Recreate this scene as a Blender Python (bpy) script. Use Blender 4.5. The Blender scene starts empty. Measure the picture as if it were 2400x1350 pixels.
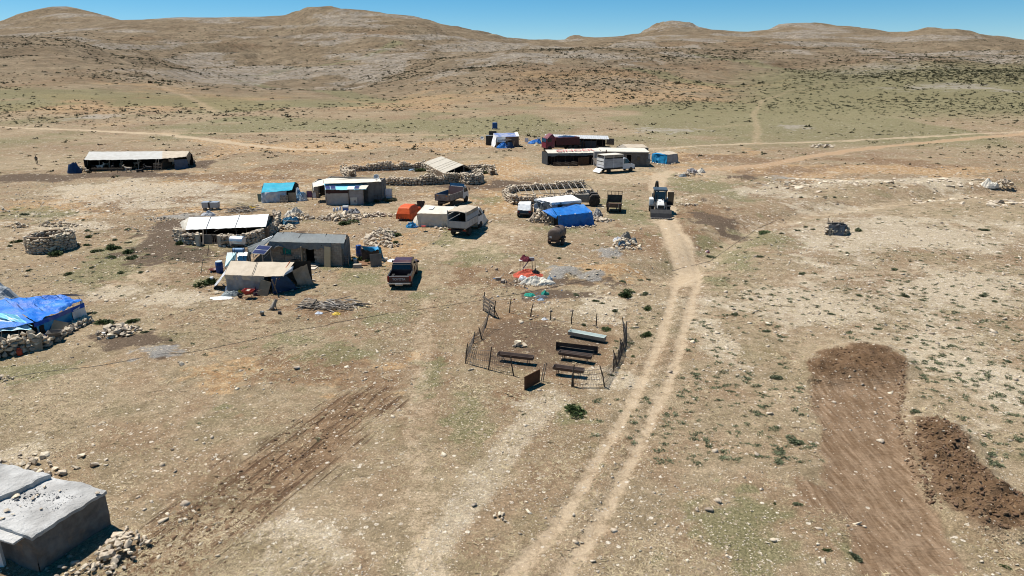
import bpy, bmesh, math, random
import numpy as np
from mathutils import Vector, Matrix

# ------------------------------------------------------------------ camera, sky, sun, exposure
SC = bpy.context.scene
COL = SC.collection
PITCH = math.radians(17.94)
CAMH = 16.4
FPX = 1622.0
cam = bpy.data.cameras.new('camera')
cam.sensor_width = 36.0
cam.lens = FPX / 2400.0 * 36.0
cam.clip_start = 0.5
cam.clip_end = 9000.0
cam_ob = bpy.data.objects.new('camera', cam)
COL.objects.link(cam_ob)
cam_ob.location = (0, 0, CAMH)
cam_ob.rotation_euler = (math.radians(90) - PITCH, 0, 0)
SC.camera = cam_ob

SHX, SHY = 0.40, -0.25                     # ground shadow of a post one metre high
SUN_EL = math.atan(1.0 / math.hypot(SHX, SHY))
world = bpy.data.worlds.new('World')
SC.world = world
world.use_nodes = True
wn = world.node_tree.nodes
sky = wn.new('ShaderNodeTexSky')
sky.sky_type = 'NISHITA'
sky.sun_disc = False
sky.sun_elevation = SUN_EL
sky.sun_rotation = math.atan2(-SHX, -SHY)
sky.altitude = 1400.0
sky.air_density = 0.75
sky.dust_density = 0.0
sky.ozone_density = 5.0
bg = wn['Background']
bg.inputs['Strength'].default_value = 0.077
hsv = wn.new('ShaderNodeHueSaturation')
hsv.inputs['Saturation'].default_value = 1.32
hsv.inputs['Hue'].default_value = 0.485
world.node_tree.links.new(sky.outputs['Color'], hsv.inputs['Color'])
world.node_tree.links.new(hsv.outputs['Color'], bg.inputs['Color'])

sun = bpy.data.lights.new('sun', 'SUN')
sun.energy = 5.0
sun.angle = math.radians(0.53)
sun.color = (1.0, 0.955, 0.88)
sun_ob = bpy.data.objects.new('sun', sun)
COL.objects.link(sun_ob)
sun_ob.location = (0, 0, 60)
sun_ob.rotation_euler = Vector((SHX, SHY, -1.0)).to_track_quat('-Z', 'Y').to_euler()

SC.view_settings.view_transform = 'Standard'
SC.view_settings.look = 'None'
SC.view_settings.exposure = 0.42
SC.view_settings.gamma = 1.0
SC.view_settings.use_curve_mapping = False
SC.cycles.filter_width = 1.05
SC.cycles.max_bounces = 6
SC.cycles.diffuse_bounces = 3

random.seed(7)
RNG = np.random.default_rng(11)

# ------------------------------------------------------------------ numpy noise
_LAT = np.random.default_rng(5).random((256, 256))
def vnoise(x, y):
    xi = np.floor(x).astype(int); yi = np.floor(y).astype(int)
    fx = x - xi; fy = y - yi
    fx = fx * fx * (3 - 2 * fx); fy = fy * fy * (3 - 2 * fy)
    a = _LAT[xi & 255, yi & 255]; b = _LAT[(xi + 1) & 255, yi & 255]
    c = _LAT[xi & 255, (yi + 1) & 255]; d = _LAT[(xi + 1) & 255, (yi + 1) & 255]
    return (a + (b - a) * fx) * (1 - fy) + (c + (d - c) * fx) * fy - 0.5
def fbm(x, y, octv=4, s=0.0):
    x = np.asarray(x, float) + s * 17.3; y = np.asarray(y, float) + s * 9.1
    r = 0; a = 1.0
    for _ in range(octv):
        r = r + a * vnoise(x, y); x = x * 2.03 + 5.1; y = y * 2.03 + 1.7; a *= 0.5
    return r
def sstep(a, b, x):
    t = np.clip((x - a) / (b - a), 0, 1)
    return t * t * (3 - 2 * t)

# ------------------------------------------------------------------ terrain
SP, CP = math.sin(PITCH), math.cos(PITCH)
def slope_of(v):
    yc = (675.0 - v) / FPX
    return (-SP + yc * CP) / (CP + yc * SP)
def tan_of(u, v=100.0):
    yc = (675.0 - v) / FPX
    return (u - 1200.0) / FPX / (CP + yc * SP)
_ST = np.array([150, 200, 260, 330, 420, 520, 650, 800, 1000, 1300, 1700, 2200, 3000.])
_HT = {   # sight-line rows of the hills at those distances, per column of the survey
 0:   [0, 288, 250, 205, 150, 105, 84, 92, 92, 75, 56, 70, 120],
 90:  [0, 288, 251, 208, 155, 109, 88, 94, 90, 70, 36, 60, 120],
 160: [0, 288, 252, 212, 160, 115, 93, 97, 88, 62, 25, 50, 120],
 250: [0, 287, 253, 219, 172, 134, 115, 112, 92, 53, 38, 60, 120],
 320: [0, 286, 253, 222, 180, 147, 130, 122, 95, 47, 60, 80, 120],
 450: [0, 286, 255, 230, 200, 178, 165, 150, 105, 42, 60, 80, 120],
 600: [0, 286, 256, 235, 213, 200, 185, 160, 110, 42, 60, 80, 120],
 690: [0, 286, 256, 236, 216, 206, 190, 160, 106, 36, 52, 75, 120],
 740: [0, 286, 257, 237, 218, 209, 192, 160, 102, 25, 45, 75, 120],
 800: [0, 286, 257, 237, 218, 206, 188, 156, 98, 21, 40, 75, 120],
 900: [0, 286, 257, 237, 212, 190, 170, 140, 90, 31, 50, 75, 120],
 980: [0, 286, 257, 233, 200, 172, 148, 132, 96, 42, 60, 80, 120],
 1040:[0, 286, 256, 228, 190, 160, 135, 130, 105, 58, 70, 85, 120],
 1130:[0, 286, 256, 225, 182, 150, 126, 126, 110, 78, 84, 95, 130],
 1240:[0, 286, 255, 222, 175, 140, 118, 122, 113, 100, 95, 100, 130],
 1310:[0, 286, 255, 222, 175, 140, 118, 123, 115, 102, 97, 104, 130],
 1345:[0, 286, 255, 222, 175, 140, 119, 124, 115, 100, 87, 98, 130],
 1400:[0, 286, 255, 222, 175, 140, 119, 123, 113, 96, 89, 95, 130],
 1480:[0, 286, 255, 223, 176, 141, 119, 122, 110, 92, 83, 92, 130],
 1530:[0, 286, 256, 225, 180, 143, 120, 123, 109, 85, 68, 80, 130],
 1570:[0, 286, 256, 226, 182, 145, 121, 124, 108, 82, 59, 76, 130],
 1640:[0, 286, 256, 229, 186, 147, 123, 125, 108, 82, 67, 80, 130],
 1740:[0, 285, 256, 230, 190, 150, 125, 126, 110, 88, 76, 86, 130],
 1830:[0, 284, 254, 226, 185, 149, 126, 128, 111, 84, 65, 80, 130],
 1900:[0, 284, 252, 222, 180, 148, 127, 129, 112, 80, 61, 76, 130],
 1980:[0, 282, 249, 216, 176, 145, 127, 130, 113, 82, 64, 78, 130],
 2090:[0, 280, 245, 210, 172, 143, 127, 130, 113, 83, 77, 90, 130],
 2160:[0, 278, 241, 207, 170, 142, 127, 130, 110, 74, 82, 95, 130],
 2230:[0, 276, 238, 205, 168, 141, 126, 130, 108, 71, 86, 95, 130],
 2310:[0, 274, 236, 204, 168, 141, 126, 130, 112, 82, 95, 105, 130],
 2420:[0, 274, 236, 204, 168, 141, 126, 132, 118, 95, 105, 115, 130]}
_cu = sorted(_HT)
_ct = np.array([tan_of(u) for u in _cu])
_cz = np.array([[0.0 if v == 0 else max(0.0, CAMH + Y * slope_of(v)) for v, Y in zip(_HT[u], _ST)] for u in _cu])
_NT, _NL = 420, 360
_gt = np.linspace(-0.95, 0.95, _NT)
_gl = np.linspace(math.log(100.0), math.log(3600.0), _NL)
def _pch(xs, ys, xq):
    h = np.diff(xs); d = np.diff(ys, axis=-1) / h
    m = np.zeros_like(ys)
    m[..., 0] = d[..., 0]; m[..., -1] = d[..., -1]
    a, b = d[..., :-1], d[..., 1:]
    m[..., 1:-1] = np.where(a * b > 0, 2 * a * b / (a + b + 1e-12), 0)
    i = np.clip(np.searchsorted(xs, xq) - 1, 0, len(xs) - 2)
    t = np.clip((xq - xs[i]) / h[i], 0, 1)
    return ((2*t**3 - 3*t**2 + 1) * ys[..., i] + (t**3 - 2*t**2 + t) * h[i] * m[..., i]
            + (-2*t**3 + 3*t**2) * ys[..., i + 1] + (t**3 - t**2) * h[i] * m[..., i + 1])
_xs = np.concatenate([[math.log(100.)], np.log(_ST)])
_tab = _pch(_xs, np.concatenate([np.zeros((len(_cu), 1)), _cz], 1), _gl)
_tab = _pch(_ct, _tab.T.copy(), _gt).T
_tab = np.maximum(_tab, 0)
def hills(x, y):
    t = np.clip(x / np.maximum(y, 1.0), -0.949, 0.949)
    l = np.clip(np.log(np.maximum(y, 100.0)), _gl[0], _gl[-1] - 1e-6)
    a = (t + 0.95) / 1.9 * (_NT - 1); b = (l - _gl[0]) / (_gl[-1] - _gl[0]) * (_NL - 1)
    i = a.astype(int); j = b.astype(int); fa = a - i; fb = b - j
    i1 = np.minimum(i + 1, _NT - 1); j1 = np.minimum(j + 1, _NL - 1)
    return ((_tab[i, j] * (1 - fa) + _tab[i1, j] * fa) * (1 - fb)
            + (_tab[i, j1] * (1 - fa) + _tab[i1, j1] * fa) * fb)
def hit(px, py):
    """where the surveyed sight line through a photo point meets the broad terrain"""
    xc = (px - 1200.0) / FPX; yc = (675.0 - py) / FPX
    dy = CP + yc * SP; dz = -SP + yc * CP
    ys = np.exp(np.linspace(math.log(16.), math.log(3000.), 2400))
    z = CAMH + ys * dz / dy; x = ys * xc / dy
    h = hills(x, ys)
    k = np.nonzero(z <= h)[0]
    k = k[0] if len(k) else len(ys) - 1
    if k > 0:
        a, b = z[k-1] - h[k-1], z[k] - h[k]
        f = a / (a - b + 1e-12); yy = ys[k-1] + (ys[k] - ys[k-1]) * f
    else:
        yy = ys[0]
    return float(yy * xc / dy), float(yy)
def poly(pts):
    return [hit(*p) for p in pts]
def dist_poly(X, Y, pts, maxd):
    """distance to a polyline, only evaluated inside its bounding box"""
    P = np.array(pts)
    D = np.full(X.shape, 1e9)
    m = ((X > P[:, 0].min() - maxd) & (X < P[:, 0].max() + maxd) & (Y > P[:, 1].min() - maxd) & (Y < P[:, 1].max() + maxd))
    if not m.any(): return D
    x = X[m]; y = Y[m]; d = np.full(x.shape, 1e9)
    for (ax, ay), (bx, by) in zip(P[:-1], P[1:]):
        vx, vy = bx - ax, by - ay
        t = np.clip(((x - ax) * vx + (y - ay) * vy) / (vx * vx + vy * vy + 1e-9), 0, 1)
        d = np.minimum(d, np.hypot(x - ax - t * vx, y - ay - t * vy))
    D[m] = d
    return D
def in_poly(X, Y, pts):
    P = np.array(pts); r = np.zeros(X.shape, bool)
    m = (X > P[:, 0].min()) & (X < P[:, 0].max()) & (Y > P[:, 1].min()) & (Y < P[:, 1].max())
    if not m.any(): return r
    x = X[m]; y = Y[m]; c = np.zeros(x.shape, bool)
    for (ax, ay), (bx, by) in zip(P, np.roll(P, -1, axis=0)):
        if ay == by: continue
        c ^= ((ay > y) != (by > y)) & (x < (bx - ax) * (y - ay) / (by - ay) + ax)
    r[m] = c
    return r
def soft_poly(X, Y, pts, w):
    """1 inside, fading over w metres outside and inside of the outline"""
    q = list(pts) + [pts[0]]
    X, Y = X + .45 * fbm(X * .8, Y * .8, 4, 17), Y + .45 * fbm(X * .8 + 9, Y * .8, 4, 18)
    d = dist_poly(X, Y, q, w * 1.5)
    ins = in_poly(X, Y, pts)
    return np.where(ins, 0.5 + 0.5 * sstep(0, w, np.minimum(d, w)), 0.5 - 0.5 * sstep(0, w, np.minimum(d, w)))
def blob_mask(X, Y, px, py, rx, ry):
    """soft ellipse, given by its centre and half sizes as seen on the survey photo"""
    cx, cy = hit(px, py); x1, _ = hit(px + rx, py); _, ya = hit(px, py - ry); _, yb = hit(px, py + ry)
    ax = abs(x1 - cx); ay = abs(ya - yb) / 2; cy = (ya + yb) / 2
    r = np.hypot((X - cx) / ax, (Y - cy) / ay)
    m = r < 2.2
    q = np.full(r.shape, 9.0)
    f = 2.2 / math.sqrt(ax * ay)
    q[m] = r[m] * (1 + 1.1 * fbm(X[m] * f, Y[m] * f, 4, (px * 7 + py) % 13)) + 0.5 * fbm(X[m] * f * 4, Y[m] * f * 4, 3, 2)
    return 1 - sstep(0.25, 1.25, q)

GULLY = poly([(1560, 640), (1640, 610), (1690, 570), (1760, 530), (1900, 492), (2060, 470), (2200, 455), (2400, 440)])
BANK = poly([(1760, 420), (1900, 432), (2050, 440), (2200, 432), (2320, 428), (2440, 424)])
PAD = poly([(1888, 862), (1912, 836), (1960, 820), (2020, 814), (2080, 820), (2118, 846), (2122, 900), (2108, 960), (2122, 1020),
            (2140, 1080), (2172, 1160), (2215, 1250), (2270, 1355), (2010, 1355), (1995, 1270), (1985, 1190), (1925, 1120), (1925, 1010), (1900, 930)])
PADSIDE = poly([(1850, 1110), (1990, 1140), (2165, 1170), (2180, 1210), (2060, 1240), (1990, 1220), (1850, 1180)])
SPOIL = poly([(2138, 1020), (2150, 992), (2190, 985), (2240, 1000), (2275, 1050), (2300, 1100), (2400, 1170), (2460, 1220), (2420, 1260), (2300, 1240),
              (2230, 1200), (2190, 1150), (2150, 1080)])
PADHEAD = poly([(1885, 860), (1912, 838), (1960, 820), (2020, 813), (2080, 820), (2122, 846), (2118, 880), (2040, 890), (1960, 893), (1895, 890)])
RUTL = poly([(1180, 1370), (1290, 1250), (1360, 1150), (1410, 1060), (1460, 980), (1500, 900), (1538, 820), (1558, 760), (1578, 690), (1588, 650), (1585, 610), (1562, 560), (1545, 515)])
RUTR = poly([(1310, 1370), (1390, 1250), (1440, 1160), (1490, 1060), (1538, 960), (1565, 900), (1590, 830), (1606, 760), (1625, 690), (1640, 650), (1636, 610), (1612, 570), (1582, 530), (1562, 500)])
SCRAPE = poly([(290, 1370), (400, 1285), (500, 1208), (600, 1140), (690, 1070), (770, 1000), (850, 950)])

KNOBS = [(1565, 1690, 52, 9.0), (1345, 1690, 20, 3.0), (140, 1690, 85, 8.0), (745, 1290, 36, 5.0), (1880, 1690, 60, 6.0), (2175, 1290, 22, 4.5), (1480, 1000, 34, 4.0), (1640, 1000, 40, 4.0), (520, 1000, 50, 4.0)]
def near_relief(x, y):
    h = 0.16 * fbm(x * 0.11, y * 0.11, 3, 1) + 0.05 * fbm(x * 0.6, y * 0.6, 3, 2)
    return h
def terrain_arr(x, y):
    x = np.asarray(x, float); y = np.asarray(y, float)
    b = hills(x, y)
    far = sstep(180, 700, y)
    h = b + near_relief(x, y) * (1 - 0.5 * far)
    h = h + far * (1 - .55 * sstep(900, 1300, y)) * (5.0 * fbm(x * 0.011, y * 0.011, 5, 3) + 1.6 * (0.3 - np.abs(fbm(x * 0.03, y * 0.03, 4, 4))))
    h = h + sstep(800, 1200, y) * 3.5 * (0.25 - np.abs(fbm(x * 0.006, y * 0.006, 4, 6)))
    zz = h + 3 * fbm(x * .02, y * .02, 3, 12)
    h = h + sstep(330, 600, y) * (0.5 + 1.6 * fbm(x * .008, y * .008, 2, 14)) * 2.0 * np.sin(zz * (2 * math.pi / 8.5))
    for u, Y0, r0, a in KNOBS:
        q = np.hypot((x - tan_of(u) * Y0) / r0, (y - Y0) / (r0 * 1.3))
        h = h + a * (1 - sstep(.55, 1.25, q + .5 * fbm(x / r0 * 1.5, y / r0 * 1.5, 3, 5)))
    d = dist_poly(x, y, GULLY, 12); h = h - 0.85 * np.exp(-(d / 2.4) ** 2)
    d = dist_poly(x, y, BANK, 14); h = h + 0.7 * np.exp(-(d / 3.2) ** 2) * (0.7 + 0.8 * fbm(x * .4, y * .4, 3, 8))
    return h
def terrain_detail(x, y):
    """diggings, wheel ruts and spoil, on top of the broad terrain"""
    h = np.zeros(x.shape)
    for r in (RUTL, RUTR):
        d = dist_poly(x, y, r, 2.0); h -= 0.07 * np.exp(-(d / 0.35) ** 2) - 0.03 * np.exp(-((d - 0.55) / 0.2) ** 2)
    d = dist_poly(x, y, SCRAPE, 3.0); w = 1 - sstep(0.8, 1.6, d)
    h += w * (-0.05 + 0.10 * fbm(x * 1.4, y * 1.4, 3, 9)) + 0.10 * np.exp(-((d - 1.15) / 0.18) ** 2) * (0.5 + fbm(x * 1.1, y * 1.1, 2, 4))
    p = soft_poly(x, y, PAD, 0.35)
    h -= 0.16 * p
    h += p * 0.09 * fbm(x * 2.6, y * 1.6, 4, 5)
    q = soft_poly(x, y, PADHEAD, 0.9); h += q * (0.62 + 0.45 * fbm(x * 1.3, y * 1.3, 4, 7))
    s = soft_poly(x, y, SPOIL, 0.7); h += s * (0.30 + 0.85 * np.abs(fbm(x * 1.5, y * 1.5, 4, 3)))
    for cx, cy, rx, ry, a in MOUNDS:
        h += a * np.exp(-(((x - cx) / rx) ** 2 + ((y - cy) / ry) ** 2) ** 1.4)
    return h
def _mound(px, py, rx, a, ry=None):
    cx, cy = hit(px, py); x1, _ = hit(px + rx, py); r = abs(x1 - cx)
    return (cx, cy, r, r * 0.8 if ry is None else ry, a)
MOUNDS = [_mound(372, 828, 48, 0.14), _mound(1322, 640, 40, 0.5), _mound(1425, 592, 36, 0.4), _mound(1395, 648, 26, 0.25),
          _mound(1455, 622, 60, 0.3), _mound(1660, 470, 60, 0.8), _mound(1420, 640, 60, 0.3)]
def TZ(x, y):
    xa = np.array([x], float); ya = np.array([y], float)
    return float((terrain_arr(xa, ya) + terrain_detail(xa, ya))[0])
def at(px, py):
    """ground point below a photo point, with the fine terrain height"""
    x, y = hit(px, py)
    return Vector((x, y, TZ(x, y)))
# ------------------------------------------------------------------ node helper and materials
class NT:
    def __init__(self, mat):
        mat.use_nodes = True
        self.t = mat.node_tree; self.n = self.t.nodes; self.l = self.t.links
        self.b = self.n['Principled BSDF']
    def new(self, typ, **kw):
        n = self.n.new(typ)
        for k, v in kw.items(): setattr(n, k, v)
        return n
    def put(self, sock, v):
        if isinstance(v, bpy.types.NodeSocket): self.l.new(v, sock)
        elif v is not None: sock.default_value = v
    def math(self, op, a, b=None, c=None, clamp=False):
        n = self.new('ShaderNodeMath', operation=op, use_clamp=clamp)
        self.put(n.inputs[0], a); self.put(n.inputs[1], b)
        if c is not None: self.put(n.inputs[2], c)
        return n.outputs[0]
    def mix(self, f, a, b, mode='MIX'):
        n = self.new('ShaderNodeMix', data_type='RGBA', blend_type=mode)
        self.put(n.inputs[0], f)
        for s, v in ((n.inputs[6], a), (n.inputs[7], b)):
            self.put(s, (*v, 1.0) if isinstance(v, tuple) and len(v) == 3 else v)
        return n.outputs[2]
    def noise(self, vec, scale, detail=4, rough=0.55, dist=0.0):
        n = self.new('ShaderNodeTexNoise')
        self.put(n.inputs['Vector'], vec)
        n.inputs['Scale'].default_value = scale; n.inputs['Detail'].default_value = detail
        n.inputs['Roughness'].default_value = rough; n.inputs['Distortion'].default_value = dist
        return n.outputs['Fac']
    def voro(self, vec, scale, out='Distance', feature='F1', rnd=1.0):
        n = self.new('ShaderNodeTexVoronoi', feature=feature)
        self.put(n.inputs['Vector'], vec); n.inputs['Scale'].default_value = scale
        n.inputs['Randomness'].default_value = rnd
        return n.outputs[out]
    def ramp(self, x, a, b, lo=0.0, hi=1.0, smooth=True):
        n = self.new('ShaderNodeMapRange', interpolation_type='SMOOTHSTEP' if smooth else 'LINEAR')
        self.put(n.inputs[0], x); n.inputs[1].default_value = a; n.inputs[2].default_value = b
        n.inputs[3].default_value = lo; n.inputs[4].default_value = hi
        return n.outputs[0]
    def bump(self, h, strength, dist=0.05):
        n = self.new('ShaderNodeBump'); n.inputs['Strength'].default_value = strength
        n.inputs['Distance'].default_value = dist
        self.put(n.inputs['Height'], h)
        self.l.new(n.outputs['Normal'], self.b.inputs['Normal'])

_MATS = {}
def M(name, c1, c2=None, scale=2.0, rough=0.85, bump=0.3, bscale=18.0, metal=0.0, vary=0.0, dirt=None, dirt_amt=0.5, thick=0.03, spec=0.3, stretch=None):
    """weathered surface: two tones by noise, optional dirt blotches, fine bump; vary = tone shift from piece to piece"""
    if name in _MATS: return _MATS[name]
    m = bpy.data.materials.new(name); k = NT(m)
    co = k.new('ShaderNodeTexCoord').outputs['Object']
    if vary:
        oi = k.new('ShaderNodeObjectInfo'); ge = k.new('ShaderNodeNewGeometry')
        r = k.math('FRACT', k.math('ADD', oi.outputs['Random'], ge.outputs['Random Per Island']))
    if stretch:
        mp = k.new('ShaderNodeMapping'); mp.inputs['Scale'].default_value = stretch
        k.l.new(co, mp.inputs['Vector']); co = mp.outputs['Vector']
    c2 = c2 or tuple(c * 0.72 for c in c1)
    f = k.ramp(k.noise(co, scale, 6, 0.6), 0.32, 0.68)
    col = k.mix(f, c1, c2)
    if dirt is not None:
        d = k.ramp(k.noise(co, scale * 0.45, 5, 0.65, 0.6), 0.5, 0.72)
        col = k.mix(k.math('MULTIPLY', d, dirt_amt), col, dirt)
    if vary:
        hs = k.new('ShaderNodeHueSaturation')
        k.put(hs.inputs['Value'], k.ramp(r, 0, 1, 1 - vary, 1 + vary, False))
        k.put(hs.inputs['Hue'], k.ramp(r, 0, 1, 0.492, 0.508, False))
        k.l.new(col, hs.inputs['Color']); col = hs.outputs['Color']
    k.l.new(col, k.b.inputs['Base Color'])
    k.b.inputs['Roughness'].default_value = rough
    k.b.inputs['Metallic'].default_value = metal
    k.b.inputs['Specular IOR Level'].default_value = spec
    if bump: k.bump(k.noise(co, bscale, 5, 0.6), bump, thick)
    _MATS[name] = m
    return m
STONE = lambda: M('limestone', (0.58, 0.495, 0.385), (0.40, 0.325, 0.24), 3.0, 0.95, 0.5, 9.0, vary=0.3, dirt=(0.25, 0.165, 0.10), dirt_amt=0.55)
STONEG = lambda: M('grey_limestone', (0.45, 0.42, 0.38), (0.26, 0.24, 0.21), 3.0, 0.95, 0.5, 9.0, vary=0.25)
RUBBLE = lambda: M('rubble_fill', (0.20, 0.14, 0.09), (0.12, 0.085, 0.055), 4.0, 1.0, 0.8, 8.0)
WOOD = lambda: M('weathered_wood', (0.27, 0.225, 0.18), (0.13, 0.105, 0.08), 6.0, 0.9, 0.4, 30.0, vary=0.2)
DWOOD = lambda: M('dark_wood', (0.10, 0.075, 0.055), (0.05, 0.04, 0.03), 6.0, 0.9, 0.4, 30.0, vary=0.2)
PLY = lambda: M('plywood', (0.36, 0.28, 0.19), (0.29, 0.22, 0.145), 3.0, 0.8, 0.15, 30.0)
BLACK = lambda: M('black_plastic', (0.018, 0.018, 0.02), (0.03, 0.029, 0.028), 4.0, 0.55, 0.2, 20.0)
RUBBER = lambda: M('tyre_rubber', (0.02, 0.019, 0.018), (0.055, 0.048, 0.04), 5.0, 0.9, 0.4, 25.0)
STEEL = lambda: M('dull_steel', (0.42, 0.42, 0.42), (0.30, 0.29, 0.28), 4.0, 0.5, 0.15, 20.0, metal=0.6)
DSTEEL = lambda: M('dark_steel', (0.07, 0.065, 0.06), (0.12, 0.085, 0.06), 4.0, 0.6, 0.2, 20.0, metal=0.3)
RUST = lambda: M('rusty_steel', (0.075, 0.05, 0.04), (0.14, 0.08, 0.05), 5.0, 0.8, 0.3, 20.0)
GLASS = lambda: M('dark_glass', (0.012, 0.014, 0.017), (0.02, 0.022, 0.025), 1.0, 0.08, 0.0, spec=0.6)
PANEL = lambda: M('solar_cells', (0.022, 0.035, 0.11), (0.03, 0.045, 0.14), 1.5, 0.45, 0.0, spec=0.12)
WHITE = lambda: M('white_paint', (0.74, 0.74, 0.72), (0.62, 0.61, 0.58), 2.0, 0.45, 0.1, dirt=(0.45, 0.38, 0.28), dirt_amt=0.35)
ALU = lambda: M('aluminium', (0.62, 0.63, 0.65), (0.5, 0.5, 0.5), 3.0, 0.35, 0.1, metal=0.7)
CLOTHM = {}
def TARP(name, c1, c2=None, dirt=(0.35, 0.28, 0.2), amt=0.35, rough=0.6, bump=0.55, bscale=5.0):
    return M(name, c1, c2, 1.4, rough, bump, bscale, dirt=dirt, dirt_amt=amt, thick=0.06, spec=0.25)

# ------------------------------------------------------------------ mesh builder
class MB:
    def __init__(self): self.v = []; self.f = []
    def add(self, vs, fs):
        o = len(self.v); self.v += [tuple(p) for p in vs]; self.f += [tuple(i + o for i in f) for f in fs]; return self
    def box(self, c, s, rz=0.0, rx=0.0, ry=0.0, taper=1.0):
        R = Matrix.Rotation(rz, 3, 'Z') @ Matrix.Rotation(rx, 3, 'X') @ Matrix.Rotation(ry, 3, 'Y')
        vs = []
        for z in (-.5, .5):
            t = taper if z > 0 else 1.0
            for x, y in ((-.5, -.5), (.5, -.5), (.5, .5), (-.5, .5)):
                vs.append(Vector(c) + R @ Vector((x * s[0] * t, y * s[1] * t, z * s[2])))
        return self.add(vs, [(3, 2, 1, 0), (4, 5, 6, 7), (0, 1, 5, 4), (1, 2, 6, 5), (2, 3, 7, 6), (3, 0, 4, 7)])
    def b2(self, a, b):
        return self.box([(p + q) / 2 for p, q in zip(a, b)], [abs(q - p) for p, q in zip(a, b)])
    def tube(self, p0, p1, r0, r1=None, n=6, cap=True):
        r1 = r0 if r1 is None else r1
        p0 = Vector(p0); p1 = Vector(p1); d = (p1 - p0)
        if d.length < 1e-6: return self
        q = d.to_track_quat('Z', 'Y'); vs = []
        for p, r in ((p0, r0), (p1, r1)):
            for i in range(n):
                a = 2 * math.pi * i / n
                vs.append(p + q @ Vector((r * math.cos(a), r * math.sin(a), 0)))
        fs = [(i, (i + 1) % n, n + (i + 1) % n, n + i) for i in range(n)]
        if cap: fs += [tuple(range(n - 1, -1, -1)), tuple(range(n, 2 * n))]
        return self.add(vs, fs)
    def path(self, pts, r, n=5):
        pts = [Vector(p) for p in pts]; vs = []; m = len(pts)
        for k, p in enumerate(pts):
            d = pts[min(k + 1, m - 1)] - pts[max(k - 1, 0)]
            q = d.to_track_quat('Z', 'Y'); rr = r[k] if isinstance(r, (list, tuple)) else r
            for i in range(n):
                a = 2 * math.pi * i / n
                vs.append(p + q @ Vector((rr * math.cos(a), rr * math.sin(a), 0)))
        fs = [(k*n + i, k*n + (i+1) % n, (k+1)*n + (i+1) % n, (k+1)*n + i) for k in range(m - 1) for i in range(n)]
        fs += [tuple(range(n - 1, -1, -1)), tuple(range((m-1)*n, m*n))]
        return self.add(vs, fs)
    def lathe(self, prof, c=(0, 0, 0), n=14, axis='Z', cap=True):
        vs = []
        for r, h in prof:
            for i in range(n):
                a = 2 * math.pi * i / n; x, y = r * math.cos(a), r * math.sin(a)
                p = (x, y, h) if axis == 'Z' else ((h, x, y) if axis == 'X' else (y, h, x))
                vs.append((p[0] + c[0], p[1] + c[1], p[2] + c[2]))
        m = len(prof)
        fs = [(k*n + i, k*n + (i+1) % n, (k+1)*n + (i+1) % n, (k+1)*n + i) for k in range(m - 1) for i in range(n)]
        if cap: fs += [tuple(range(n - 1, -1, -1)), tuple(range((m-1)*n, m*n))]
        return self.add(vs, fs)
    def prism(self, prof, x0, x1, inset=None):
        """profile of (y, z) points, counter-clockwise, swept from x0 to x1; inset pulls upper points in sideways"""
        n = len(prof); vs = []
        for x, s in ((x0, 1), (x1, -1)):
            for k, (y, z) in enumerate(prof):
                vs.append((x + s * (inset[k] if inset else 0.0), y, z))
        fs = [tuple(range(n)), tuple(range(2 * n - 1, n - 1, -1))]
        fs += [(i, n + i, n + (i + 1) % n, (i + 1) % n) for i in range(n)]
        return self.add(vs, fs)
    def quad(self, a, b, c, d): return self.add([a, b, c, d], [(0, 1, 2, 3)])
    def cloth(self, P00, P10, P11, P01, nu=16, nv=8, amp=0.05, seed=0, sag=0.0, folds=0.0, ffreq=3.0, freq=0.9, ragged=0.0, vpow=1.0):
        """draped sheet between four corners: noise wrinkles, sag between the edges, hanging folds growing towards v = 1"""
        a, b, c, d = (np.array(p, float) for p in (P00, P10, P11, P01))
        U, V = np.meshgrid(np.linspace(0, 1, nu + 1), np.linspace(0, 1, nv + 1))
        P = (a * ((1-U)*(1-V))[..., None] + b * (U*(1-V))[..., None] + c * (U*V)[..., None] + d * ((1-U)*V)[..., None])
        n = np.cross(b - a, d - a); n = n / (np.linalg.norm(n) + 1e-9)
        lu = np.linalg.norm(b - a); lv = np.linalg.norm(d - a)
        w = amp * 2 * fbm(U * lu * freq + seed * 3.7, V * lv * freq + seed * 1.3, 4, seed)
        if folds:
            ph = U * lu * ffreq + 2.5 * fbm(U * lu * 0.8 + seed, V * lv * 0.5, 3, seed + 2)
            w = w + folds * np.sin(ph * 2 * math.pi) * (V ** vpow)
        P = P + n * w[..., None]
        if sag: P[..., 2] -= sag * 4 * U * (1 - U) * (1 - 0.3 * V) + 0 * V
        if ragged:
            e = d - a; e = e / (np.linalg.norm(e) + 1e-9)
            P = P + e * (ragged * 2 * fbm(U * lu * 1.1 + seed, U * 0 + seed, 3, seed + 5) * V ** 3)[..., None]
        vs = P.reshape(-1, 3); N = nu + 1
        return self.add(vs.tolist(), [(j*N + i, j*N + i + 1, (j+1)*N + i + 1, (j+1)*N + i) for j in range(nv) for i in range(nu)])

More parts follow.
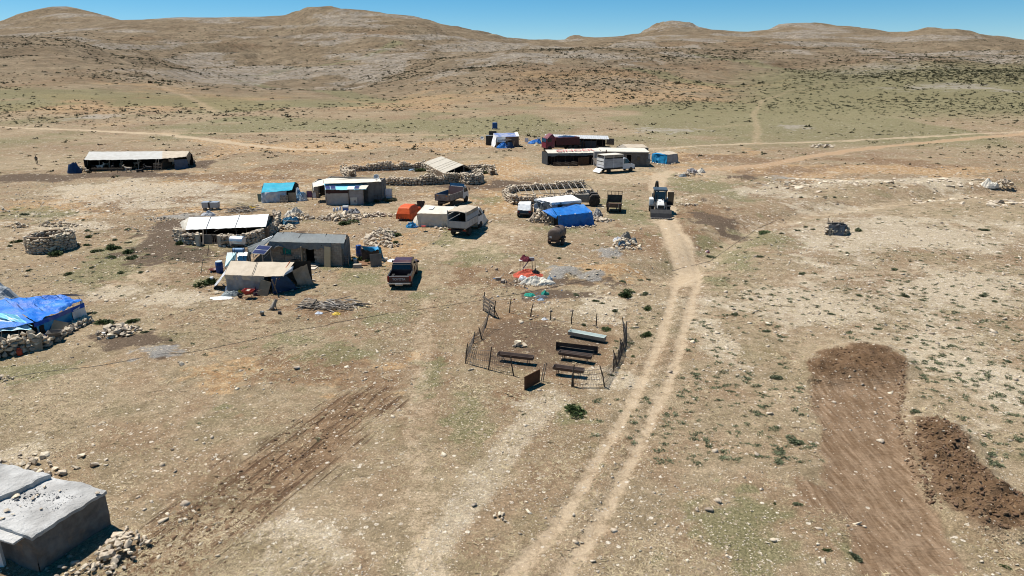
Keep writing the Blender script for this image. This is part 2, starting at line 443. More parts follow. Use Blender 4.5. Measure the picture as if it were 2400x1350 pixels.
_N = {}
def mesh_of(mb, mat, name='mesh', smooth=False):
    me = bpy.data.meshes.new(name)
    me.from_pydata(mb.v, [], mb.f)
    if mat: me.materials.append(mat)
    if smooth: me.polygons.foreach_set('use_smooth', [True] * len(me.polygons))
    return me
def obj(name, data, parent=None):
    o = bpy.data.objects.new(name, data); COL.objects.link(o)
    if parent: o.parent = parent
    return o
def part(name, mb, mat, parent, smooth=False, bevel=0.0, label=None, solid=0.0):
    o = obj(name, mesh_of(mb, mat, name, smooth), parent)
    if solid:
        md = o.modifiers.new('solid', 'SOLIDIFY'); md.thickness = solid; md.offset = 0
    if bevel:
        md = o.modifiers.new('bevel', 'BEVEL'); md.width = bevel; md.segments = 2; md.limit_method = 'ANGLE'
    if label: o['label'] = label
    return o
def tag(o, label, cat, group=None, kind=None):
    o['label'] = label or ''; o['category'] = cat
    if group: o['group'] = group
    if kind: o['kind'] = kind
    return o
def thing(name, label, cat, loc, rot=0.0, group=None):
    o = obj(name, None); o.location = loc; o.rotation_euler = (0, 0, rot); o.empty_display_size = 0.3
    return tag(o, label, cat, group)
def single(name, label, cat, mb, mat, loc, rot=0.0, group=None, smooth=False, bevel=0.0, solid=0.0):
    o = part(name, mb, mat, None, smooth, bevel, solid=solid); o.location = loc; o.rotation_euler = (0, 0, rot)
    return tag(o, label, cat, group)
def copy_tree(o, loc=None, rot=None, parent=None, label=None):
    c = o.copy(); COL.objects.link(c)
    if parent: c.parent = parent
    if loc is not None: c.location = loc
    if rot is not None: c.rotation_euler = (0, 0, rot)
    if label: c['label'] = label
    for ch in list(o.children): copy_tree(ch, parent=c)
    return c
def frame(pa, pb):
    """a wall's foot from photo point pa to pb: origin, heading of local x, length"""
    A = at(*pa); B = at(*pb); d = B - A
    return Vector((A.x, A.y, min(A.z, B.z))), math.atan2(d.y, d.x), math.hypot(d.x, d.y)
def heading(pa, pb):
    """rotation that turns local +y from the ground at pa towards the ground at pb"""
    A = at(*pa); B = at(*pb)
    return math.atan2(B.y - A.y, B.x - A.x) - math.pi / 2

# ------------------------------------------------------------------ stones
def rock_mesh(seed, n=13, flat=0.75, name='stone'):
    r = random.Random(seed); bm = bmesh.new()
    for _ in range(n):
        a = r.uniform(0, 2 * math.pi); z = r.uniform(-1, 1); q = math.sqrt(1 - z * z); k = r.uniform(0.8, 1.0)
        x, y = q * math.cos(a), q * math.sin(a)
        p = r.uniform(0.6, 1.0)
        bm.verts.new((0.5 * k * math.copysign(abs(x) ** p, x), 0.5 * k * math.copysign(abs(y) ** p, y), 0.5 * k * flat * z))
    bmesh.ops.convex_hull(bm, input=bm.verts)
    for v in [v for v in bm.verts if not v.link_faces]: bm.verts.remove(v)
    me = bpy.data.meshes.new(name); bm.to_mesh(me); bm.free()
    me.materials.append(STONE()); return me
ROCKS = [rock_mesh(s) for s in range(10)]
def _arr(me):
    v = np.empty(len(me.vertices) * 3); me.vertices.foreach_get('co', v)
    me.calc_loop_triangles(); t = np.empty(len(me.loop_triangles) * 3, dtype=np.int32); me.loop_triangles.foreach_get('vertices', t)
    return v.reshape(-1, 3), t.reshape(-1, 3)
ROCKA = [_arr(m) for m in ROCKS]
def rots(n, rng, tilt=0.5):
    a = rng.uniform(0, 2*np.pi, n); b = rng.normal(0, tilt, n); c = rng.normal(0, tilt, n)
    ca, sa, cb, sb, cc, s_ = np.cos(a), np.sin(a), np.cos(b), np.sin(b), np.cos(c), np.sin(c)
    Z = np.zeros((n, 3, 3)); X = Z.copy(); Y = Z.copy()
    Z[:, 0, 0] = ca; Z[:, 0, 1] = -sa; Z[:, 1, 0] = sa; Z[:, 1, 1] = ca; Z[:, 2, 2] = 1
    X[:, 0, 0] = 1; X[:, 1, 1] = cb; X[:, 1, 2] = -sb; X[:, 2, 1] = sb; X[:, 2, 2] = cb
    Y[:, 1, 1] = 1; Y[:, 0, 0] = cc; Y[:, 0, 2] = s_; Y[:, 2, 0] = -s_; Y[:, 2, 2] = cc
    return Z @ X @ Y
def merge(pos, scl, rot, arrs, idx):
    """one vertex and triangle array from many placed copies"""
    vs, ts, o = [], [], 0
    for k, (v, t) in enumerate(arrs):
        m = np.nonzero(idx == k)[0]
        if not len(m): continue
        P = np.einsum('nij,nkj->nki', rot[m], v[None] * scl[m][:, None, :]) + pos[m][:, None, :]
        T = t[None] + (np.arange(len(m)) * len(v))[:, None, None] + o
        vs.append(P.reshape(-1, 3)); ts.append(T.reshape(-1, 3)); o += len(m) * len(v)
    return np.concatenate(vs), np.concatenate(ts)
def tri_mesh(name, V, T, mat, smooth=False):
    me = bpy.data.meshes.new(name)
    me.vertices.add(len(V)); me.vertices.foreach_set('co', np.ascontiguousarray(V, np.float32).ravel())
    me.loops.add(len(T) * 3); me.loops.foreach_set('vertex_index', np.ascontiguousarray(T, np.int32).ravel())
    me.polygons.add(len(T)); me.polygons.foreach_set('loop_start', np.arange(0, len(T) * 3, 3, dtype=np.int32))
    if smooth: me.polygons.foreach_set('use_smooth', np.ones(len(T), bool))
    if mat: me.materials.append(mat)
    me.update(calc_edges=True); return me
def stones(parent, pos, scl, rot, limit=300, name='stone', mat=None):
    """the largest ones become parts of their own, the rest one part that nobody could count"""
    pos = np.asarray(pos, float); scl = np.asarray(scl, float); n = len(pos)
    idx = RNG.integers(0, len(ROCKS), n)
    order = np.argsort(-scl[:, 0] * scl[:, 1] * scl[:, 2] + 1e-3 * pos[:, 1])
    big, rest = order[:limit], order[limit:]
    for i in big:
        o = obj(name, ROCKS[idx[i]], parent)
        R = Matrix(rot[i].tolist()).to_4x4()
        o.matrix_basis = Matrix.Translation(pos[i].tolist()) @ R @ Matrix.Diagonal((*scl[i].tolist(), 1.0))
    if len(rest):
        V, T = merge(pos[rest], scl[rest], rot[rest], ROCKA, idx[rest])
        o = obj('rubble', tri_mesh('rubble', V, T, STONE()), parent); o['kind'] = 'stuff'
def wall_stones(pts, h, th, size, seed=0, jitter=1.0, hfun=None, courses=None):
    """dry-stone wall along a local polyline: courses of stones on both faces and on top; returns pos, scl, rot"""
    rng = np.random.default_rng(seed); pos, scl, hd = [], [], []
    P = [Vector((*p, 0)) if len(p) == 2 else Vector(p) for p in pts]
    s0 = 0.0
    for a, b in zip(P[:-1], P[1:]):
        d = b - a; L = d.length; d = d / L; nrm = Vector((-d.y, d.x, 0)); ang = math.atan2(d.y, d.x)
        for side in (-1, 1, 0):
            s = rng.uniform(0, size * 0.5) if side else 0
            hh = h
            z = 0.0; c = 0
            while z < h + 0.02:
                ch = size * rng.uniform(0.55, 0.85)
                if side == 0 and z + ch < h - 0.2: z += ch * 0.85; continue
                s = rng.uniform(-0.3, 0.3) * size
                while s < L:
                    w = size * rng.uniform(0.42, 1.45)
                    loc_h = hfun(s0 + s) if hfun else h * (0.86 + 0.42 * float(vnoise(np.array([(s0 + s) * 0.75 + seed]), np.array([seed * 1.7]))[0]) * jitter)
                    if z < loc_h + 0.05:
                        p = a + d * (s + w * 0.5) + nrm * (side * th * 0.5 * (1 - 0.15 * z / max(h, .01)) + rng.normal(0, 0.03) * jitter)
                        pos.append((p.x, p.y, p.z + z + ch * 0.45 + rng.normal(0, 0.02) * jitter)); scl.append((w * 1.12, size * rng.uniform(0.8, 1.3), ch * 1.75)); hd.append(ang)
                    s += w * 0.93
                z += ch * 0.88; c += 1
        s0 += L
    n = len(pos); r = rots(n, rng, 0.16 * jitter)
    hd = np.array(hd); fl = rng.normal(0, 0.2, n) + np.where(rng.random(n) < .5, 0, math.pi) + hd
    Z = np.zeros((n, 3, 3)); Z[:, 0, 0] = np.cos(fl); Z[:, 0, 1] = -np.sin(fl); Z[:, 1, 0] = np.sin(fl); Z[:, 1, 1] = np.cos(fl); Z[:, 2, 2] = 1
    b = rng.normal(0, 0.13 * jitter, n); X = np.zeros((n, 3, 3)); X[:, 0, 0] = 1; X[:, 1, 1] = np.cos(b); X[:, 1, 2] = -np.sin(b); X[:, 2, 1] = np.sin(b); X[:, 2, 2] = np.cos(b)
    return np.array(pos), np.array(scl), Z @ X
def wall_core(pts, h, th):
    m = MB()
    for a, b in zip(pts[:-1], pts[1:]):
        dx, dy = b[0] - a[0], b[1] - a[1]; L = math.hypot(dx, dy)
        m.box(((a[0]+b[0])/2, (a[1]+b[1])/2, h * .31 - 0.08), (L, th * 0.7, h * .62), math.atan2(dy, dx))
    return m
def heap_stones(n, rx, ry, h, size, seed=0, spread=0.35):
    """a loose heap: stones lie on a dome, some rolled out round it"""
    rng = np.random.default_rng(seed)
    r = np.sqrt(rng.random(n)) * (1 + spread * rng.random(n) ** 3); a = rng.uniform(0, 2*np.pi, n)
    x = rx * r * np.cos(a); y = ry * r * np.sin(a)
    s = size * rng.lognormal(0, 0.35, n)
    z = h * np.clip(1 - r ** 1.6, 0, 1) * rng.uniform(0.75, 1.05, n) + s * 0.18
    scl = np.stack([s * rng.uniform(.9, 1.4, n), s * rng.uniform(.8, 1.1, n), s * rng.uniform(.7, 1.1, n)], 1)
    return np.stack([x, y, z], 1), scl, rots(n, rng, 0.5)
def cat3(*ts):
    return tuple(np.concatenate([t[i] for t in ts]) for i in range(3))
def text_mesh(s, size, mat, extrude=0.004, bold=0.0):
    cu = bpy.data.curves.new('lettering', 'FONT'); cu.body = s; cu.size = size; cu.extrude = extrude; cu.align_x = 'CENTER'; cu.align_y = 'CENTER'
    cu.offset = bold
    o = bpy.data.objects.new('lettering_source', cu); COL.objects.link(o)
    bpy.context.view_layer.update()
    me = bpy.data.meshes.new_from_object(o.evaluated_get(bpy.context.evaluated_depsgraph_get()))
    bpy.data.objects.remove(o); bpy.data.curves.remove(cu)
    me.materials.clear(); me.materials.append(mat); return me
# ------------------------------------------------------------------ the ground sheet
def grow(start, step, rate, end):
    r = [start]
    while r[-1] < end: r.append(r[-1] + step); step *= 1 + rate
    return r
_px = grow(46.0, 0.26, 0.021, 2300.0)
gx = np.concatenate([-np.array(_px)[::-1], np.arange(-46 + .24, 46, .24), np.array(_px)])
gy = np.concatenate([np.arange(8, 20, .6), np.arange(20, 46, .2), np.array(grow(46.0, .21, .0098, 3300.0))])
GX, GY = np.meshgrid(gx, gy)
GZ = terrain_arr(GX, GY) + terrain_detail(GX, GY)
def soft_line(pts, w, f=1.0):
    d = dist_poly(GX, GY, poly(pts) if isinstance(pts[0][0], int) else pts, w * 3)
    wob = 1 + 0.7 * fbm(GX * 0.5, GY * 0.5, 3, 21)
    return f * (1 - sstep(0.35 * w, w, d * wob))
mx = np.maximum
track = 0.85 * mx(soft_line(RUTL, 0.5), soft_line(RUTR, 0.5))
mid = [((a[0]+b[0])/2, (a[1]+b[1])/2) for a, b in zip(RUTL, RUTR)]
track = mx(track, soft_line(mid, 1.7, 0.30))
track = mx(track, soft_line([(1600, 660), (1612, 620), (1590, 570), (1565, 520), (1552, 480), (1540, 435), (1552, 408), (1600, 396)], 1.9, 0.95))
road2 = soft_line([(1590, 398), (1700, 394), (1790, 388), (1900, 366), (2050, 345), (2200, 331), (2430, 311)], 2.2, 1.0)
road3 = mx(soft_line([(1500, 350), (1640, 342), (1760, 337), (1900, 334), (2100, 324), (2430, 306)], 1.6, 0.8),
           soft_line([(-30, 297), (200, 306), (380, 315), (480, 326), (560, 338), (680, 350), (800, 353)], 2.2, 1.0))
road4 = mx(soft_line([(380, 313), (700, 312), (950, 316), (1140, 318)], 2.6, 0.6), soft_line([(380, 205), (430, 222), (470, 242), (500, 262)], 3.5, 0.6))
washed = mx(soft_line([(1772, 338), (1775, 300), (1766, 270), (1786, 236), (1850, 212), (1960, 192), (2060, 184)], 1.8, 0.5), soft_line([(1340, 316), (1500, 306), (1640, 300), (1770, 290)], 3.0, 0.4))
yard = np.zeros(GX.shape)
for b in [(1480, 418, 150, 20), (1300, 402, 170, 10), (1120, 575, 110, 50), (1200, 545, 90, 26), (1000, 470, 80, 14), (1640, 405, 90, 16), (850, 492, 130, 10), (340, 560, 40, 26), (330, 650, 60, 40)]:
    yard = mx(yard, 0.62 * blob_mask(GX, GY, *b))
yard = mx(yard, soft_line([(1650, 682), (1800, 662), (2000, 642), (2200, 627), (2430, 612)], 1.2, 0.42))
yard = mx(yard, soft_line([(1000, 700), (992, 800), (985, 900), (965, 1050), (985, 1200), (1010, 1370)], 1.0, 0.5))
yard = mx(yard, soft_line(GULLY, 2.0, 0.52))
scrape = soft_line(SCRAPE, 2.8, 1.0)
brown = 0.7 * scrape
brown = mx(brown, 0.62 * soft_poly(GX, GY, poly([(1100, 850), (1115, 785), (1150, 740), (1200, 728), (1300, 748), (1400, 765), (1462, 790), (1445, 870), (1412, 903), (1340, 898), (1270, 892), (1208, 878), (1145, 865)]), 0.8))
brown = mx(brown, 1.1 * soft_poly(GX, GY, poly([(1130, 745), (1200, 722), (1330, 745), (1320, 830), (1230, 860), (1110, 830)]), 1.4))
for b in [(1170, 655, 80, 38), (1650, 505, 90, 34), (1640, 555, 60, 40), (1520, 560, 60, 40), (740, 735, 110, 30), (600, 700, 120, 26), (760, 860, 150, 60),
          (640, 840, 70, 24), (900, 900, 80, 24), (1200, 930, 60, 24), (1090, 640, 40, 50), (560, 415, 260, 14), (1180, 440, 120, 20), (880, 400, 90, 12), (500, 640, 60, 20),
          (1420, 760, 30, 12), (700, 390, 120, 14), (1500, 380, 100, 14), (1850, 400, 140, 16), (2100, 380, 200, 14), (1700, 372, 140, 14), (330, 470, 240, 34), (480, 445, 140, 20)]:
    brown = mx(brown, 0.8 * blob_mask(GX, GY, *b))
brown = mx(brown, 0.5 * (road2 > 0.2) * sstep(0, 0.4, road2))
green = 0.72 * sstep(118, 165, GY) * (1 - sstep(300, 420, GY)) * sstep(-0.25, 0.2, fbm(GX * .03, GY * .02, 3, 31) + 0.08)
for b in [(850, 655, 80, 30), (800, 625, 60, 18), (1060, 560, 60, 40), (1130, 600, 80, 30), (1470, 500, 70, 46), (1600, 430, 60, 30), (1690, 445, 70, 34), (1320, 540, 90, 14),
          (990, 690, 50, 14), (900, 745, 90, 22), (820, 830, 110, 30), (1010, 880, 40, 60), (700, 800, 100, 26), (520, 955, 40, 18), (440, 590, 90, 30), (290, 590, 90, 40), (260, 640, 100, 40),
          (480, 660, 40, 16), (1150, 470, 40, 14), (1720, 600, 70, 60), (1800, 560, 110, 40), (1680, 660, 50, 26), (60, 870, 120, 30), (1340, 970, 60, 30), (1720, 1250, 200, 120),
          (960, 640, 50, 20), (100, 505, 140, 16), (1100, 1000, 60, 80)]:
    green = mx(green, 0.78 * blob_mask(GX, GY, *b))
rgt = sstep(0.18, 0.4, GX / np.maximum(GY, 1)) * sstep(150, 230, GY) * (1 - sstep(430, 560, GY)); green = mx(green, 0.75 * rgt)
for l in [[(930, 100), (880, 122), (850, 132), (700, 160), (560, 178)], [(560, 190), (680, 205), (780, 218), (900, 240)], [(1640, 130), (1800, 152), (1960, 172)], [(1480, 160), (1600, 185), (1700, 200)]]:
    green = mx(green, soft_line(l, 14.0, 0.7))
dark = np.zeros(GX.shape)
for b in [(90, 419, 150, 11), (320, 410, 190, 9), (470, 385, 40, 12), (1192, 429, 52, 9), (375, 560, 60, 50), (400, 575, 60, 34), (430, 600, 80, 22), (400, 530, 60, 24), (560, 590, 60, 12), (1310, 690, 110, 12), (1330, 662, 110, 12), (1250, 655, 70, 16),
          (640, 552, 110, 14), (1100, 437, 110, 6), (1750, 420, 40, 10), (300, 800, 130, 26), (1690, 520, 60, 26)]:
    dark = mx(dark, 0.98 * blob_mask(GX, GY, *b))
pale = soft_line([(1300, 930), (1250, 975), (1180, 1060), (1130, 1130), (1080, 1200), (1010, 1290), (995, 1370)], 1.2, 0.62)
for b in [(2150, 560, 420, 60), (2250, 700, 300, 90), (1900, 720, 240, 60), (2320, 900, 180, 140), (1680, 800, 60, 90), (1450, 890, 130, 30), (340, 450, 300, 34), (170, 530, 160, 20), (420, 545, 70, 26), (60, 1050, 100, 60),
          (760, 1300, 120, 60), (700, 1270, 120, 90), (260, 690, 120, 26), (420, 700, 100, 30), (1400, 720, 90, 40), (1240, 950, 40, 20), (1780, 450, 120, 14), (2100, 430, 300, 16), (1980, 480, 120, 12)]:
    pale = mx(pale, 0.72 * blob_mask(GX, GY, *b))
dark = mx(dark, 0.58 * soft_poly(GX, GY, poly([(1108, 845), (1120, 788), (1150, 748), (1200, 734), (1300, 752), (1395, 770), (1440, 792), (1420, 850), (1330, 880), (1208, 872), (1145, 862)]), 0.9))
ash = np.zeros(GX.shape)
for b in [(372, 826, 62, 20), (1322, 640, 50, 22), (1425, 592, 44, 18), (415, 508, 44, 12), (1395, 650, 34, 12), (1850, 420, 40, 8)]:
    ash = mx(ash, 0.9 * blob_mask(GX, GY, *b))
exc = mx(mx(soft_poly(GX, GY, PAD, 0.5), 0.85 * soft_poly(GX, GY, PADSIDE, 0.8)), mx(soft_poly(GX, GY, SPOIL, 0.6), soft_poly(GX, GY, PADHEAD, 0.5)))
outc = np.zeros(GX.shape)
hz = hills(GX, GY)
nn = fbm(GX * .009, hz * .11, 4, 41)
outc = mx(outc, sstep(0.06, 0.26, nn) * sstep(300, 520, GY) * 0.8)
for b in [(620, 162, 110, 16), (1180, 135, 160, 11), (1400, 132, 150, 12), (830, 205, 30, 10), (640, 182, 40, 8), (1040, 178, 60, 9), (1620, 133, 80, 8), (420, 100, 90, 7), (800, 27, 100, 6), (1640, 95, 80, 8), (1480, 105, 60, 7), (1930, 132, 50, 6),
          (160, 30, 90, 6), (1560, 66, 40, 7), (1900, 75, 90, 10), (2250, 205, 160, 12), (1860, 297, 60, 8), (1560, 305, 90, 6), (235, 273, 60, 8), (90, 80, 90, 6)]:
    outc = mx(outc, 0.85 * blob_mask(GX, GY, *b))
redh = np.zeros(GX.shape)
for b in [(1400, 165, 280, 20), (1650, 160, 160, 22), (880, 75, 160, 14), (1750, 110, 260, 10), (330, 92, 120, 10), (560, 112, 120, 10), (400, 235, 300, 26), (2100, 145, 300, 10), (1700, 240, 260, 16), (1250, 200, 300, 24), (150, 190, 240, 40)]:
    redh = mx(redh, 0.55 * blob_mask(GX, GY, *b))
brown = mx(brown, redh)
orz = np.zeros(GX.shape)
for b in [(260, 470, 330, 60), (520, 430, 260, 26), (900, 390, 200, 18), (1150, 400, 160, 34), (1180, 470, 120, 30), (1900, 400, 330, 26), (2200, 400, 260, 20), (1650, 370, 160, 16), (420, 240, 420, 30), (150, 250, 220, 30), (1000, 235, 260, 24), (1450, 225, 330, 34), (1650, 200, 200, 24), (1350, 175, 300, 20),
          (600, 870, 260, 50), (900, 600, 120, 40), (1010, 520, 70, 40), (700, 345, 300, 16), (1050, 340, 200, 10), (1420, 640, 100, 30)]:
    orz = mx(orz, (0.9 if b[1] > 300 else 0.6) * blob_mask(GX, GY, *b))
damp = mx(soft_poly(GX, GY, PADHEAD, 0.7), soft_poly(GX, GY, SPOIL, 0.5))
attD = np.stack([scrape, orz, damp, np.zeros_like(orz)], -1).reshape(-1, 4).astype(np.float32)
tr = np.clip(mx(mx(track, yard), mx(road2, mx(road3, mx(road4, washed)))), 0, 1)
attA = np.stack([tr, brown, green, dark], -1).reshape(-1, 4).astype(np.float32)
attB = np.stack([pale, ash, exc, outc], -1).reshape(-1, 4).astype(np.float32)
orange = np.clip(mx(road2, mx(road4, washed)), 0, 1).reshape(-1).astype(np.float32)
cat = np.zeros(GX.shape, np.int8)
cat[(hz > 1.2) & (GY > 190)] = 3
cat[mx(mx(soft_line(RUTL, 0.6), soft_line(RUTR, 0.6)), mx(road2, mx(road3, soft_line(mid, 1.3)))) > 0.45] = 1
cat[exc > 0.5] = 2

def ground_material():
    m = bpy.data.materials.new('dry_steppe_ground'); k = NT(m)
    P = k.new('ShaderNodeNewGeometry').outputs['Position']
    A = k.new('ShaderNodeAttribute', attribute_name='mask_a'); B = k.new('ShaderNodeAttribute', attribute_name='mask_b')
    O = k.new('ShaderNodeAttribute', attribute_name='mask_c').outputs['Fac']
    sa = k.new('ShaderNodeSeparateColor'); sb = k.new('ShaderNodeSeparateColor')
    k.l.new(A.outputs['Color'], sa.inputs[0]); k.l.new(B.outputs['Color'], sb.inputs[0])
    tr, br, gr, dk = sa.outputs[0], sa.outputs[1], sa.outputs[2], A.outputs['Alpha']
    pl, ash, ex, oc = sb.outputs[0], sb.outputs[1], sb.outputs[2], B.outputs['Alpha']
    D = k.new('ShaderNodeAttribute', attribute_name='mask_d'); sd_ = k.new('ShaderNodeSeparateColor'); k.l.new(D.outputs['Color'], sd_.inputs[0])
    scr, orz_ = sd_.outputs[0], sd_.outputs[1]
    sp = k.new('ShaderNodeSeparateXYZ'); k.l.new(P, sp.inputs[0])
    farf = k.ramp(sp.outputs[1], 180, 520)
    n_big = k.noise(P, 0.045, 5, 0.6, 0.4)
    n_mid = k.noise(P, 0.33, 5, 0.62, 0.3)
    n_sm = k.noise(P, 1.7, 5, 0.65, 0.2)
    n_fine = k.noise(P, 9.0, 4, 0.7)
    n_gr = k.noise(P, 26.0, 3, 0.7)
    def m_(mask, n, w=0.55):      # break a soft mask up with noise
        return k.ramp(k.math('ADD', mask, k.math('MULTIPLY', k.math('SUBTRACT', n, 0.5), w * 2.2)), 0.28, 0.78)
    n_ms = k.math('ADD', k.math('MULTIPLY', n_mid, 0.55), k.math('MULTIPLY', n_sm, 0.45))
    straw = k.mix(k.ramp(n_ms, 0.35, 0.65), (0.20, 0.152, 0.093), (0.40, 0.314, 0.208))
    soil = k.mix(k.ramp(n_sm, 0.35, 0.65), (0.155, 0.097, 0.056), (0.235, 0.158, 0.095))
    # bare soil shows through the straw in patches
    pat = k.ramp(k.math('ADD', k.math('MULTIPLY', n_mid, 0.6), k.math('MULTIPLY', n_big, 0.5)), 0.47, 0.63)
    col = k.mix(k.math('MULTIPLY', pat, 0.75), straw, soil)
    olive = k.mix(k.ramp(n_fine, 0.35, 0.65), (0.115, 0.105, 0.05), (0.20, 0.175, 0.095))
    pat2 = k.ramp(k.noise(P, 0.21, 5, 0.65, 0.6), 0.52, 0.72)
    col = k.mix(k.math('MULTIPLY', pat2, 0.6), col, olive)
    # hillside base: browner, pinker
    hcol = k.mix(k.ramp(k.noise(P, 0.02, 6, 0.7, 0.5), 0.35, 0.65), (0.218, 0.168, 0.113), (0.15, 0.109, 0.07))
    col = k.mix(k.math('MULTIPLY', farf, 0.75), col, hcol)
    org = k.mix(k.ramp(n_sm, 0.35, 0.65), (0.26, 0.155, 0.077), (0.41, 0.285, 0.16))
    col = k.mix(k.math('MULTIPLY', m_(orz_, n_ms, 0.6), 0.95), col, org)
    col = k.mix(m_(br, n_ms), col, soil)
    gcol = k.mix(k.ramp(n_fine, 0.3, 0.7), (0.10, 0.105, 0.045), (0.20, 0.187, 0.10))
    gcol = k.mix(k.math('MULTIPLY', farf, 0.5), gcol, (0.18, 0.17, 0.095))
    col = k.mix(k.math('MULTIPLY', m_(gr, n_ms, 0.7), 0.72), col, gcol)
    col = k.mix(k.math('MULTIPLY', m_(pl, n_ms, 0.6), 0.72), col, (0.47, 0.395, 0.285))
    # pebbles: pale chips, single cells of a voronoi, more of them where the ground is stony
    def chips(scale, dens, rad):
        v = k.new('ShaderNodeTexVoronoi'); v.inputs['Scale'].default_value = scale; k.l.new(P, v.inputs['Vector'])
        sc = k.new('ShaderNodeSeparateColor'); k.l.new(v.outputs['Color'], sc.inputs[0])
        on = k.math('LESS_THAN', sc.outputs[0], dens)
        rr = k.math('MULTIPLY', sc.outputs[1], rad)
        return k.math('MULTIPLY', on, k.math('LESS_THAN', v.outputs['Distance'], rr)), sc.outputs[2]
    dens = k.math('ADD', 0.10, k.math('ADD', k.math('MULTIPLY', pl, 0.42), k.math('MULTIPLY', k.ramp(n_big, 0.45, 0.65), 0.14)))
    dens = k.math('MULTIPLY', dens, k.math('SUBTRACT', 1.0, k.math('MULTIPLY', k.math('MAXIMUM', k.math('MAXIMUM', tr, ex), dk), 0.8)))
    ch1, t1 = chips(5.5, dens, 0.55); ch2, t2 = chips(14.0, k.math('MULTIPLY', dens, 1.2), 0.62)
    chip = k.math('MAXIMUM', ch1, ch2)
    chc = k.mix(t1, (0.36, 0.29, 0.215), (0.62, 0.55, 0.45))
    ch3, t3 = chips(2.3, k.math('MULTIPLY', k.math('ADD', k.math('MULTIPLY', dens, 0.8), k.math('MULTIPLY', orz_, 0.3)), k.ramp(sp.outputs[1], 45, 75)), 0.6)
    chip = k.math('MULTIPLY', k.math('MAXIMUM', chip, ch3), k.ramp(sp.outputs[1], 150, 260, 1.0, 0.0))
    # trodden dust
    dust = k.mix(k.ramp(n_sm, 0.3, 0.7), (0.40, 0.305, 0.20), (0.46, 0.36, 0.25))
    dust = k.mix(k.math('MULTIPLY', O, 0.65), dust, (0.34, 0.21, 0.115))
    tm = k.ramp(k.math('ADD', tr, k.math('ADD', k.math('MULTIPLY', k.math('SUBTRACT', n_sm, 0.5), 1.0), k.math('MULTIPLY', k.math('SUBTRACT', n_fine, 0.5), 0.7))), 0.2, 0.95)
    col = k.mix(k.math('MULTIPLY', tm, 0.88), col, dust)
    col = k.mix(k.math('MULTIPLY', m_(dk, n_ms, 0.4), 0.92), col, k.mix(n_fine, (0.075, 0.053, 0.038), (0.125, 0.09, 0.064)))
    col = k.mix(k.math('MULTIPLY', m_(ash, n_ms, 0.5), 0.85), col, k.mix(n_fine, (0.17, 0.162, 0.15), (0.30, 0.288, 0.268)))
    # long furrows torn by wheels
    a0 = math.atan2(SCRAPE[-1][1] - SCRAPE[0][1], SCRAPE[-1][0] - SCRAPE[0][0])
    mr = k.new('ShaderNodeMapping', vector_type='TEXTURE'); mr.inputs['Rotation'].default_value = (0, 0, a0); mr.inputs['Scale'].default_value = (5.0, 0.28, 1.0); k.l.new(P, mr.inputs['Vector'])
    fur = k.ramp(k.noise(mr.outputs['Vector'], 1.0, 4, 0.6, 0.15), 0.5, 0.62)
    fur = k.math('MULTIPLY', fur, k.ramp(scr, 0.1, 0.6))
    col = k.mix(k.math('MULTIPLY', fur, 0.8), col, (0.10, 0.058, 0.034))
    # fresh digging
    mp = k.new('ShaderNodeMapping'); mp.inputs['Scale'].default_value = (5.0, 0.7, 1.0); k.l.new(P, mp.inputs['Vector'])
    streak = k.noise(mp.outputs['Vector'], 1.0, 5, 0.65, 0.3)
    digc = k.mix(k.ramp(streak, 0.35, 0.68), (0.118, 0.074, 0.043), (0.245, 0.165, 0.104))
    digc = k.mix(k.ramp(streak, 0.35, 0.68), k.mix(sd_.outputs[2], (0.155, 0.098, 0.057), (0.10, 0.06, 0.033)), k.mix(sd_.outputs[2], (0.285, 0.198, 0.128), (0.17, 0.105, 0.06)))
    digc = k.mix(k.ramp(n_sm, 0.5, 0.75, 0, 0.45), digc, (0.28, 0.2, 0.13))
    em = k.ramp(k.math('ADD', ex, k.math('MULTIPLY', k.math('SUBTRACT', n_sm, 0.5), 0.6)), 0.35, 0.62)
    col = k.mix(em, col, digc)
    # bare rock on the hills
    rk = k.math('ADD', k.math('MULTIPLY', k.math('SUBTRACT', k.noise(P, 0.05, 6, 0.75), 0.5), 1.6), k.math('MULTIPLY', k.math('SUBTRACT', k.noise(P, 0.33, 4, 0.8), 0.5), 2.2))
    rk = k.ramp(k.math('ADD', oc, rk), 0.35, 1.0)
    col = k.mix(k.math('MULTIPLY', k.math('MULTIPLY', rk, k.ramp(oc, 0.02, 0.3)), 0.75), col, k.mix(k.noise(P, 0.4, 4, 0.7), (0.23, 0.20, 0.168), (0.37, 0.33, 0.28)))
    fs = k.ramp(k.noise(P, 0.26, 5, 0.9), 0.5, 0.62)      # scrub too far away to tell apart
    col = k.mix(k.math('MULTIPLY', k.math('MULTIPLY', fs, farf), 0.8), col, (0.10, 0.082, 0.048))
    ft = k.ramp(k.noise(P, 0.07, 6, 0.8, 0.5), 0.3, 0.7, 0.55, 1.2)
    fq = k.new('ShaderNodeCombineColor')
    for i in range(3): k.l.new(ft, fq.inputs[i])
    col = k.mix(farf, col, k.mix(1.0, col, fq.outputs[0], 'MULTIPLY'))
    col = k.mix(k.math('MULTIPLY', chip, 0.9), col, chc)
    # fine grain: dry stalks and clods, lighter and darker
    g = k.math('ADD', k.math('MULTIPLY', k.ramp(n_gr, 0.3, 0.7, 0.62, 1.38), k.ramp(n_fine, 0.3, 0.7, 0.72, 1.28)), 0.0)
    quiet = k.math('MULTIPLY', k.math('MAXIMUM', tm, em), 0.55)
    g = k.math('ADD', k.math('MULTIPLY', g, k.math('SUBTRACT', 1.0, quiet)), quiet)
    gn = k.new('ShaderNodeCombineColor')
    for i in range(3): k.l.new(g, gn.inputs[i])
    col = k.mix(1.0, col, gn.outputs[0], 'MULTIPLY')
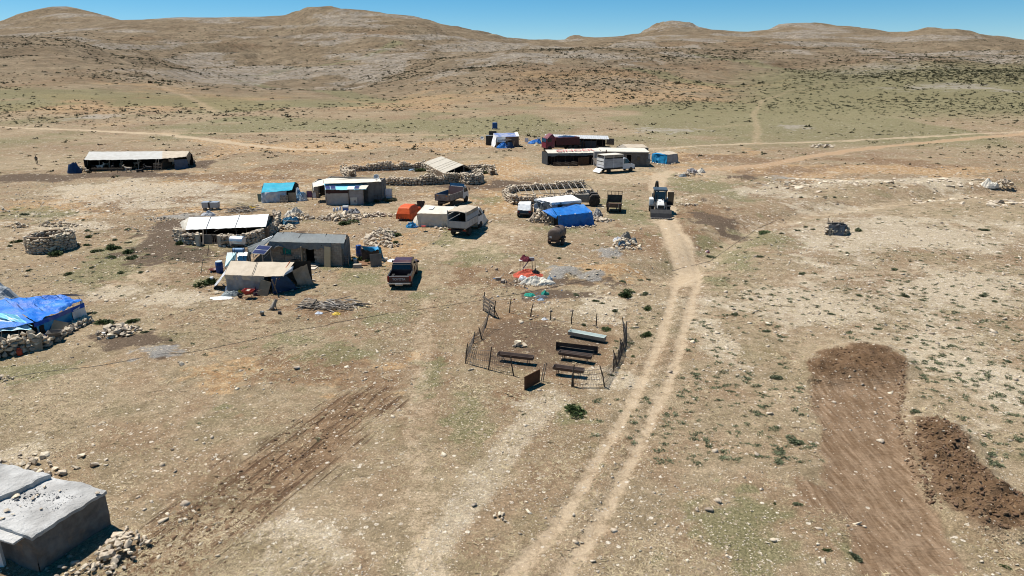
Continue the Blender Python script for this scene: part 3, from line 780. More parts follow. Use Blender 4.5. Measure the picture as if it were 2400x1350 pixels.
    spk = k.ramp(k.noise(P, 6.0, 3, 0.8), 0.60, 0.72)        # dark specks painted in as occlusion-like shade
    spk = k.math('MULTIPLY', spk, k.math('SUBTRACT', 0.42, k.math('MULTIPLY', quiet, 0.6)), clamp=True)
    col = k.mix(spk, col, (0.12, 0.092, 0.055))
    k.l.new(col, k.b.inputs['Base Color'])
    k.b.inputs['Roughness'].default_value = 1.0
    k.b.inputs['Specular IOR Level'].default_value = 0.08
    h = k.math('ADD', k.math('MULTIPLY', n_gr, 0.35), k.math('ADD', k.math('MULTIPLY', n_fine, 0.8), k.math('MULTIPLY', n_sm, 1.6)))
    h = k.math('ADD', h, k.math('MULTIPLY', chip, 0.45))
    h = k.math('ADD', h, k.math('MULTIPLY', k.math('MULTIPLY', farf, k.noise(P, 0.35, 5, 0.7)), 14.0))
    mt = k.new('ShaderNodeMapping'); mt.inputs['Scale'].default_value = (1.3, 8.0, 1.0); k.l.new(P, mt.inputs['Vector'])
    h = k.math('ADD', h, k.math('MULTIPLY', k.math('MULTIPLY', em, k.noise(mt.outputs['Vector'], 1.0, 3, 0.6, 0.4)), 1.6))
    h = k.math('SUBTRACT', h, k.math('MULTIPLY', fur, 0.9))
    k.bump(h, 0.9, 0.08)
    return m
GROUND = ground_material()
NY, NX = GX.shape
VV = np.stack([GX, GY, GZ], -1).reshape(-1, 3)
dzdx = np.gradient(GZ, axis=1) / np.gradient(GX, axis=1); dzdy = np.gradient(GZ, axis=0) / np.gradient(GY, axis=0)
NRM = np.stack([-dzdx, -dzdy, np.ones_like(GZ)], -1).reshape(-1, 3); NRM /= np.linalg.norm(NRM, axis=1)[:, None]
jj, ii = np.meshgrid(np.arange(NY - 1), np.arange(NX - 1), indexing='ij')
i0 = (jj * NX + ii); QUAD = np.stack([i0, i0 + 1, i0 + NX + 1, i0 + NX], -1).reshape(-1, 4)
fcat = cat[:-1, :-1].reshape(-1)
def sheet(name, c):
    q = QUAD[fcat == c]; used, inv = np.unique(q, return_inverse=True)
    q = inv.reshape(-1, 4)
    me = bpy.data.meshes.new(name)
    me.vertices.add(len(used)); me.vertices.foreach_set('co', VV[used].astype(np.float32).ravel())
    me.loops.add(q.size); me.loops.foreach_set('vertex_index', q.astype(np.int32).ravel())
    me.polygons.add(len(q)); me.polygons.foreach_set('loop_start', np.arange(0, q.size, 4, dtype=np.int32))
    me.polygons.foreach_set('use_smooth', np.ones(len(q), bool))
    me.update(calc_edges=True)
    for nm, arr in (('mask_a', attA), ('mask_b', attB), ('mask_d', attD)):
        at_ = me.attributes.new(nm, 'FLOAT_COLOR', 'POINT'); at_.data.foreach_set('color', arr[used].ravel())
    at_ = me.attributes.new('mask_c', 'FLOAT', 'POINT'); at_.data.foreach_set('value', orange[used])
    me.normals_split_custom_set_from_vertices(NRM[used].astype(np.float32))
    me.materials.append(GROUND)
    o = obj(name, me); o['kind'] = 'structure'
    return o
tag(sheet('ground', 0), 'dry stony steppe ground with straw grass and bare soil', 'ground')
tag(sheet('dirt_road', 1), 'pale dirt road with two wheel ruts winding past the tents', 'road')
tag(sheet('excavated_ground', 2), 'freshly scraped red-brown earth pad with spoil bank', 'bare earth')
tag(sheet('hills', 3), 'brown scrubby limestone hills behind the settlement', 'hills')

# ------------------------------------------------------------------ loose stones, dry grass and scrub on the ground
def gz_at(x, y):
    """height of the ground sheet itself at many points"""
    i = np.clip(np.searchsorted(gx, x) - 1, 0, NX - 2); j = np.clip(np.searchsorted(gy, y) - 1, 0, NY - 2)
    fx = (x - gx[i]) / (gx[i+1] - gx[i]); fy = (y - gy[j]) / (gy[j+1] - gy[j])
    return (GZ[j, i]*(1-fx) + GZ[j, i+1]*fx)*(1-fy) + (GZ[j+1, i]*(1-fx) + GZ[j+1, i+1]*fx)*fy
def mask_at(arr, x, y):
    i = np.clip(np.searchsorted(gx, x) - 1, 0, NX - 2); j = np.clip(np.searchsorted(gy, y) - 1, 0, NY - 2)
    return arr[j, i]
def scatter(n, y0, y1, seed, power=1.6, tmax=0.88):
    rng = np.random.default_rng(seed)
    y = (y0 ** (1 - power) + rng.random(n) * (y1 ** (1 - power) - y0 ** (1 - power))) ** (1 / (1 - power))
    x = y * rng.uniform(-tmax, tmax, n)
    return x, y, rng
def low_rock(seed):
    r = random.Random(seed); bm = bmesh.new()
    for _ in range(8):
        a = r.uniform(0, 6.28); z = r.uniform(-1, 1); q = math.sqrt(1 - z * z)
        bm.verts.new((0.5 * q * math.cos(a), 0.5 * q * math.sin(a), 0.33 * z))
    bmesh.ops.convex_hull(bm, input=bm.verts)
    for v in [v for v in bm.verts if not v.link_faces]: bm.verts.remove(v)
    me = bpy.data.meshes.new('pebble'); bm.to_mesh(me); bm.free(); r_ = _arr(me); bpy.data.meshes.remove(me); return r_
PEB = [low_rock(s) for s in range(8)]
x, y, rng = scatter(80000, 19, 150, 3, 1.7)
keep = rng.random(len(x)) < np.clip(0.03 + 1.0 * mask_at(pale, x, y) * sstep(-.3, .2, fbm(x * .5, y * .5, 3, 52)) + 0.6 * sstep(0.02, 0.3, fbm(x * .22, y * .22, 4, 51)) + 0.5 * mask_at(ash, x, y) * 0.4, 0, 1) * (1 - 0.85 * np.clip(mask_at(tr, x, y) + 1.2 * mask_at(dark, x, y), 0, 1))
x, y = x[keep], y[keep]; n = len(x)
s = 0.05 * rng.lognormal(0, 0.62, n) * np.clip(y / 34, 0.8, 1.9)
scl = np.stack([s * rng.uniform(.9, 1.5, n), s * rng.uniform(.8, 1.2, n), s * rng.uniform(.5, 1.0, n)], 1)
V, T = merge(np.stack([x, y, gz_at(x, y) + s * .05], 1), scl, rots(n, rng, .4), PEB, rng.integers(0, 8, n))
o = obj('gravel', tri_mesh('gravel', V, T, M('pale_gravel', (0.60, 0.52, 0.41), (0.40, 0.32, 0.235), 3.0, 0.95, 0.0, vary=0.3)))
tag(o, 'scattered pale limestone pebbles lying over the dry ground', 'gravel', kind='stuff')

def grass_arr(seed, blades, h, w):
    r = random.Random(seed); v, t = [], []
    for _ in range(blades):
        a = r.uniform(0, 6.28); rr = r.uniform(0, .55); bx, by = rr * math.cos(a), rr * math.sin(a)
        b = r.uniform(0, 6.28); hh = h * r.uniform(.3, 1.0) * .5; ox, oy = r.uniform(.5, 1.0) * math.cos(b), r.uniform(.5, 1.0) * math.sin(b)
        dx, dy = w * math.cos(b + 1.57), w * math.sin(b + 1.57); o = len(v)
        v += [(bx - dx, by - dy, 0), (bx + dx, by + dy, 0), (bx + ox, by + oy, hh)]; t.append((o, o + 1, o + 2))
    return np.array(v), np.array(t)
GRA = [grass_arr(s, 8, 0.8, .10) for s in range(6)]
x, y, rng = scatter(70000, 19, 100, 5, 1.9)
keep = rng.random(len(x)) < (1 - np.clip(mask_at(tr, x, y) * 1.2 + mask_at(exc, x, y) * 1.5 + mask_at(dark, x, y) + 0.8 * mask_at(ash, x, y), 0, 1)) * np.clip(.35 + 1.6 * fbm(x * .3, y * .3, 3, 61), .06, 1)
x, y = x[keep], y[keep]; n = len(x)
s = 0.085 * rng.lognormal(0, 0.35, n) * np.clip(y / 32, .85, 1.6)
V, T = merge(np.stack([x, y, gz_at(x, y) - 0.005], 1), np.stack([s * 1.9, s * 1.9, s * .75], 1), rots(n, rng, .1), GRA, rng.integers(0, 6, n))
me = tri_mesh('dry_grass', V, T, M('straw', (0.42, 0.335, 0.215), (0.24, 0.185, 0.105), 0.35, 0.9, 0.0, vary=0.3))
o = obj('dry_grass', me)
tag(o, 'short dry straw grass covering the stony ground', 'grass', kind='stuff')

def shrub_arr(seed, n, dome=0.62, leaf=1.0):
    """leafy cushion: many small leaf blades spread through a low dome, dense, open at the rim"""
    r = random.Random(seed); v, t = [], []
    lob = [(r.uniform(-.28, .28), r.uniform(-.28, .28), r.uniform(.2, .36)) for _ in range(5)]
    for _ in range(n):
        lx, ly, lr = r.choice(lob)
        a = r.uniform(0, 6.28); q = r.random() ** .45; el = math.asin(r.uniform(-.05, 1))
        x = lx + lr * q * math.cos(a) * math.cos(el); y = ly + lr * q * math.sin(a) * math.cos(el); z = max(.01, lr * q * math.sin(el) * dome * 2.2)
        L = r.uniform(.06, .13) * leaf; d = Vector((math.cos(a) * math.cos(el) + r.uniform(-.5, .5), math.sin(a) * math.cos(el) + r.uniform(-.5, .5), math.sin(el) + r.uniform(-.2, .8))).normalized() * L
        sd = d.cross(Vector((r.uniform(-1, 1), r.uniform(-1, 1), r.uniform(-1, 1)))).normalized() * L * .42
        p = Vector((x, y, z)); o = len(v)
        v += [tuple(p - sd), tuple(p + sd), tuple(p + d)]; t.append((o, o + 1, o + 2))
    return np.array(v), np.array(t)
LEAFG = M('leaf_green', (0.075, 0.10, 0.03), (0.035, 0.055, 0.016), 3.0, 0.75, 0.0, vary=0.3)
LEAFS = M('leaf_sage', (0.155, 0.17, 0.095), (0.085, 0.10, 0.05), 3.0, 0.85, 0.0, vary=0.3)
LEAFD = M('leaf_scrub', (0.085, 0.082, 0.04), (0.05, 0.046, 0.025), 0.5, 0.9, 0.0, vary=0.35)
SHA = [shrub_arr(s, 800, .66, 1.15) for s in range(5)]
SHB = [shrub_arr(20 + s, 14, .55, 3.6) for s in range(6)]
SHG = [tri_mesh('shrub_green', v, t, LEAFG) for v, t in SHA]
SHS = [tri_mesh('shrub_sage', v, t, LEAFS) for v, t in SHA]
# far scrub on the slopes
x, y, rng = scatter(150000, 95, 1150, 9, 1.3, .82)
hh = hills(x, y)
dn = sstep(110, 210, y + 60 * fbm(x * .02, y * .02, 2, 5)) * np.clip(.22 + .8 * sstep(1, 12, hh) * (1 - sstep(520, 1000, y) * .4), 0, 1) * np.clip(.5 + 1.5 * fbm(x * .012, y * .012, 4, 71), .06, 1) * (1 - np.clip(mask_at(tr, x, y) * 2 + mask_at(outc, x, y) * .5, 0, 1))
keep = rng.random(len(x)) < dn
x, y = x[keep], y[keep]; n = len(x)
s = rng.lognormal(0, .4, n) * (0.5 + .55 * sstep(150, 420, y) + .5 * sstep(420, 900, y))
V, T = merge(np.stack([x, y, gz_at(x, y) - .03], 1), np.stack([s * 1.3, s * 1.1, s * .62], 1), rots(n, rng, .05), SHB, rng.integers(0, 6, n))
tag(obj('hillside_scrub', tri_mesh('hillside_scrub', V, T, LEAFD)), 'dark low scrub dotted over the far slopes', 'scrub', kind='stuff')
# rest of the low sage tufts nearby, too many to count
x, y, rng = scatter(13000, 26, 130, 13, 1.35)
rightside = sstep(0.10, .22, x / y) * (1 - sstep(105, 125, y)); leftside = sstep(.36, .5, -x / y) * sstep(48, 58, y) * (1 - sstep(85, 95, y))
bankside = mx(blob_mask(x, y, 1660, 450, 90, 40), mx(blob_mask(x, y, 1740, 590, 90, 70), blob_mask(x, y, 1430, 630, 100, 50)))
dn = np.clip(mx(rightside * .75, mx(leftside * .5, mx(bankside * 1.2, .05))), 0, 1) * np.clip(.5 + 2.2 * fbm(x * .1, y * .1, 3, 81), .05, 1) * (1 - np.clip(mask_at(tr, x, y) * 1.6 + mask_at(exc, x, y) * 3 + .8 * mask_at(brown, x, y), 0, 1))
keep = rng.random(len(x)) < dn
x, y = x[keep], y[keep]; n = len(x)
s = np.clip(.26 * rng.lognormal(0, .45, n), .1, .42)
SHC = [shrub_arr(40 + i, 80, .45, 1.6) for i in range(5)]
V, T = merge(np.stack([x, y, gz_at(x, y) - .01], 1), np.stack([s * 1.5, s * 1.2, s * .6], 1), rots(n, rng, .05), SHC, rng.integers(0, 5, n))
tag(obj('sage_tufts', tri_mesh('sage_tufts', V, T, LEAFS)), 'small grey-green cushion plants sprinkled over the stony slopes', 'ground cover', kind='stuff')
# ------------------------------------------------------------------ helpers for shelters
class Site:
    """a thing on the ground; p() gives the local point at height h above its foot, seen along a survey line"""
    def __init__(self, name, label, cat, px, py, group=None):
        self.O = at(px, py); self.o = thing(name, label, cat, self.O, 0.0, group)
    def p(self, px, py, h=0.0):
        xc = (px - 1200.0) / FPX; yc = (675.0 - py) / FPX
        dy = CP + yc * SP; dz = -SP + yc * CP
        t = (self.O.z + h - CAMH) / dz
        return Vector((t * xc, t * dy, self.O.z + h)) - self.O
    def part(self, name, mb, mat, parent=None, **kw):
        return part(name, mb, mat, parent or self.o, **kw)
def low(v, z=-0.06): return Vector((v.x, v.y, z))
def mixv(a, b, t): return a + (b - a) * t
def vwall(mb, A, B, z0, z1, th=0.15):
    d = B - A
    return mb.box(((A.x+B.x)/2, (A.y+B.y)/2, (z0+z1)/2), (math.hypot(d.x, d.y), th, z1 - z0), math.atan2(d.y, d.x))
def pole(s, A, B, r=0.04, mat=None, name='post', parent=None):
    return s.part(name, MB().tube(A, B, r, r * 0.8, 6), mat or WOOD(), parent)
def hang(s, name, A, B, mat, zb=-0.05, out=(0, 0), nu=18, nv=8, amp=0.05, seed=1, folds=0.05, ffreq=1.6, ragged=0.0, parent=None, frac=1.0):
    """a sheet hanging from A-B to the ground (or part of the way)"""
    amp *= 1.7; folds *= 1.6
    a2 = Vector((A.x + out[0], A.y + out[1], A.z + (zb - A.z) * frac)); b2 = Vector((B.x + out[0], B.y + out[1], B.z + (zb - B.z) * frac))
    return s.part(name, MB().cloth(A, B, b2, a2, nu, nv, amp, seed, 0, folds, ffreq, ragged=ragged), mat, parent, smooth=True)
def roof2(s, FL, FR, RL, RR, mat, back=1.0, seed=1, amp=0.035, sag=0.06, nu=30, nv=8, name='roof', drop=0.0, back_z=None):
    """tarpaulin over a ridge: front slope as measured, back slope mirrored behind the ridge"""
    BL = RL + (RL - FL) * back; BR = RR + (RR - FR) * back
    BL.z = FL.z if back_z is None else back_z; BR.z = FR.z if back_z is None else back_z
    m = MB().cloth(RL, RR, FR, FL, nu, nv, amp, seed, sag, 0.015, 1.2, ragged=drop)
    m.cloth(RR, RL, BL, BR, nu, nv, amp, seed + 3, sag)
    s.part(name, m, mat, smooth=True)
    return BL, BR
def seam(s, A, B, mat, r=0.018, n=8, sag=0.0, name='strap', lift=0.03):
    pts = [mixv(A, B, i / n) + Vector((0, 0, lift - sag * 4 * (i / n) * (1 - i / n))) for i in range(n + 1)]
    return s.part(name, MB().path(pts, r, 5), mat)
def crumple_mb(w, d, h, seed, nu=22, nv=16, rough=0.35, pw=1.3):
    """a heap under cloth: dome with sharp creases and an uneven hem"""
    U, V = np.meshgrid(np.linspace(-1, 1, nu + 1), np.linspace(-1, 1, nv + 1))
    rx = U * np.sqrt(1 - V * V / 2); ry = V * np.sqrt(1 - U * U / 2); r = np.hypot(rx, ry)
    e = 1 + 0.35 * fbm(rx * 1.5 + seed, ry * 1.5, 3, seed)
    z = h * (1 - np.clip(r, 0, 1) ** (pw * 2)) * (0.75 + 0.8 * fbm(rx * 1.6, ry * 1.6, 3, seed + 1))
    z = z + h * rough * (0.22 - np.abs(fbm(rx * 3.2, ry * 3.2, 3, seed + 2))) * (1.1 - r * .6)
    z = np.where(r > 0.97, -0.03, np.maximum(z, 0.02))
    P = np.stack([rx * e * w / 2, ry * e * d / 2, z], -1).reshape(-1, 3); N = nu + 1
    m = MB(); m.add(P.tolist(), [(j*N+i, j*N+i+1, (j+1)*N+i+1, (j+1)*N+i) for j in range(nv) for i in range(nu)])
    return m
def heap_cloth(name, label, cat, px, py, w, d, h, mat, seed, rot=0.0, group=None, rough=0.35):
    return single(name, label, cat, crumple_mb(w, d, h, seed, rough=rough), mat, at(px, py), rot, group, smooth=False)
def block_wall(s, A, B, z1, mat, mortar, openings=(), bl=0.42, bh=0.2, th=0.2, limit=300):
    """hollow-block masonry: every block its own piece in front of a recessed mortar core"""
    d = B - A; L = math.hypot(d.x, d.y); ang = math.atan2(d.y, d.x); ux, uy = d.x / L, d.y / L
    core = MB()
    xs = sorted({0.0, L} | {o[0] for o in openings} | {o[1] for o in openings})
    zs = sorted({-0.15, z1 - .01} | {o[2] for o in openings} | {o[3] for o in openings})
    for x0, x1 in zip(xs[:-1], xs[1:]):
        for z0, zz in zip(zs[:-1], zs[1:]):
            if any(o[0] - .001 <= x0 and x1 <= o[1] + .001 and o[2] - .001 <= z0 and zz <= o[3] + .001 for o in openings): continue
            xm = (x0 + x1) / 2
            core.box((A.x + ux * xm, A.y + uy * xm, (z0 + zz) / 2), (x1 - x0, th - 0.03, zz - z0), ang)
    s.part('mortar_core', core, mortar)
    me = mesh_of(MB().box((0, 0, 0), (bl - 0.018, th, bh - 0.018)), mat, 'block')
    half = mesh_of(MB().box((0, 0, 0), (bl / 2 - 0.018, th, bh - 0.018)), mat, 'block')
    n = 0
    for c in range(int(z1 / bh + .3)):
        x = -(bl / 2) * (c % 2)
        while x < L - .05:
            xa, xb = max(0, x), min(L, x + bl); z = c * bh + bh / 2; xm = (xa + xb) / 2
            if xb - xa > .12 and not any(xb > o[0] + .03 and xa < o[1] - .03 and z > o[2] and z < o[3] for o in openings):
                o = obj('block', me if xb - xa > bl * .75 else half, s.o); n += 1
                o.location = (A.x + ux * xm, A.y + uy * xm, z); o.rotation_euler = (random.gauss(0, .012), 0, ang + random.gauss(0, .012))
                if xb - xa <= bl * .75: o.scale = ((xb - xa) / (bl / 2), 1, 1)
            x += bl
    return L
def barrel(name, label, px, py, r, h, mat, group=None, lid=None):
    t = thing(name, label, 'barrel', at(px, py), 0, group)
    part('body', MB().lathe([(r*.86, 0), (r*.95, .03), (r*.97, h*.3), (r, h*.33), (r*.97, h*.36), (r*.97, h*.64), (r, h*.67), (r*.97, h*.7), (r*.93, h*.96), (r*.85, h)], n=16), mat, t, smooth=True)
    part('lid', MB().lathe([(r*.9, h - .02), (r*.9, h + .03), (r*.8, h + .05)], n=16), lid or mat, t)
    return t
def bucket(name, label, px, py, r, h, mat, z=0.0, group=None):
    t = thing(name, label, 'bucket', at(px, py) + Vector((0, 0, z)), 0, group)
    part('body', MB().lathe([(r*.75, 0), (r, h), (r*1.06, h), (r*1.06, h-.03)], n=14), mat, t, smooth=True)
    part('handle', MB().path([(-r, 0, h), (-r*.6, 0, h + r*.7), (r*.6, 0, h + r*.7), (r, 0, h)], .008), STEEL(), t)
    return t
def slab(name, label, cat, px, py, w, l, th, mat, rot=0, tilt=0, tiltx=0, z=0.0, group=None):
    o = single(name, label, cat, MB().box((0, 0, 0), (w, l, th)), mat, at(px, py) + Vector((0, 0, z + th / 2 + .01)), rot, group, bevel=.008)
    o.rotation_euler = (tiltx, tilt, rot); return o
BUSHES = []
def bush(label, px, py, w_px, h=0.5, kind='g', name='shrub', group=None, catg='shrub', squash=1.0):
    """a cushion of leaves whose width on the survey photo is w_px"""
    P = at(px, py); x1, _ = hit(px + w_px, py); w = abs(x1 - P.x)
    o = obj(name, random.choice(SHG if kind == 'g' else SHS)); o.location = P - Vector((0, 0, .02)); o.scale = (w, w * .8 * squash, w * h)
    o.rotation_euler = (0, 0, random.uniform(0, 6.28)) if squash == 1 else (0, 0, 0)
    tag(o, label, catg, group)
    if label is None: BUSHES.append((o, px, py, kind))
    return o
def stones_thing(name, label, px, py, data, cat='stone heap', rot=0, limit=300, group=None):
    t = thing(name, label, cat, at(px, py), rot, group); stones(t, *data, limit=limit); return t
def dish(s, C, r, tilt, az, mast_from, mat=None):
    """satellite dish: shallow bowl on a mast, with feed arm"""
    prof = [(0.001, 0.0)] + [(r * k / 5, 0.22 * r * (k / 5) ** 2) for k in range(1, 6)] + [(r * k / 5, 0.22 * r * (k / 5) ** 2 - .015) for k in (5, 3)] + [(0.001, -.015)]
    m = MB().lathe(prof, n=20, cap=False)
    R = Matrix.Rotation(az, 3, 'Z') @ Matrix.Rotation(tilt, 3, 'X')
    m.v = [tuple(R @ Vector(v) + C) for v in m.v]
    d = s.part('dish', m, mat or WHITE(), smooth=True)
    f = R @ Vector((0, 0, r * .9)) + C; e = R @ Vector((0, -r * .9, .1 * r)) + C
    s.part('feed_arm', MB().tube(e, f, .015).box(f, (.06, .06, .09)), STEEL(), d)
    s.part('mast', MB().tube(mast_from, C, .03), STEEL())
TB = lambda n, a, b=None, **k: TARP(n, a, b, **k)
BEIGE = TB('beige_canvas', (0.50, 0.42, 0.32), (0.42, 0.345, 0.255), dirt=(0.26, 0.19, 0.13))
CREAM = TB('cream_canvas', (0.66, 0.61, 0.52), (0.57, 0.52, 0.43), dirt=(0.42, 0.35, 0.26))
WHITET = TB('white_tarpaulin', (0.86, 0.86, 0.85), (0.81, 0.81, 0.80), dirt=(0.68, 0.65, 0.6), amt=0.2)
GREYT = TB('grey_tarpaulin', (0.155, 0.175, 0.18), (0.115, 0.13, 0.135), dirt=(0.25, 0.22, 0.18), amt=.3)
GREYP = TB('grey_plastic_sheet', (0.34, 0.32, 0.31), (0.24, 0.22, 0.215), dirt=(0.16, 0.12, 0.09))
SILVP = TB('silver_plastic_sheet', (0.62, 0.63, 0.65), (0.45, 0.45, 0.46), dirt=(0.3, 0.26, 0.2))
BLUET = TB('blue_tarpaulin', (0.014, 0.165, 0.52), (0.012, 0.11, 0.38), dirt=(0.14, 0.30, 0.50), amt=.6, rough=.5, bump=1.0)  # lighter dirt tone paints dust and the light along creases
NAVYT = TB('navy_tarpaulin', (0.018, 0.06, 0.15), (0.012, 0.04, 0.10), dirt=(0.05, 0.07, 0.10), amt=.4)
STEELB = TB('faded_blue_tarpaulin', (0.03, 0.15, 0.26), (0.02, 0.10, 0.18), dirt=(0.10, 0.15, 0.18), amt=.4)
TEALT = TB('turquoise_tarpaulin', (0.012, 0.34, 0.47), (0.01, 0.27, 0.39), dirt=(0.03, 0.22, 0.3), amt=.3, rough=.5)
CYANT = TB('light_blue_tarpaulin', (0.22, 0.58, 0.74), (0.16, 0.48, 0.64), dirt=(0.4, 0.5, 0.5), amt=.2)
AZURT = TB('azure_tarpaulin', (0.015, 0.27, 0.52), (0.01, 0.17, 0.38), dirt=(0.3, 0.5, 0.6), amt=.2)
PATCHT = TB('blue_white_plastic', (0.05, 0.22, 0.38), (0.6, 0.62, 0.62), dirt=(0.04, 0.16, 0.34), amt=.6)
BLACKT = TB('black_plastic_sheet', (0.022, 0.022, 0.025), (0.04, 0.04, 0.042), amt=.1, rough=.4)
TAUPE = TB('taupe_canvas', (0.30, 0.26, 0.21), (0.22, 0.19, 0.15), dirt=(0.14, 0.11, 0.08))
ORANGE = TB('orange_car_cover', (0.72, 0.115, 0.025), (0.62, 0.085, 0.018), dirt=(0.5, 0.08, .02), amt=.3, rough=.5)
BLOCK = M('concrete_block', (0.36, 0.305, 0.245), (0.29, 0.24, 0.19), 5.0, .95, .4, 25.0, vary=.14)
MORTAR = M('mortar', (0.22, 0.185, 0.145), None, 5.0, 1.0, .4, 20.0)
DARKIN = M('painted_interior_shade', (0.03, 0.025, 0.02), (0.018, 0.015, 0.013), 2.0, 1.0, .2)  # near-black colour that paints the shade inside the shelters
PLASTER = M('grey_plaster', (0.17, 0.165, 0.155), (0.12, 0.115, 0.105), 2.0, .95, .35, 14.0)
ROPE = M('black_rope', (0.03, 0.028, 0.026), None, 5.0, .9, 0)
OROPE = M('orange_rope', (0.62, 0.16, 0.05), None, 5.0, .8, 0)
RED = M('red_paint', (0.33, 0.03, 0.025), (0.24, 0.03, 0.025), 4.0, .5, .15, dirt=(.2, .12, .08), dirt_amt=.4)
BLUEP = M('blue_plastic', (0.015, 0.06, 0.24), (0.012, 0.045, 0.17), 3.0, .4, .1)
YELL = M('yellow_plastic', (0.65, 0.45, 0.06), (0.55, 0.36, 0.05), 3.0, .5, .3)
PINK = M('purple_cloth', (0.24, 0.11, 0.18), (0.18, 0.08, 0.13), 3.0, .9, .4)
WCLOTH = M('white_cloth', (0.68, 0.66, 0.66), (0.55, 0.52, 0.53), 3.0, .9, .4)

# ------------------------------------------------------------------ beige tarpaulin hut
s = Site('tarpaulin_hut', 'beige tarpaulin hut with open doorway and dark blue front sheet beside red wheelbarrow', 'hut', 600, 684)
FL, FR, RL, RR = s.p(526, 644, 1.35), s.p(664, 648, 1.42), s.p(541, 611, 2.02), s.p(690, 614, 2.05)
BL, BR = roof2(s, FL, FR, RL, RR, BEIGE, 1.0, 3, .04, .05)
bl, br = s.p(524, 683), s.p(640, 690)
hang(s, 'front_sheet', FL + Vector((0, -.02, -.03)), mixv(FL, FR, .62), GREYP, nu=26, amp=.10, seed=4, folds=.07)
hang(s, 'eave_flap', FL + Vector((0, -.06, 0)), mixv(FL, FR, .68) + Vector((0, -.06, 0)), BEIGE, nu=20, nv=4, amp=.05, seed=8, folds=.05, frac=.24, ragged=.12)
D0, D1 = mixv(FL, FR, .64), mixv(FL, FR, .80)
s.part('doorway_shade_sheet', vwall(MB(), D0 + Vector((0, 1.2, 0)), D1 + Vector((0.5, 1.2, 0)), 0, 1.4, .04), DARKIN)  # dark sheet standing in for the shade beyond the doorway
x2 = s.p(699, 677)
s.part('blue_front_sheet', MB().cloth(D1 + Vector((0, -.03, .0)), FR + Vector((.2, 0, .05)), x2, low(s.p(641, 689)), 18, 9, .12, 6, 0, .06, 1.0), NAVYT, smooth=True)
e1, e2, e3, e4 = s.p(685, 634, 1.55), s.p(721, 620, 1.75), s.p(733, 667), s.p(699, 673)
s.part('side_sheet', MB().cloth(e1, e2, e3, e4, 16, 10, .13, 9, 0, .07, 1.6), TAUPE, smooth=True)
s.part('gable_shade_sheet', MB().cloth(RR, e2 + Vector((0, .8, 0.1)), low(e2 + Vector((0, .9, 0))), low(RR + Vector((0, .2, 0))), 6, 6, .03, 2), DARKIN, smooth=True)  # dark sheet put in for the shade under the gable
s.part('silver_flap', MB().cloth(mixv(RR, FR, .35), e1 + Vector((.1, .1, .35)), e1 + Vector((.05, -.05, -.1)), FR, 6, 6, .1, 3), SILVP, smooth=True)
s.part('left_skirt', MB().cloth(RL, FL, low(s.p(500, 677)), low(s.p(505, 668)), 10, 10, .07, 5, 0, .06, 2.0), SILVP, smooth=True)
hang(s, 'back_sheet', BL, BR, GREYT, nu=20, seed=7)
s.part('hut_floor_shade', MB().b2((bl.x, 0.1, -.02), (br.x, 3.0, .015)), DARKIN)  # floor painted dark for the shade inside the hut
seam(s, mixv(RL, RR, .42), mixv(FL, FR, .47), ROPE, .02)
seam(s, mixv(RL, RR, .93), mixv(FL, FR, .92) + Vector((0, -.05, -.25)), OROPE, .025)
pole(s, s.p(641, 688), s.p(648, 653, 1.4), .045); pole(s, s.p(637, 656, 1.3), s.p(651, 690, 0), .05)
s.part('door_board', MB().box(s.p(619, 676, .55), (.75, .04, 1.15), .1, -.25, .3), PLY())
for q, (u, v, sz) in enumerate([(655, 684, .3), (684, 681, .34), (702, 674, .3), (708, 672, .28), (714, 671, .26), (735, 657, .4), (696, 674, .25), (535, 681, .3), (546, 683, .3), (490, 679, .3), (511, 684, .35)]):
    st = obj('weight_stone', ROCKS[q % 10], s.o); st.location = s.p(u, v, .08); st.scale = (sz, sz * .8, sz * .8)
# ------------------------------------------------------------------ block house with grey roof
s = Site('block_house', 'concrete block house with grey tarpaulin roof, open door and teal shuttered window', 'house', 720, 620)
A, B = s.p(640, 614), s.p(804, 624); C = s.p(838, 600)
L = (B - A).length
def fr(u): return (u - 640) / 164.0 * L
ops = [(fr(667), fr(687), .75, 1.35), (fr(720), fr(741), -.15, 1.68)]
block_wall(s, A, B, 1.95, BLOCK, MORTAR, ops)
FL, FR, RL, RR = s.p(630, 566, 1.98), s.p(806, 570, 2.03), s.p(650, 543, 2.5), s.p(812, 549, 2.55)
BL, BR = roof2(s, FL, FR, RL, RR, GREYT, 1.0, 11, .05, .06, 34, 9)
BK, C = low(BL) + Vector((.15, -.1, 0)), low(BR) + Vector((-.1, -.1, 0))
w = MB(); vwall(w, B + (C - B) * .03, C, -.1, 1.9, .18); vwall(w, C, BK, -.1, 1.85, .18); vwall(w, BK, A + (BK - A) * .03, -.1, 1.9, .18)
s.part('side_walls', w, PLASTER)
s.part('room_shade_sheet', vwall(MB(), A + (BK - A) * .5, B + (C - B) * .5, 0, 1.9, .05), DARKIN)  # dark sheet that paints the shade of the room behind the openings
hang(s, 'roof_valance', FL + Vector((0, -.04, 0)), FR + Vector((0, -.04, 0)), GREYT, nu=40, nv=5, amp=.06, seed=12, folds=.05, ffreq=1.1, frac=.29, ragged=.2)
s.part('gable_sheet', MB().cloth(RR, BR, low(C, .5), low(B, .6), 14, 10, .06, 13, 0, .06, 1.4), GREYT, smooth=True)
for t in (.10, .36, .72): seam(s, mixv(RL, RR, t), mixv(FL, FR, t - .02) + Vector((0, -.07, -.3)), ROPE, .018)
q = MB()
q.cloth(s.p(640, 556, 2.15), s.p(632, 566, 1.98), s.p(586, 596, .9), s.p(580, 578, 1.42), 14, 10, .06, 15, 0, .03, 1.5)
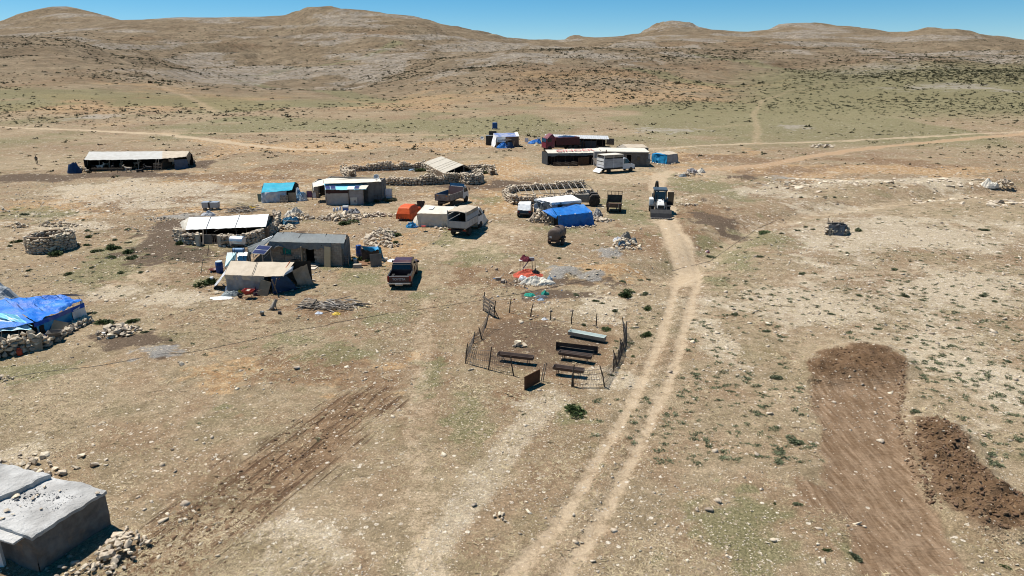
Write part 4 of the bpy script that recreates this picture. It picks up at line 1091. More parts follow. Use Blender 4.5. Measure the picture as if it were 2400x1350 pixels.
q.cloth(s.p(580, 578, 1.42), s.p(586, 596, .9), low(s.p(590, 617)), low(s.p(579, 613)), 8, 8, .06, 16, 0, .05, 1.5)
q.cloth(s.p(632, 566, 1.98), A + Vector((.05, -.05, 1.9)), low(A + Vector((-.05, -.05, 0))), low(s.p(592, 617)), 12, 8, .08, 17, 0, .06, 1.2)
s.part('lean_to_sheet', q, GREYT, smooth=True)
seam(s, s.p(614, 565, 2.0), s.p(640, 554, 2.25), WHITE(), .05, name='white_edge')
uy = (B - A).normalized(); nv_ = Vector((uy.y, -uy.x, 0))
def wp(u, z, off): return A + uy * fr(u) + nv_ * off + Vector((0, 0, z))
ang = math.atan2(uy.y, uy.x)
d = s.part('door', MB().box(wp(716, .85, .32), (.06, .62, 1.62), ang + .25), PLY())
s.part('handle', MB().box(wp(714, .85, .6), (.1, .03, .1), ang), STEEL(), d)
TEALP = M('teal_shutter', (0.012, 0.15, 0.14), (0.01, 0.22, 0.19), 4.0, .6, .1)
wn_ = s.part('window', MB().box(wp(677, 1.05, -.02), (fr(687) - fr(667) - .02, .05, .58), ang), TEALP)
s.part('sill', MB().box(wp(677, .72, .12), (fr(687) - fr(667) + .2, .2, .05), ang), WOOD(), wn_)
s.part('bent_slat', MB().tube(wp(670, .85, .05), wp(684, 1.15, .05), .03).tube(wp(672, 1.1, .06), wp(684, .85, .06), .03), M('teal_slat', (.03, .35, .28)), wn_)
s.part('doorstep', MB().box(wp(738, .09, .55), (1.1, .8, .16), ang), BLOCK)
s.part('floor_slab', MB().box(wp(738, .03, 1.2), (1.5, .9, .10), ang + .1), M('pale_slab', (.55, .49, .4), (.46, .4, .32), 3, .9, .3))
s.part('leaning_board', MB().box(wp(775, .85, .42), (.56, .03, 1.75), ang, -.18), M('fibreboard', (.52, .40, .24), (.47, .36, .21), 2, .8, .1))
pole(s, wp(667, 0, .1), wp(676, 1.3, .12), .03); pole(s, wp(700, 0, .5), wp(700, .75, .5), .03, DSTEEL()); pole(s, wp(706, 0, .6), wp(706, .75, .6), .03, DSTEEL())
s.part('bench', MB().box(wp(703, .45, .5), (.9, .35, .05), ang).box(wp(703, .2, .5), (.8, .04, .05), ang), DWOOD())
# solar panel pair on a stand
s = Site('photovoltaic_array', 'tilted pair of dark blue solar panels in front of the block house', 'solar panel', 613, 622)
a, b, c, d = s.p(606, 574, 1.75), s.p(637, 577, 1.75), s.p(619.5, 596, 1.15), s.p(589, 593.5, 1.15)
n = (b - a).cross(d - a).normalized(); n = n if n.z > 0 else -n
def quadbox(mb, a, b, c, d, th):
    n = (b - a).cross(d - a).normalized()
    n = (n if n.z >= 0 else -n) * th
    return mb.add([a, b, c, d, a + n, b + n, c + n, d + n], [(0, 1, 2, 3), (7, 6, 5, 4), (0, 4, 5, 1), (1, 5, 6, 2), (2, 6, 7, 3), (3, 7, 4, 0)])
s.part('frame', quadbox(MB(), a, b, c, d, -.05), ALU())
for f0, f1 in ((.04, .46), (.54, .96)):
    s.part('panel', quadbox(MB(), mixv(mixv(a, d, f0), mixv(b, c, f0), .04) + n*.004, mixv(mixv(a, d, f0), mixv(b, c, f0), .96) + n*.004, mixv(mixv(a, d, f1), mixv(b, c, f1), .96) + n*.004, mixv(mixv(a, d, f1), mixv(b, c, f1), .04) + n*.004, .006), PANEL())
for t in (.15, .85):
    pole(s, low(mixv(a, b, t)) + Vector((0, .1, 0)), mixv(a, b, t), .03, STEEL(), 'leg'); pole(s, low(mixv(d, c, t)), mixv(d, c, t), .03, STEEL(), 'leg')
for t in (.15, .85): s.part('strut', MB().tube(mixv(a, b, t) - Vector((0, 0, .5)), mixv(d, c, t) - Vector((0, 0, .4)), .02), STEEL())
# solar water heater
s = Site('solar_water_heater', 'solar water heater with silver tank above two pale blue collectors', 'water heater', 556, 622)
t0, t1 = s.p(541, 563, 2.1), s.p(572, 564, 2.1)
def cyl_mb(p0, p1, r, n=18): return MB().tube(p0 + (p1 - p0) * 0.0, p1, r, r, n)
tk = s.part('tank', cyl_mb(t0, t1, .36), M('tank_sheet', (.55, .58, .62), (.48, .5, .53), 1.5, .3, .02, metal=.55), smooth=False, bevel=.04)
s.part('label_band', MB().lathe([(.364, 0), (.364, (t1 - t0).length * .72)], tuple(t0 + (t1 - t0) * .12), 20, 'X', False), M('pale_blue_band', (.32, .46, .66), (.26, .4, .6), 2, .4, 0), tk)
for z_ in (-.07, .03): s.part('white_mark', MB().box(mixv(t0, t1, .46) + Vector((0, -.366, z_)), (.5, .012, .05)), WHITE(), tk)
b0, b1 = s.p(546, 587, 1.05), s.p(573, 587, 1.05)
s.part('lower_tank', cyl_mb(b0, b1, .22), M('blue_tank', (.14, .27, .46), (.1, .2, .36), 2, .35, .05), bevel=.04)
for t in (.1, .9):
    for o_ in (-.25, .25):
        e = mixv(t0, t1, t); pole(s, Vector((e.x, e.y + o_, 0)), Vector((e.x, e.y + o_ * .7, 1.95)), .025, DSTEEL(), 'leg')
s.part('stand_rail', MB().box(mixv(t0, t1, .5) + Vector((0, 0, -.4)), (1.2, .5, .04)).box(mixv(b0, b1, .5) + Vector((0, 0, -.25)), (1.2, .5, .04)), DSTEEL())
GLZ = M('collector_glass', (.30, .52, .56), (.27, .48, .53), 1.0, .25, 0)
for cc in ([(532, 592), (555, 591), (551, 617), (526, 627)], [(558, 591), (579, 591), (577, 620), (554, 622)]):
    hts = (.95, .95, .2, .12)
    P = [s.p(u, v, h) for (u, v), h in zip(cc, hts)]
    f = s.part('collector', quadbox(MB(), *P, -.07), ALU())
    m_ = sum(P, Vector()) / 4; nn_ = (P[1] - P[0]).cross(P[3] - P[0]).normalized(); nn_ = nn_ if nn_.z > 0 else -nn_
    s.part('glazing', quadbox(MB(), *[m_ + (p_ - m_) * .93 + nn_ * .004 for p_ in P], .006), GLZ, f)
# garden by the house
s = Site('garden_shelter', 'small fenced garden with bright blue tarpaulin strung over its back', 'garden shelter', 860, 618)
a, b = s.p(846, 577, 1.35), s.p(886, 577, 1.35)
q = MB().cloth(a, b, s.p(889, 587, 1.1), s.p(853, 585, 1.0), 16, 6, .06, 3, 0, .05, 1.6, ragged=.25)
q.cloth(b, s.p(893, 580, 1.2), low(s.p(899, 606)), s.p(886, 604, .1), 8, 8, .06, 5, 0, .05, 1.5)
s.part('blue_tarpaulin', q, AZURT, smooth=True)
for u, v, uu, vv, h in [(846, 606, 846, 577, 1.35), (887, 607, 887, 576, 1.4), (872, 620, 872, 600, .8), (895, 612, 893, 580, 1.2), (818, 625, 816, 607, .75)]:
    pole(s, s.p(u, v), s.p(uu, vv, h), .03)
s.part('back_board', MB().box(s.p(868, 596, .55), (1.5, .05, 1.0), .05), DWOOD())
s.part('side_board', MB().box(s.p(881, 611, .5), (.95, .04, 1.15), .35, -.15), M('grey_board', (.22, .19, .16), (.17, .145, .12), 3, .9, .2))
s.part('soil_bed', MB().box(s.p(858, 618, .0), (1.5, 1.2, .12)), M('bed_soil', (.20, .11, .06), (.15, .08, .045), 4, 1, .6))
wt = thing('wattle_fence', 'short woven stick fence at the corner of the block house', 'fence', at(808, 625), -.1)
for k in range(9): part('slat', MB().path([(-.38, 0, .08 + k*.1), (-.1, .05 * (-1)**k, .1 + k*.1), (.15, -.05 * (-1)**k, .09 + k*.1), (.38, .03, .06 + k*.1)], .022), WOOD(), wt)
for x_ in (-.3, 0, .3): part('stake', MB().tube((x_, 0, -.05), (x_, .02, 1.0), .025), DWOOD(), wt)
for (u, v, w_), lb in zip([(838, 612, 26), (848, 609, 18), (862, 616, 20), (868, 622, 14), (829, 606, 14)], ['leafy plant in the middle of the garden bed by the house', 'leafy plant under the hanging edge of blue garden tarpaulin', 'garden plant in front of the grey side board', 'lowest garden plant at the front corner of the soil bed', 'garden plant growing against the right wall of block house']): bush(lb, u, v, w_, .7, 'g', 'garden_plant', 'garden plants beside the block house', 'plant')
barrel('water_barrel', 'dark blue barrel standing under the blue garden tarpaulin', 842, 601, .28, .95, BLUEP)
bucket('plastic_bucket', 'white and blue bucket on the block by the garden', 833, 622, .17, .34, M('white_blue', (.62, .66, .68), (.2, .4, .6), 2, .5, 0), .2)
slab('concrete_block', 'pale concrete block lying before the garden gate', 'block', 838, 628, .7, .4, .3, BLOCK, .2)
slab('paving_slab', 'small pale slab lying beside the garden board', 'slab', 902, 611, .5, .35, .2, M('pale_slab', (.55, .49, .4)), .3)
heap_cloth('plastic_sheet', 'crumpled white and grey plastic sheet on bare ground by the garden', 'plastic sheet', 921, 612, 1.1, .9, .16, WHITET, 5, .5, rough=.6)
barrel('rain_barrel', 'blue plastic barrel beside the beige hut', 516, 640, .30, .92, BLUEP, lid=M('pale_lid', (.5, .58, .65)))
single('basin', 'wide reddish brown basin on the ground beside blue barrel', 'basin', MB().lathe([(.2, 0), (.38, .2), (.41, .21), (.38, .18), (.2, .03)], n=18), M('brown_plastic', (.14, .035, .025), None, 3, .5, 0), at(502, 637), smooth=True)
single('leaning_pole', 'thin wooden pole standing tilted in the ground by the dark bush', 'pole', MB().tube((0, 0, -.1), (.35, .1, 1.25), .03, .02), WOOD(), at(470, 643))
# ------------------------------------------------------------------ stone barn with white roof
s = Site('stone_barn', 'long stone barn with white tarpaulin roof and wooden gate', 'barn', 530, 574)
FL, FR, RL, RR = s.p(435, 538, 1.35), s.p(623, 531, 1.35), s.p(443, 509, 2.0), s.p(630, 502, 2.0)
BL, BR = roof2(s, FL, FR, RL, RR, WHITET, 1.0, 21, .02, .03, 34, 8, drop=.06)
for t in (.27, .63): seam(s, mixv(RL, RR, t), mixv(FL, FR, t - .02), M('grey_cord', (.4, .38, .36)), .03)
s.part('left_end_sheet', MB().cloth(RL, FL, low(s.p(428, 549), .5), low(s.p(424, 534), .6), 8, 8, .05, 22, 0, .03, 1.5), CREAM, smooth=True)
s.part('right_end_sheet', MB().cloth(RR, FR, low(s.p(628, 545), .2), low(s.p(640, 528), .2), 8, 8, .06, 23), GREYT, smooth=True)
w = MB(); vwall(w, low(BL), low(BR), -.1, 1.3, .3); vwall(w, low(BL), low(FL) , -.1, 1.2, .25); vwall(w, low(BR), low(FR), -.1, 1.2, .25)
s.part('inner_walls', w, RUBBLE())
s.part('shade_painted_floor', MB().b2((FL.x + .2, FL.y + .2, -.02), (FR.x - .3, BL.y, .02)), DARKIN)  # floor colour darkened to imitate the shade inside the barn
LW = [s.p(414, 562), s.p(440, 571), s.p(464, 574)]; RW = [s.p(520, 577), s.p(552, 578), s.p(585, 574), s.p(615, 562), s.p(640, 543), s.p(651, 521)]
for pts, hh, sd in ((LW, 1.05, 1), (RW, 1.1, 2)):
    s.part('wall_core', wall_core([(p_.x, p_.y) for p_ in pts], hh, .5), RUBBLE())
ws = cat3(wall_stones([(p_.x, p_.y) for p_ in LW], 1.05, .55, .36, 31, 1.3), wall_stones([(p_.x, p_.y) for p_ in RW], 1.1, .55, .38, 32, 1.3))
stones(s.o, *ws, limit=300)
for u, v in ((466, 576), (517, 578)): s.part('gate_pillar', MB().box(s.p(u, v) + Vector((0, 0, .55)), (.35, .4, 1.15)), STONE(), bevel=.03)
g0, g1 = s.p(476, 573), s.p(512, 574)
g = s.part('gate', vwall(MB(), g0, mixv(g0, g1, .62), .05, 1.0, .05), M('grey_board', (.22, .19, .16), (.17, .145, .12), 3, .9, .2))
s.part('gate_frame', vwall(vwall(MB(), mixv(g0, g1, .66), g1, .9, 1.0, .06), mixv(g0, g1, .66), g1, .1, .2, .06), WOOD(), g)
for t in (.66, .78, .9, 1.0): s.part('slat', MB().tube(mixv(g0, g1, t) + Vector((0, 0, .05)), mixv(g0, g1, t) + Vector((0, 0, 1.05)), .035), WOOD(), g)
for t in (.03, .25, .62, .75): pole(s, low(mixv(FL, FR, t)) + Vector((0, -.05, 0)), mixv(FL, FR, t), .035)
pole(s, s.p(476, 573, 1.0), s.p(476, 539, 1.3) + Vector((.0, .0, 0)), .03); pole(s, s.p(502, 543, 1.1), s.p(528, 531, 1.4), .03)
# ------------------------------------------------------------------ turquoise tent
s = Site('turquoise_tent', 'turquoise tarpaulin tent with white plastic front and pallet', 'tent', 650, 473)
FL, FR, RL, RR = s.p(612, 451, 1.3), s.p(684, 445, 1.45), s.p(618, 429, 1.95), s.p(691, 427, 2.05)
BL, BR = roof2(s, FL, FR, RL, RR, TEALT, 1.0, 31, .06, .05, 24, 8)
hang(s, 'front_sheet', FL + Vector((0, -.03, 0)), mixv(FL, FR, .8) + Vector((0, -.03, -.1)), SILVP, nu=24, amp=.14, seed=33, folds=.08, out=(0, -.25))
s.part('gable_shade_sheet', MB().cloth(RR, BR, low(BR), low(RR + Vector((0, -.3, 0))), 8, 6, .03, 2), DARKIN, smooth=True)  # dark sheet painting the shade of the open gable
s.part('front_shade_sheet', vwall(MB(), mixv(FL, FR, .75) + Vector((0, .9, 0)), FR + Vector((.2, .9, 0)), 0, 1.4, .04), DARKIN)  # dark sheet painting the shade behind the front opening
hang(s, 'back_sheet', BL, BR, TEALT, seed=35)
s.part('left_sheet', MB().cloth(RL, FL, low(FL), low(RL + Vector((-.2, .4, 0))), 8, 8, .05, 36), TEALT, smooth=True)
s.part('side_bundle', crumple_mb(1.7, 1.6, 1.4, 8, rough=.5, pw=1.8), PATCHT).location = s.p(706, 469)
s.part('plywood_door', MB().box(s.p(685, 462, .55), (.95, .04, 1.1), .05, -.12), PLY())
s.part('leaning_board', MB().box(s.p(609, 464, .45), (.5, .04, 1.0), .5, -.25), PLY())
pole(s, s.p(672, 473), s.p(672, 447, 1.4), .035); pole(s, s.p(692, 470), s.p(693, 440, 1.55), .035)
def pallet(label, px, py, w, h, rot, tiltx, z=0.02, group=None, n=5):
    t = thing('wooden_pallet', label, 'pallet', at(px, py) + Vector((0, 0, z)), rot, group); t.rotation_euler = (tiltx, 0, rot)
    for k in range(n): part('slat', MB().box((0, h * (k + .5) / n, .10), (w, h / n * .62, .022)), WOOD(), t)
    for x_ in (-.46, 0, .46): part('bearer', MB().box((x_ * w, h / 2, .045), (.09, h, .09)), WOOD(), t)
    for k in (0, n - 1): part('slat', MB().box((0, h * (k + .5) / n, -.012), (w, h / n * .62, .022)), WOOD(), t)
    return t
pallet('weathered wooden pallet leaning on the white plastic tent front', 666, 475, .95, .95, .05, 1.2)
def hung_cloth(name, label, px, py, w, h, mat, z, seed, rot=0):
    t = thing(name, label, 'laundry', at(px, py), rot)
    part('cloth', MB().cloth((-w/2, 0, z), (w/2, 0, z), (w/2, 0, z - h), (-w/2, 0, z - h), 10, 10, .04, seed, 0, .04, 3.0), mat, t, smooth=True)
    for sx in (-1, 1): part('line_post', MB().tube((sx * w * .55, 0, -.05), (sx * w * .55, 0, z + .05), .02), DWOOD(), t)
    return t
hung_cloth('purple_laundry', 'purple cloth hanging on a line between tent and cabin', 726, 467, .65, .85, PINK, 1.1, 2)
hung_cloth('white_laundry', 'white cloth hanging next to the purple cloth', 737, 467, .5, .7, WCLOTH, .9, 4)
# ------------------------------------------------------------------ cabin with light blue roof
s = Site('blue_roofed_cabin', 'cabin with patched light blue roof, solar panels and plastic-clad front', 'cabin', 810, 480)
FL, FR, RL, RR = s.p(763, 445, 1.9), s.p(858, 444, 1.9), s.p(759, 429, 2.3), s.p(867, 428, 2.3)
s.part('front_roof', MB().cloth(RL, RR, FR, FL, 30, 8, .02, 41, .02, .01, 1, ragged=.06), CYANT, smooth=True)
nr = (RR - RL).cross(FL - RL).normalized(); nr = nr if nr.z > 0 else -nr
def rp(u, v, lift=.03):
    """point on the front roof plane seen at u, v"""
    t = (u - 760) / 104.0; w_ = (v - 429) / 15.5
    return mixv(mixv(RL, RR, t), mixv(FL, FR, t), w_) + nr * lift
for (u0, v0, u1, v1) in [(760, 435.5, 772, 444), (773, 435.5, 785, 444), (833, 437, 844, 444)]:
    f = s.part('solar_panel', quadbox(MB(), rp(u0, v0, .05), rp(u1, v0, .05), rp(u1 + .8, v1, .05), rp(u0 + .8, v1, .05), .02), ALU())
    s.part('cells', quadbox(MB(), rp(u0 + .5, v0 + .5, .075), rp(u1 - .5, v0 + .5, .075), rp(u1 + .3, v1 - .5, .075), rp(u0 + 1.3, v1 - .5, .075), .004), PANEL(), f)
s.part('white_patch', quadbox(MB(), rp(816, 438, .035), rp(832, 438, .035), rp(832, 444.5, .035), rp(815, 444.5, .035), .006), WHITET)
s.part('white_corner_patch', quadbox(MB(), rp(845, 437, .035), rp(866, 430, .035), rp(863, 444, .035), rp(845, 444.5, .035), .006), CREAM)
a, b = s.p(766, 481), s.p(856, 479); fa, fb = Vector((a.x, a.y, 1.85)), Vector((b.x, b.y, 1.85))
s.part('dark_band', vwall(MB(), a + Vector((0, .02, 0)), mixv(a, b, .6) + Vector((0, .02, 0)), 1.4, 1.86, .04), M('dark_red_board', (.06, .025, .022), None, 3, .8, .2))
s.part('plastic_front', MB().cloth(mixv(fa, fb, 0) + Vector((0, -.02, -.42)), mixv(fa, fb, .58) + Vector((0, -.02, -.42)), low(mixv(a, b, .58)), low(a), 18, 8, .07, 43, 0, .03, .8), M('clouded_plastic', (.40, .385, .36), (.31, .29, .27), 1.2, .45, .5, 5), smooth=True)
s.part('plastic_door', MB().cloth(mixv(fa, fb, .6), mixv(fa, fb, .97), low(mixv(a, b, .97)), low(mixv(a, b, .6)), 12, 8, .05, 44, 0, .03, 1.0), GREYP, smooth=True)
s.part('door_patch', MB().cloth(mixv(a, b, .62) + Vector((0, -.06, .9)), mixv(a, b, .8) + Vector((0, -.06, .9)), mixv(a, b, .8) + Vector((0, -.06, 0)), mixv(a, b, .62) + Vector((0, -.06, 0)), 6, 6, .03, 4), CREAM, smooth=True)
for t in (0, .58, .97): pole(s, mixv(a, b, t) + Vector((0, -.04, 0)), mixv(a, b, t) + Vector((0, -.04, 1.85)), .035)
c, d = s.p(763, 468), s.p(866, 470)
w = MB(); vwall(w, a, c, 0, 1.9, .05); s.part('left_side_sheet', w, GREYP)
# main block behind
m0, m1, m2 = s.p(765, 466), s.p(863, 474), s.p(894, 470)
mb_ = m0 + Vector((0, 3.0, 0)); mc_ = m2 + Vector((.1, 2.6, 0))
w = MB(); vwall(w, m1, m2, -.1, 2.5, .2); vwall(w, m2, mc_, -.1, 2.5, .2); vwall(w, mc_, mb_, -.1, 2.4, .2); vwall(w, m0, mb_, -.1, 2.4, .2); vwall(w, m0, m1, -.1, 2.3, .12)
s.part('main_walls', w, PLASTER)
s.part('main_roof', MB().cloth(s.p(757, 420, 2.62), s.p(890, 418, 2.66), s.p(894, 426, 2.55), s.p(760, 430, 2.45), 28, 5, .03, 45, .03), CREAM, smooth=True)
s.part('main_roof_back', MB().cloth(s.p(890, 418, 2.66), s.p(757, 420, 2.62), mb_ + Vector((-.2, .1, 2.2)), mc_ + Vector((.1, .1, 2.2)), 20, 5, .03, 46), CREAM, smooth=True)
p0, p1 = s.p(735, 461), s.p(763, 461)
s.part('porch_roof', MB().cloth(s.p(757, 420, 2.5), s.p(759, 433, 2.2), s.p(734, 440, 1.85), s.p(732, 428, 2.05), 12, 8, .06, 47, 0, .04, 2), CREAM, smooth=True)
hang(s, 'porch_valance', s.p(733, 432, 2.0), s.p(735, 441, 1.85), CREAM, nu=6, nv=4, frac=.3, seed=3)
block_wall(s, p0, mixv(p0, p1, .45), 1.75, BLOCK, MORTAR, ())
s.part('porch_shade_sheet', vwall(MB(), mixv(p0, p1, .42) + Vector((0, .8, 0)), p1 + Vector((0, .8, 0)), 0, 2.0, .05), DARKIN)  # dark sheet in place of the shade in the porch opening
w = MB(); vwall(w, p0, p0 + Vector((0, 2.5, 0)), 0, 1.8, .15); vwall(w, p0 + Vector((0, 2.5, 0)), p1 + Vector((0, 2.5, 0)), 0, 1.9, .1); s.part('porch_side', w, BLOCK)
dish(s, s.p(882, 415, 3.05), .36, math.radians(62), .35, s.p(882, 415, 3.05) + Vector((.02, .1, -.7)))
hung_cloth('hanging_dress', 'pale grey garment hanging on posts beside the cabin garden', 912, 470, .8, 1.2, WCLOTH, 1.5, 6)
hung_cloth('blue_grey_sheet', 'blue-grey sheet hung against the right side of the cabin', 898, 466, .65, .95, M('blue_grey_cloth', (.25, .29, .35), (.2, .24, .3), 2, .9, .3), 1.3, 7)
s = Site('herb_garden', 'little staked herb garden full of plants beside the cabin', 'garden', 903, 474)
for u in (876, 884, 892, 904, 916, 926): pole(s, s.p(u, 476), s.p(u + 1, 457, .95), .03, DWOOD(), 'stake')
s.part('rail', MB().tube(s.p(876, 459, .85), s.p(926, 459, .85), .025).tube(s.p(876, 468, .4), s.p(926, 468, .4), .025), DWOOD())
for q, (u, v) in enumerate([(878, 472), (884, 474), (890, 470), (910, 473), (917, 472), (923, 470), (905, 471)]):
    o = obj('plant', SHG[q % 5] if q < 4 else SHS[q % 5], s.o); o.location = s.p(u, v); o.scale = (.85, .7, .8)
# ------------------------------------------------------------------ vehicles: local +y is forward, +x the right side
def wheel(parent, x, y, r, w, rim=None, hub=.55):
    sx = 1 if x > 0 else -1
    t = part('wheel', MB().lathe([(r*.6, -w/2), (r*.93, -w/2), (r, -w/2*.7), (r, w/2*.7), (r*.93, w/2), (r*.6, w/2)], (x, y, r), 20, 'X'), RUBBER(), parent)
    part('rim', MB().lathe([(r*hub, -w*.3), (r*hub, w*.47), (r*hub*.85, w*.47), (r*hub*.7, w*.3), (r*.14, w*.33), (r*.12, w*.42)] if sx > 0 else [(r*.12, -w*.42), (r*.14, -w*.33), (r*hub*.7, -w*.3), (r*hub*.85, -w*.47), (r*hub, -w*.47), (r*hub, w*.3)], (x, y, r), 16, 'X'), rim or STEEL(), t)
    return t
def ag_wheel(parent, x, y, r, w, rim):
    t = wheel(parent, x, y, r, w, rim, .58)
    m = MB()
    for k in range(18):
        a = 2 * math.pi * k / 18
        for sgn in (-1, 1):
            m.box((x + sgn * w * .22, y + r * math.cos(a + sgn * .06), r + r * math.sin(a + sgn * .06)), (w * .5, .07, .06), 0, a + math.pi / 2)
    o = part('tread_lugs', m, RUBBER(), t); o['kind'] = 'stuff'
    return t
def paint(n, c, rough=.3, dirt=(.35, .28, .2), amt=.3): return M(n, c, tuple(x * .85 for x in c), 1.2, rough, .02, dirt=dirt, dirt_amt=amt, spec=.5)
LAMPR = M('red_lamp', (.28, .015, .01), None, 2, .3, 0); LAMPA = M('amber_lamp', (.6, .22, .02), None, 2, .3, 0); LAMPW = M('clear_lamp', (.7, .7, .68), None, 2, .15, 0)
PLATE = M('number_plate', (.62, .62, .6), None, 8, .5, 0)
# maroon pickup
MAROON = paint('maroon_paint', (.062, .018, .025), .3, (.2, .13, .10), .35)
t = thing('pickup_truck', 'maroon pickup truck with empty bed seen from behind on the grass', 'pickup truck', at(937, 678), heading((937, 678), (949, 655)) + .02)
W = .86
for sx in (-1, 1):
    part('bed_side', MB().prism([(-.05, .55), (1.6, .55), (1.6, 1.02), (-.05, 1.02)], sx*W - .05*sx, sx*W + (.03 if sx > 0 else -.03)), MAROON, t, bevel=.02)
    part('bed_rail', MB().box((sx * (W - .02), .78, 1.04), (.10, 1.65, .04)), BLACK(), t)
    part('rear_lamp', MB().box((sx * (W - .03), -.07, .82), (.14, .06, .38)), LAMPR, t)
part('bed_floor', MB().box((0, .78, .60), (1.62, 1.62, .05)).box((-.6, .95, .72), (.2, .6, .24)).box((.6, .95, .72), (.2, .6, .24)), BLACK(), t)
tg = part('tailgate', MB().prism([(-.10, .56), (-.04, .56), (-.03, 1.0), (-.09, 1.02)], -.77, .77), MAROON, t, bevel=.015)
lt = obj('lettering', text_mesh('TOYOTA', .24, M('silver_letters', (.6, .58, .57), None, 3, .4, 0), .004, .004), tg); lt.location = (-.02, -.108, .80); lt.rotation_euler = (math.radians(90), 0, 0)
part('gate_latch_bar', MB().box((0, -.05, 1.02), (1.5, .05, .03)), ALU(), tg)
part('cab', MB().prism([(1.62, .5), (1.62, 1.05), (1.75, 1.60), (2.1, 1.70), (2.9, 1.69), (3.35, 1.62), (3.95, 1.07), (5.0, .98), (5.12, .8), (5.12, .45), (3.9, .42)], -W, W, [0, 0, .14, .17, .17, .15, .02, .04, .05, .03, 0]), MAROON, t, bevel=.04)
part('rear_window', MB().prism([(1.61, 1.08), (1.60, 1.10), (1.72, 1.56), (1.74, 1.56)], -.68, .68, [0, 0, .05, .05]), GLASS(), t)
part('windscreen', MB().prism([(3.38, 1.60), (3.42, 1.62), (3.97, 1.10), (3.93, 1.08)], -.72, .72), GLASS(), t)
for sx in (-1, 1):
    part('side_window', MB().add([(sx*(W+.004), 1.85, 1.1), (sx*(W+.004), 3.75, 1.1), (sx*(W-.125), 3.25, 1.56), (sx*(W-.14), 2.0, 1.58)], [(0, 1, 2, 3)]), GLASS(), t)
    part('mirror', MB().box((sx * (W + .14), 3.7, 1.16), (.22, .10, .17)), BLACK(), t, bevel=.03)
    part('door', MB().box((sx * (W + .006), 3.2, .78), (.02, 1.0, .52)), MAROON, t, bevel=.01)
    for y_ in (.72, 4.1): wheel(t, sx * .76, y_, .36, .24)
part('bumper', MB().box((0, -.20, .50), (1.74, .14, .10)).box((0, -.22, .42), (.6, .16, .12)), M('chrome', (.5, .5, .5), None, 2, .25, 0, metal=.8), t, bevel=.02)
part('number_plate', MB().box((0, -.285, .46), (.5, .012, .11)), PLATE, t)
part('load_box', MB().box((-.55, .35, .74), (.4, .45, .25)), DSTEEL(), t, bevel=.02)
part('chassis', MB().box((0, 2.4, .45), (1.3, 4.8, .2)), BLACK(), t)
part('roll_bar', MB().path([(-.78, 1.45, 1.0), (-.72, 1.5, 1.5), (.72, 1.5, 1.5), (.78, 1.45, 1.0)], .03), BLACK(), t)
# canvas-topped truck
GREYW = paint('grimy_white_paint', (.40, .385, .37), .5, (.25, .2, .15), .5)
t = thing('canvas_topped_truck', 'grey livestock truck with beige canvas top parked beside cream tent', 'truck', at(1076, 554), heading((1076, 554), (1099, 540)))
BW, BL_, Z0, Z1, Z2 = .98, 3.3, .95, 1.62, 2.62
part('bed_floor', MB().box((0, BL_/2 - .5, .9), (2*BW, BL_, .1)), DWOOD(), t)
for sx in (-1, 1):
    sd = part('side_board', MB().box((sx * BW, BL_/2 - .5, (Z0+Z1)/2), (.05, BL_, Z1 - Z0)), GREYW, t)
    for y_ in (-.48, .32, 1.12, 1.95, 2.78): part('rib', MB().box((sx * (BW + .03), y_, (Z0+Z1)/2), (.04, .07, Z1 - Z0)), GREYW, sd)
    part('upper_board', MB().box((sx * BW, BL_/2 - .5, 1.92), (.04, BL_, .5)), M('blue_grey_panel', (.30, .33, .36), (.24, .27, .3), 3, .6, .1), t)
    part('canopy_side', MB().cloth((sx*(BW+.02), -.52, Z2-.08), (sx*(BW+.02), BL_-.5, Z2-.08), (sx*(BW+.03), BL_-.5, 2.2), (sx*(BW+.03), -.52, 2.2), 16, 4, .03, 3), TAUPE, t, smooth=True)
    part('corner_post', MB().box((sx * BW, -.5, 1.8), (.07, .07, 1.7)), GREYW, t)
tgt = part('tailgate', MB().box((0, -.53, (Z0+Z1)/2), (2*BW, .05, Z1 - Z0)), GREYW, t)
for x_ in (-.92, -.32, .32, .92): part('rib', MB().box((x_, -.57, (Z0+Z1)/2), (.06, .04, Z1 - Z0)), GREYW, tgt)
part('canopy_top', MB().cloth((-BW-.03, BL_-.5, Z2-.1), (-.0, BL_-.5, Z2+.02), (0, -.55, Z2+.02), (-BW-.03, -.55, Z2-.1), 6, 18, .02, 4).cloth((0, BL_-.5, Z2+.02), (BW+.03, BL_-.5, Z2-.1), (BW+.03, -.55, Z2-.1), (0, -.55, Z2+.02), 6, 18, .02, 4), BEIGE, t, smooth=True)
part('canopy_bow', MB().path([(-BW, -.52, 1.6), (-BW, -.52, Z2-.15), (-.5, -.52, Z2-.04), (.5, -.52, Z2-.04), (BW, -.52, Z2-.15), (BW, -.52, 1.6)], .035), CREAM, t)
part('front_board', MB().box((0, BL_-.52, 1.75), (2*BW-.06, .05, 1.6)), DWOOD(), t)
part('cab', MB().prism([(BL_-.4, .75), (BL_-.4, 2.15), (BL_+.1, 2.25), (BL_+.75, 2.15), (BL_+1.25, 1.45), (BL_+1.35, 1.3), (BL_+1.35, .55), (BL_-.2, .55)], -.92, .92, [0, .08, .1, .1, .02, .02, 0, 0]), paint('white_cab', (.60, .60, .60), .35), t, bevel=.05)
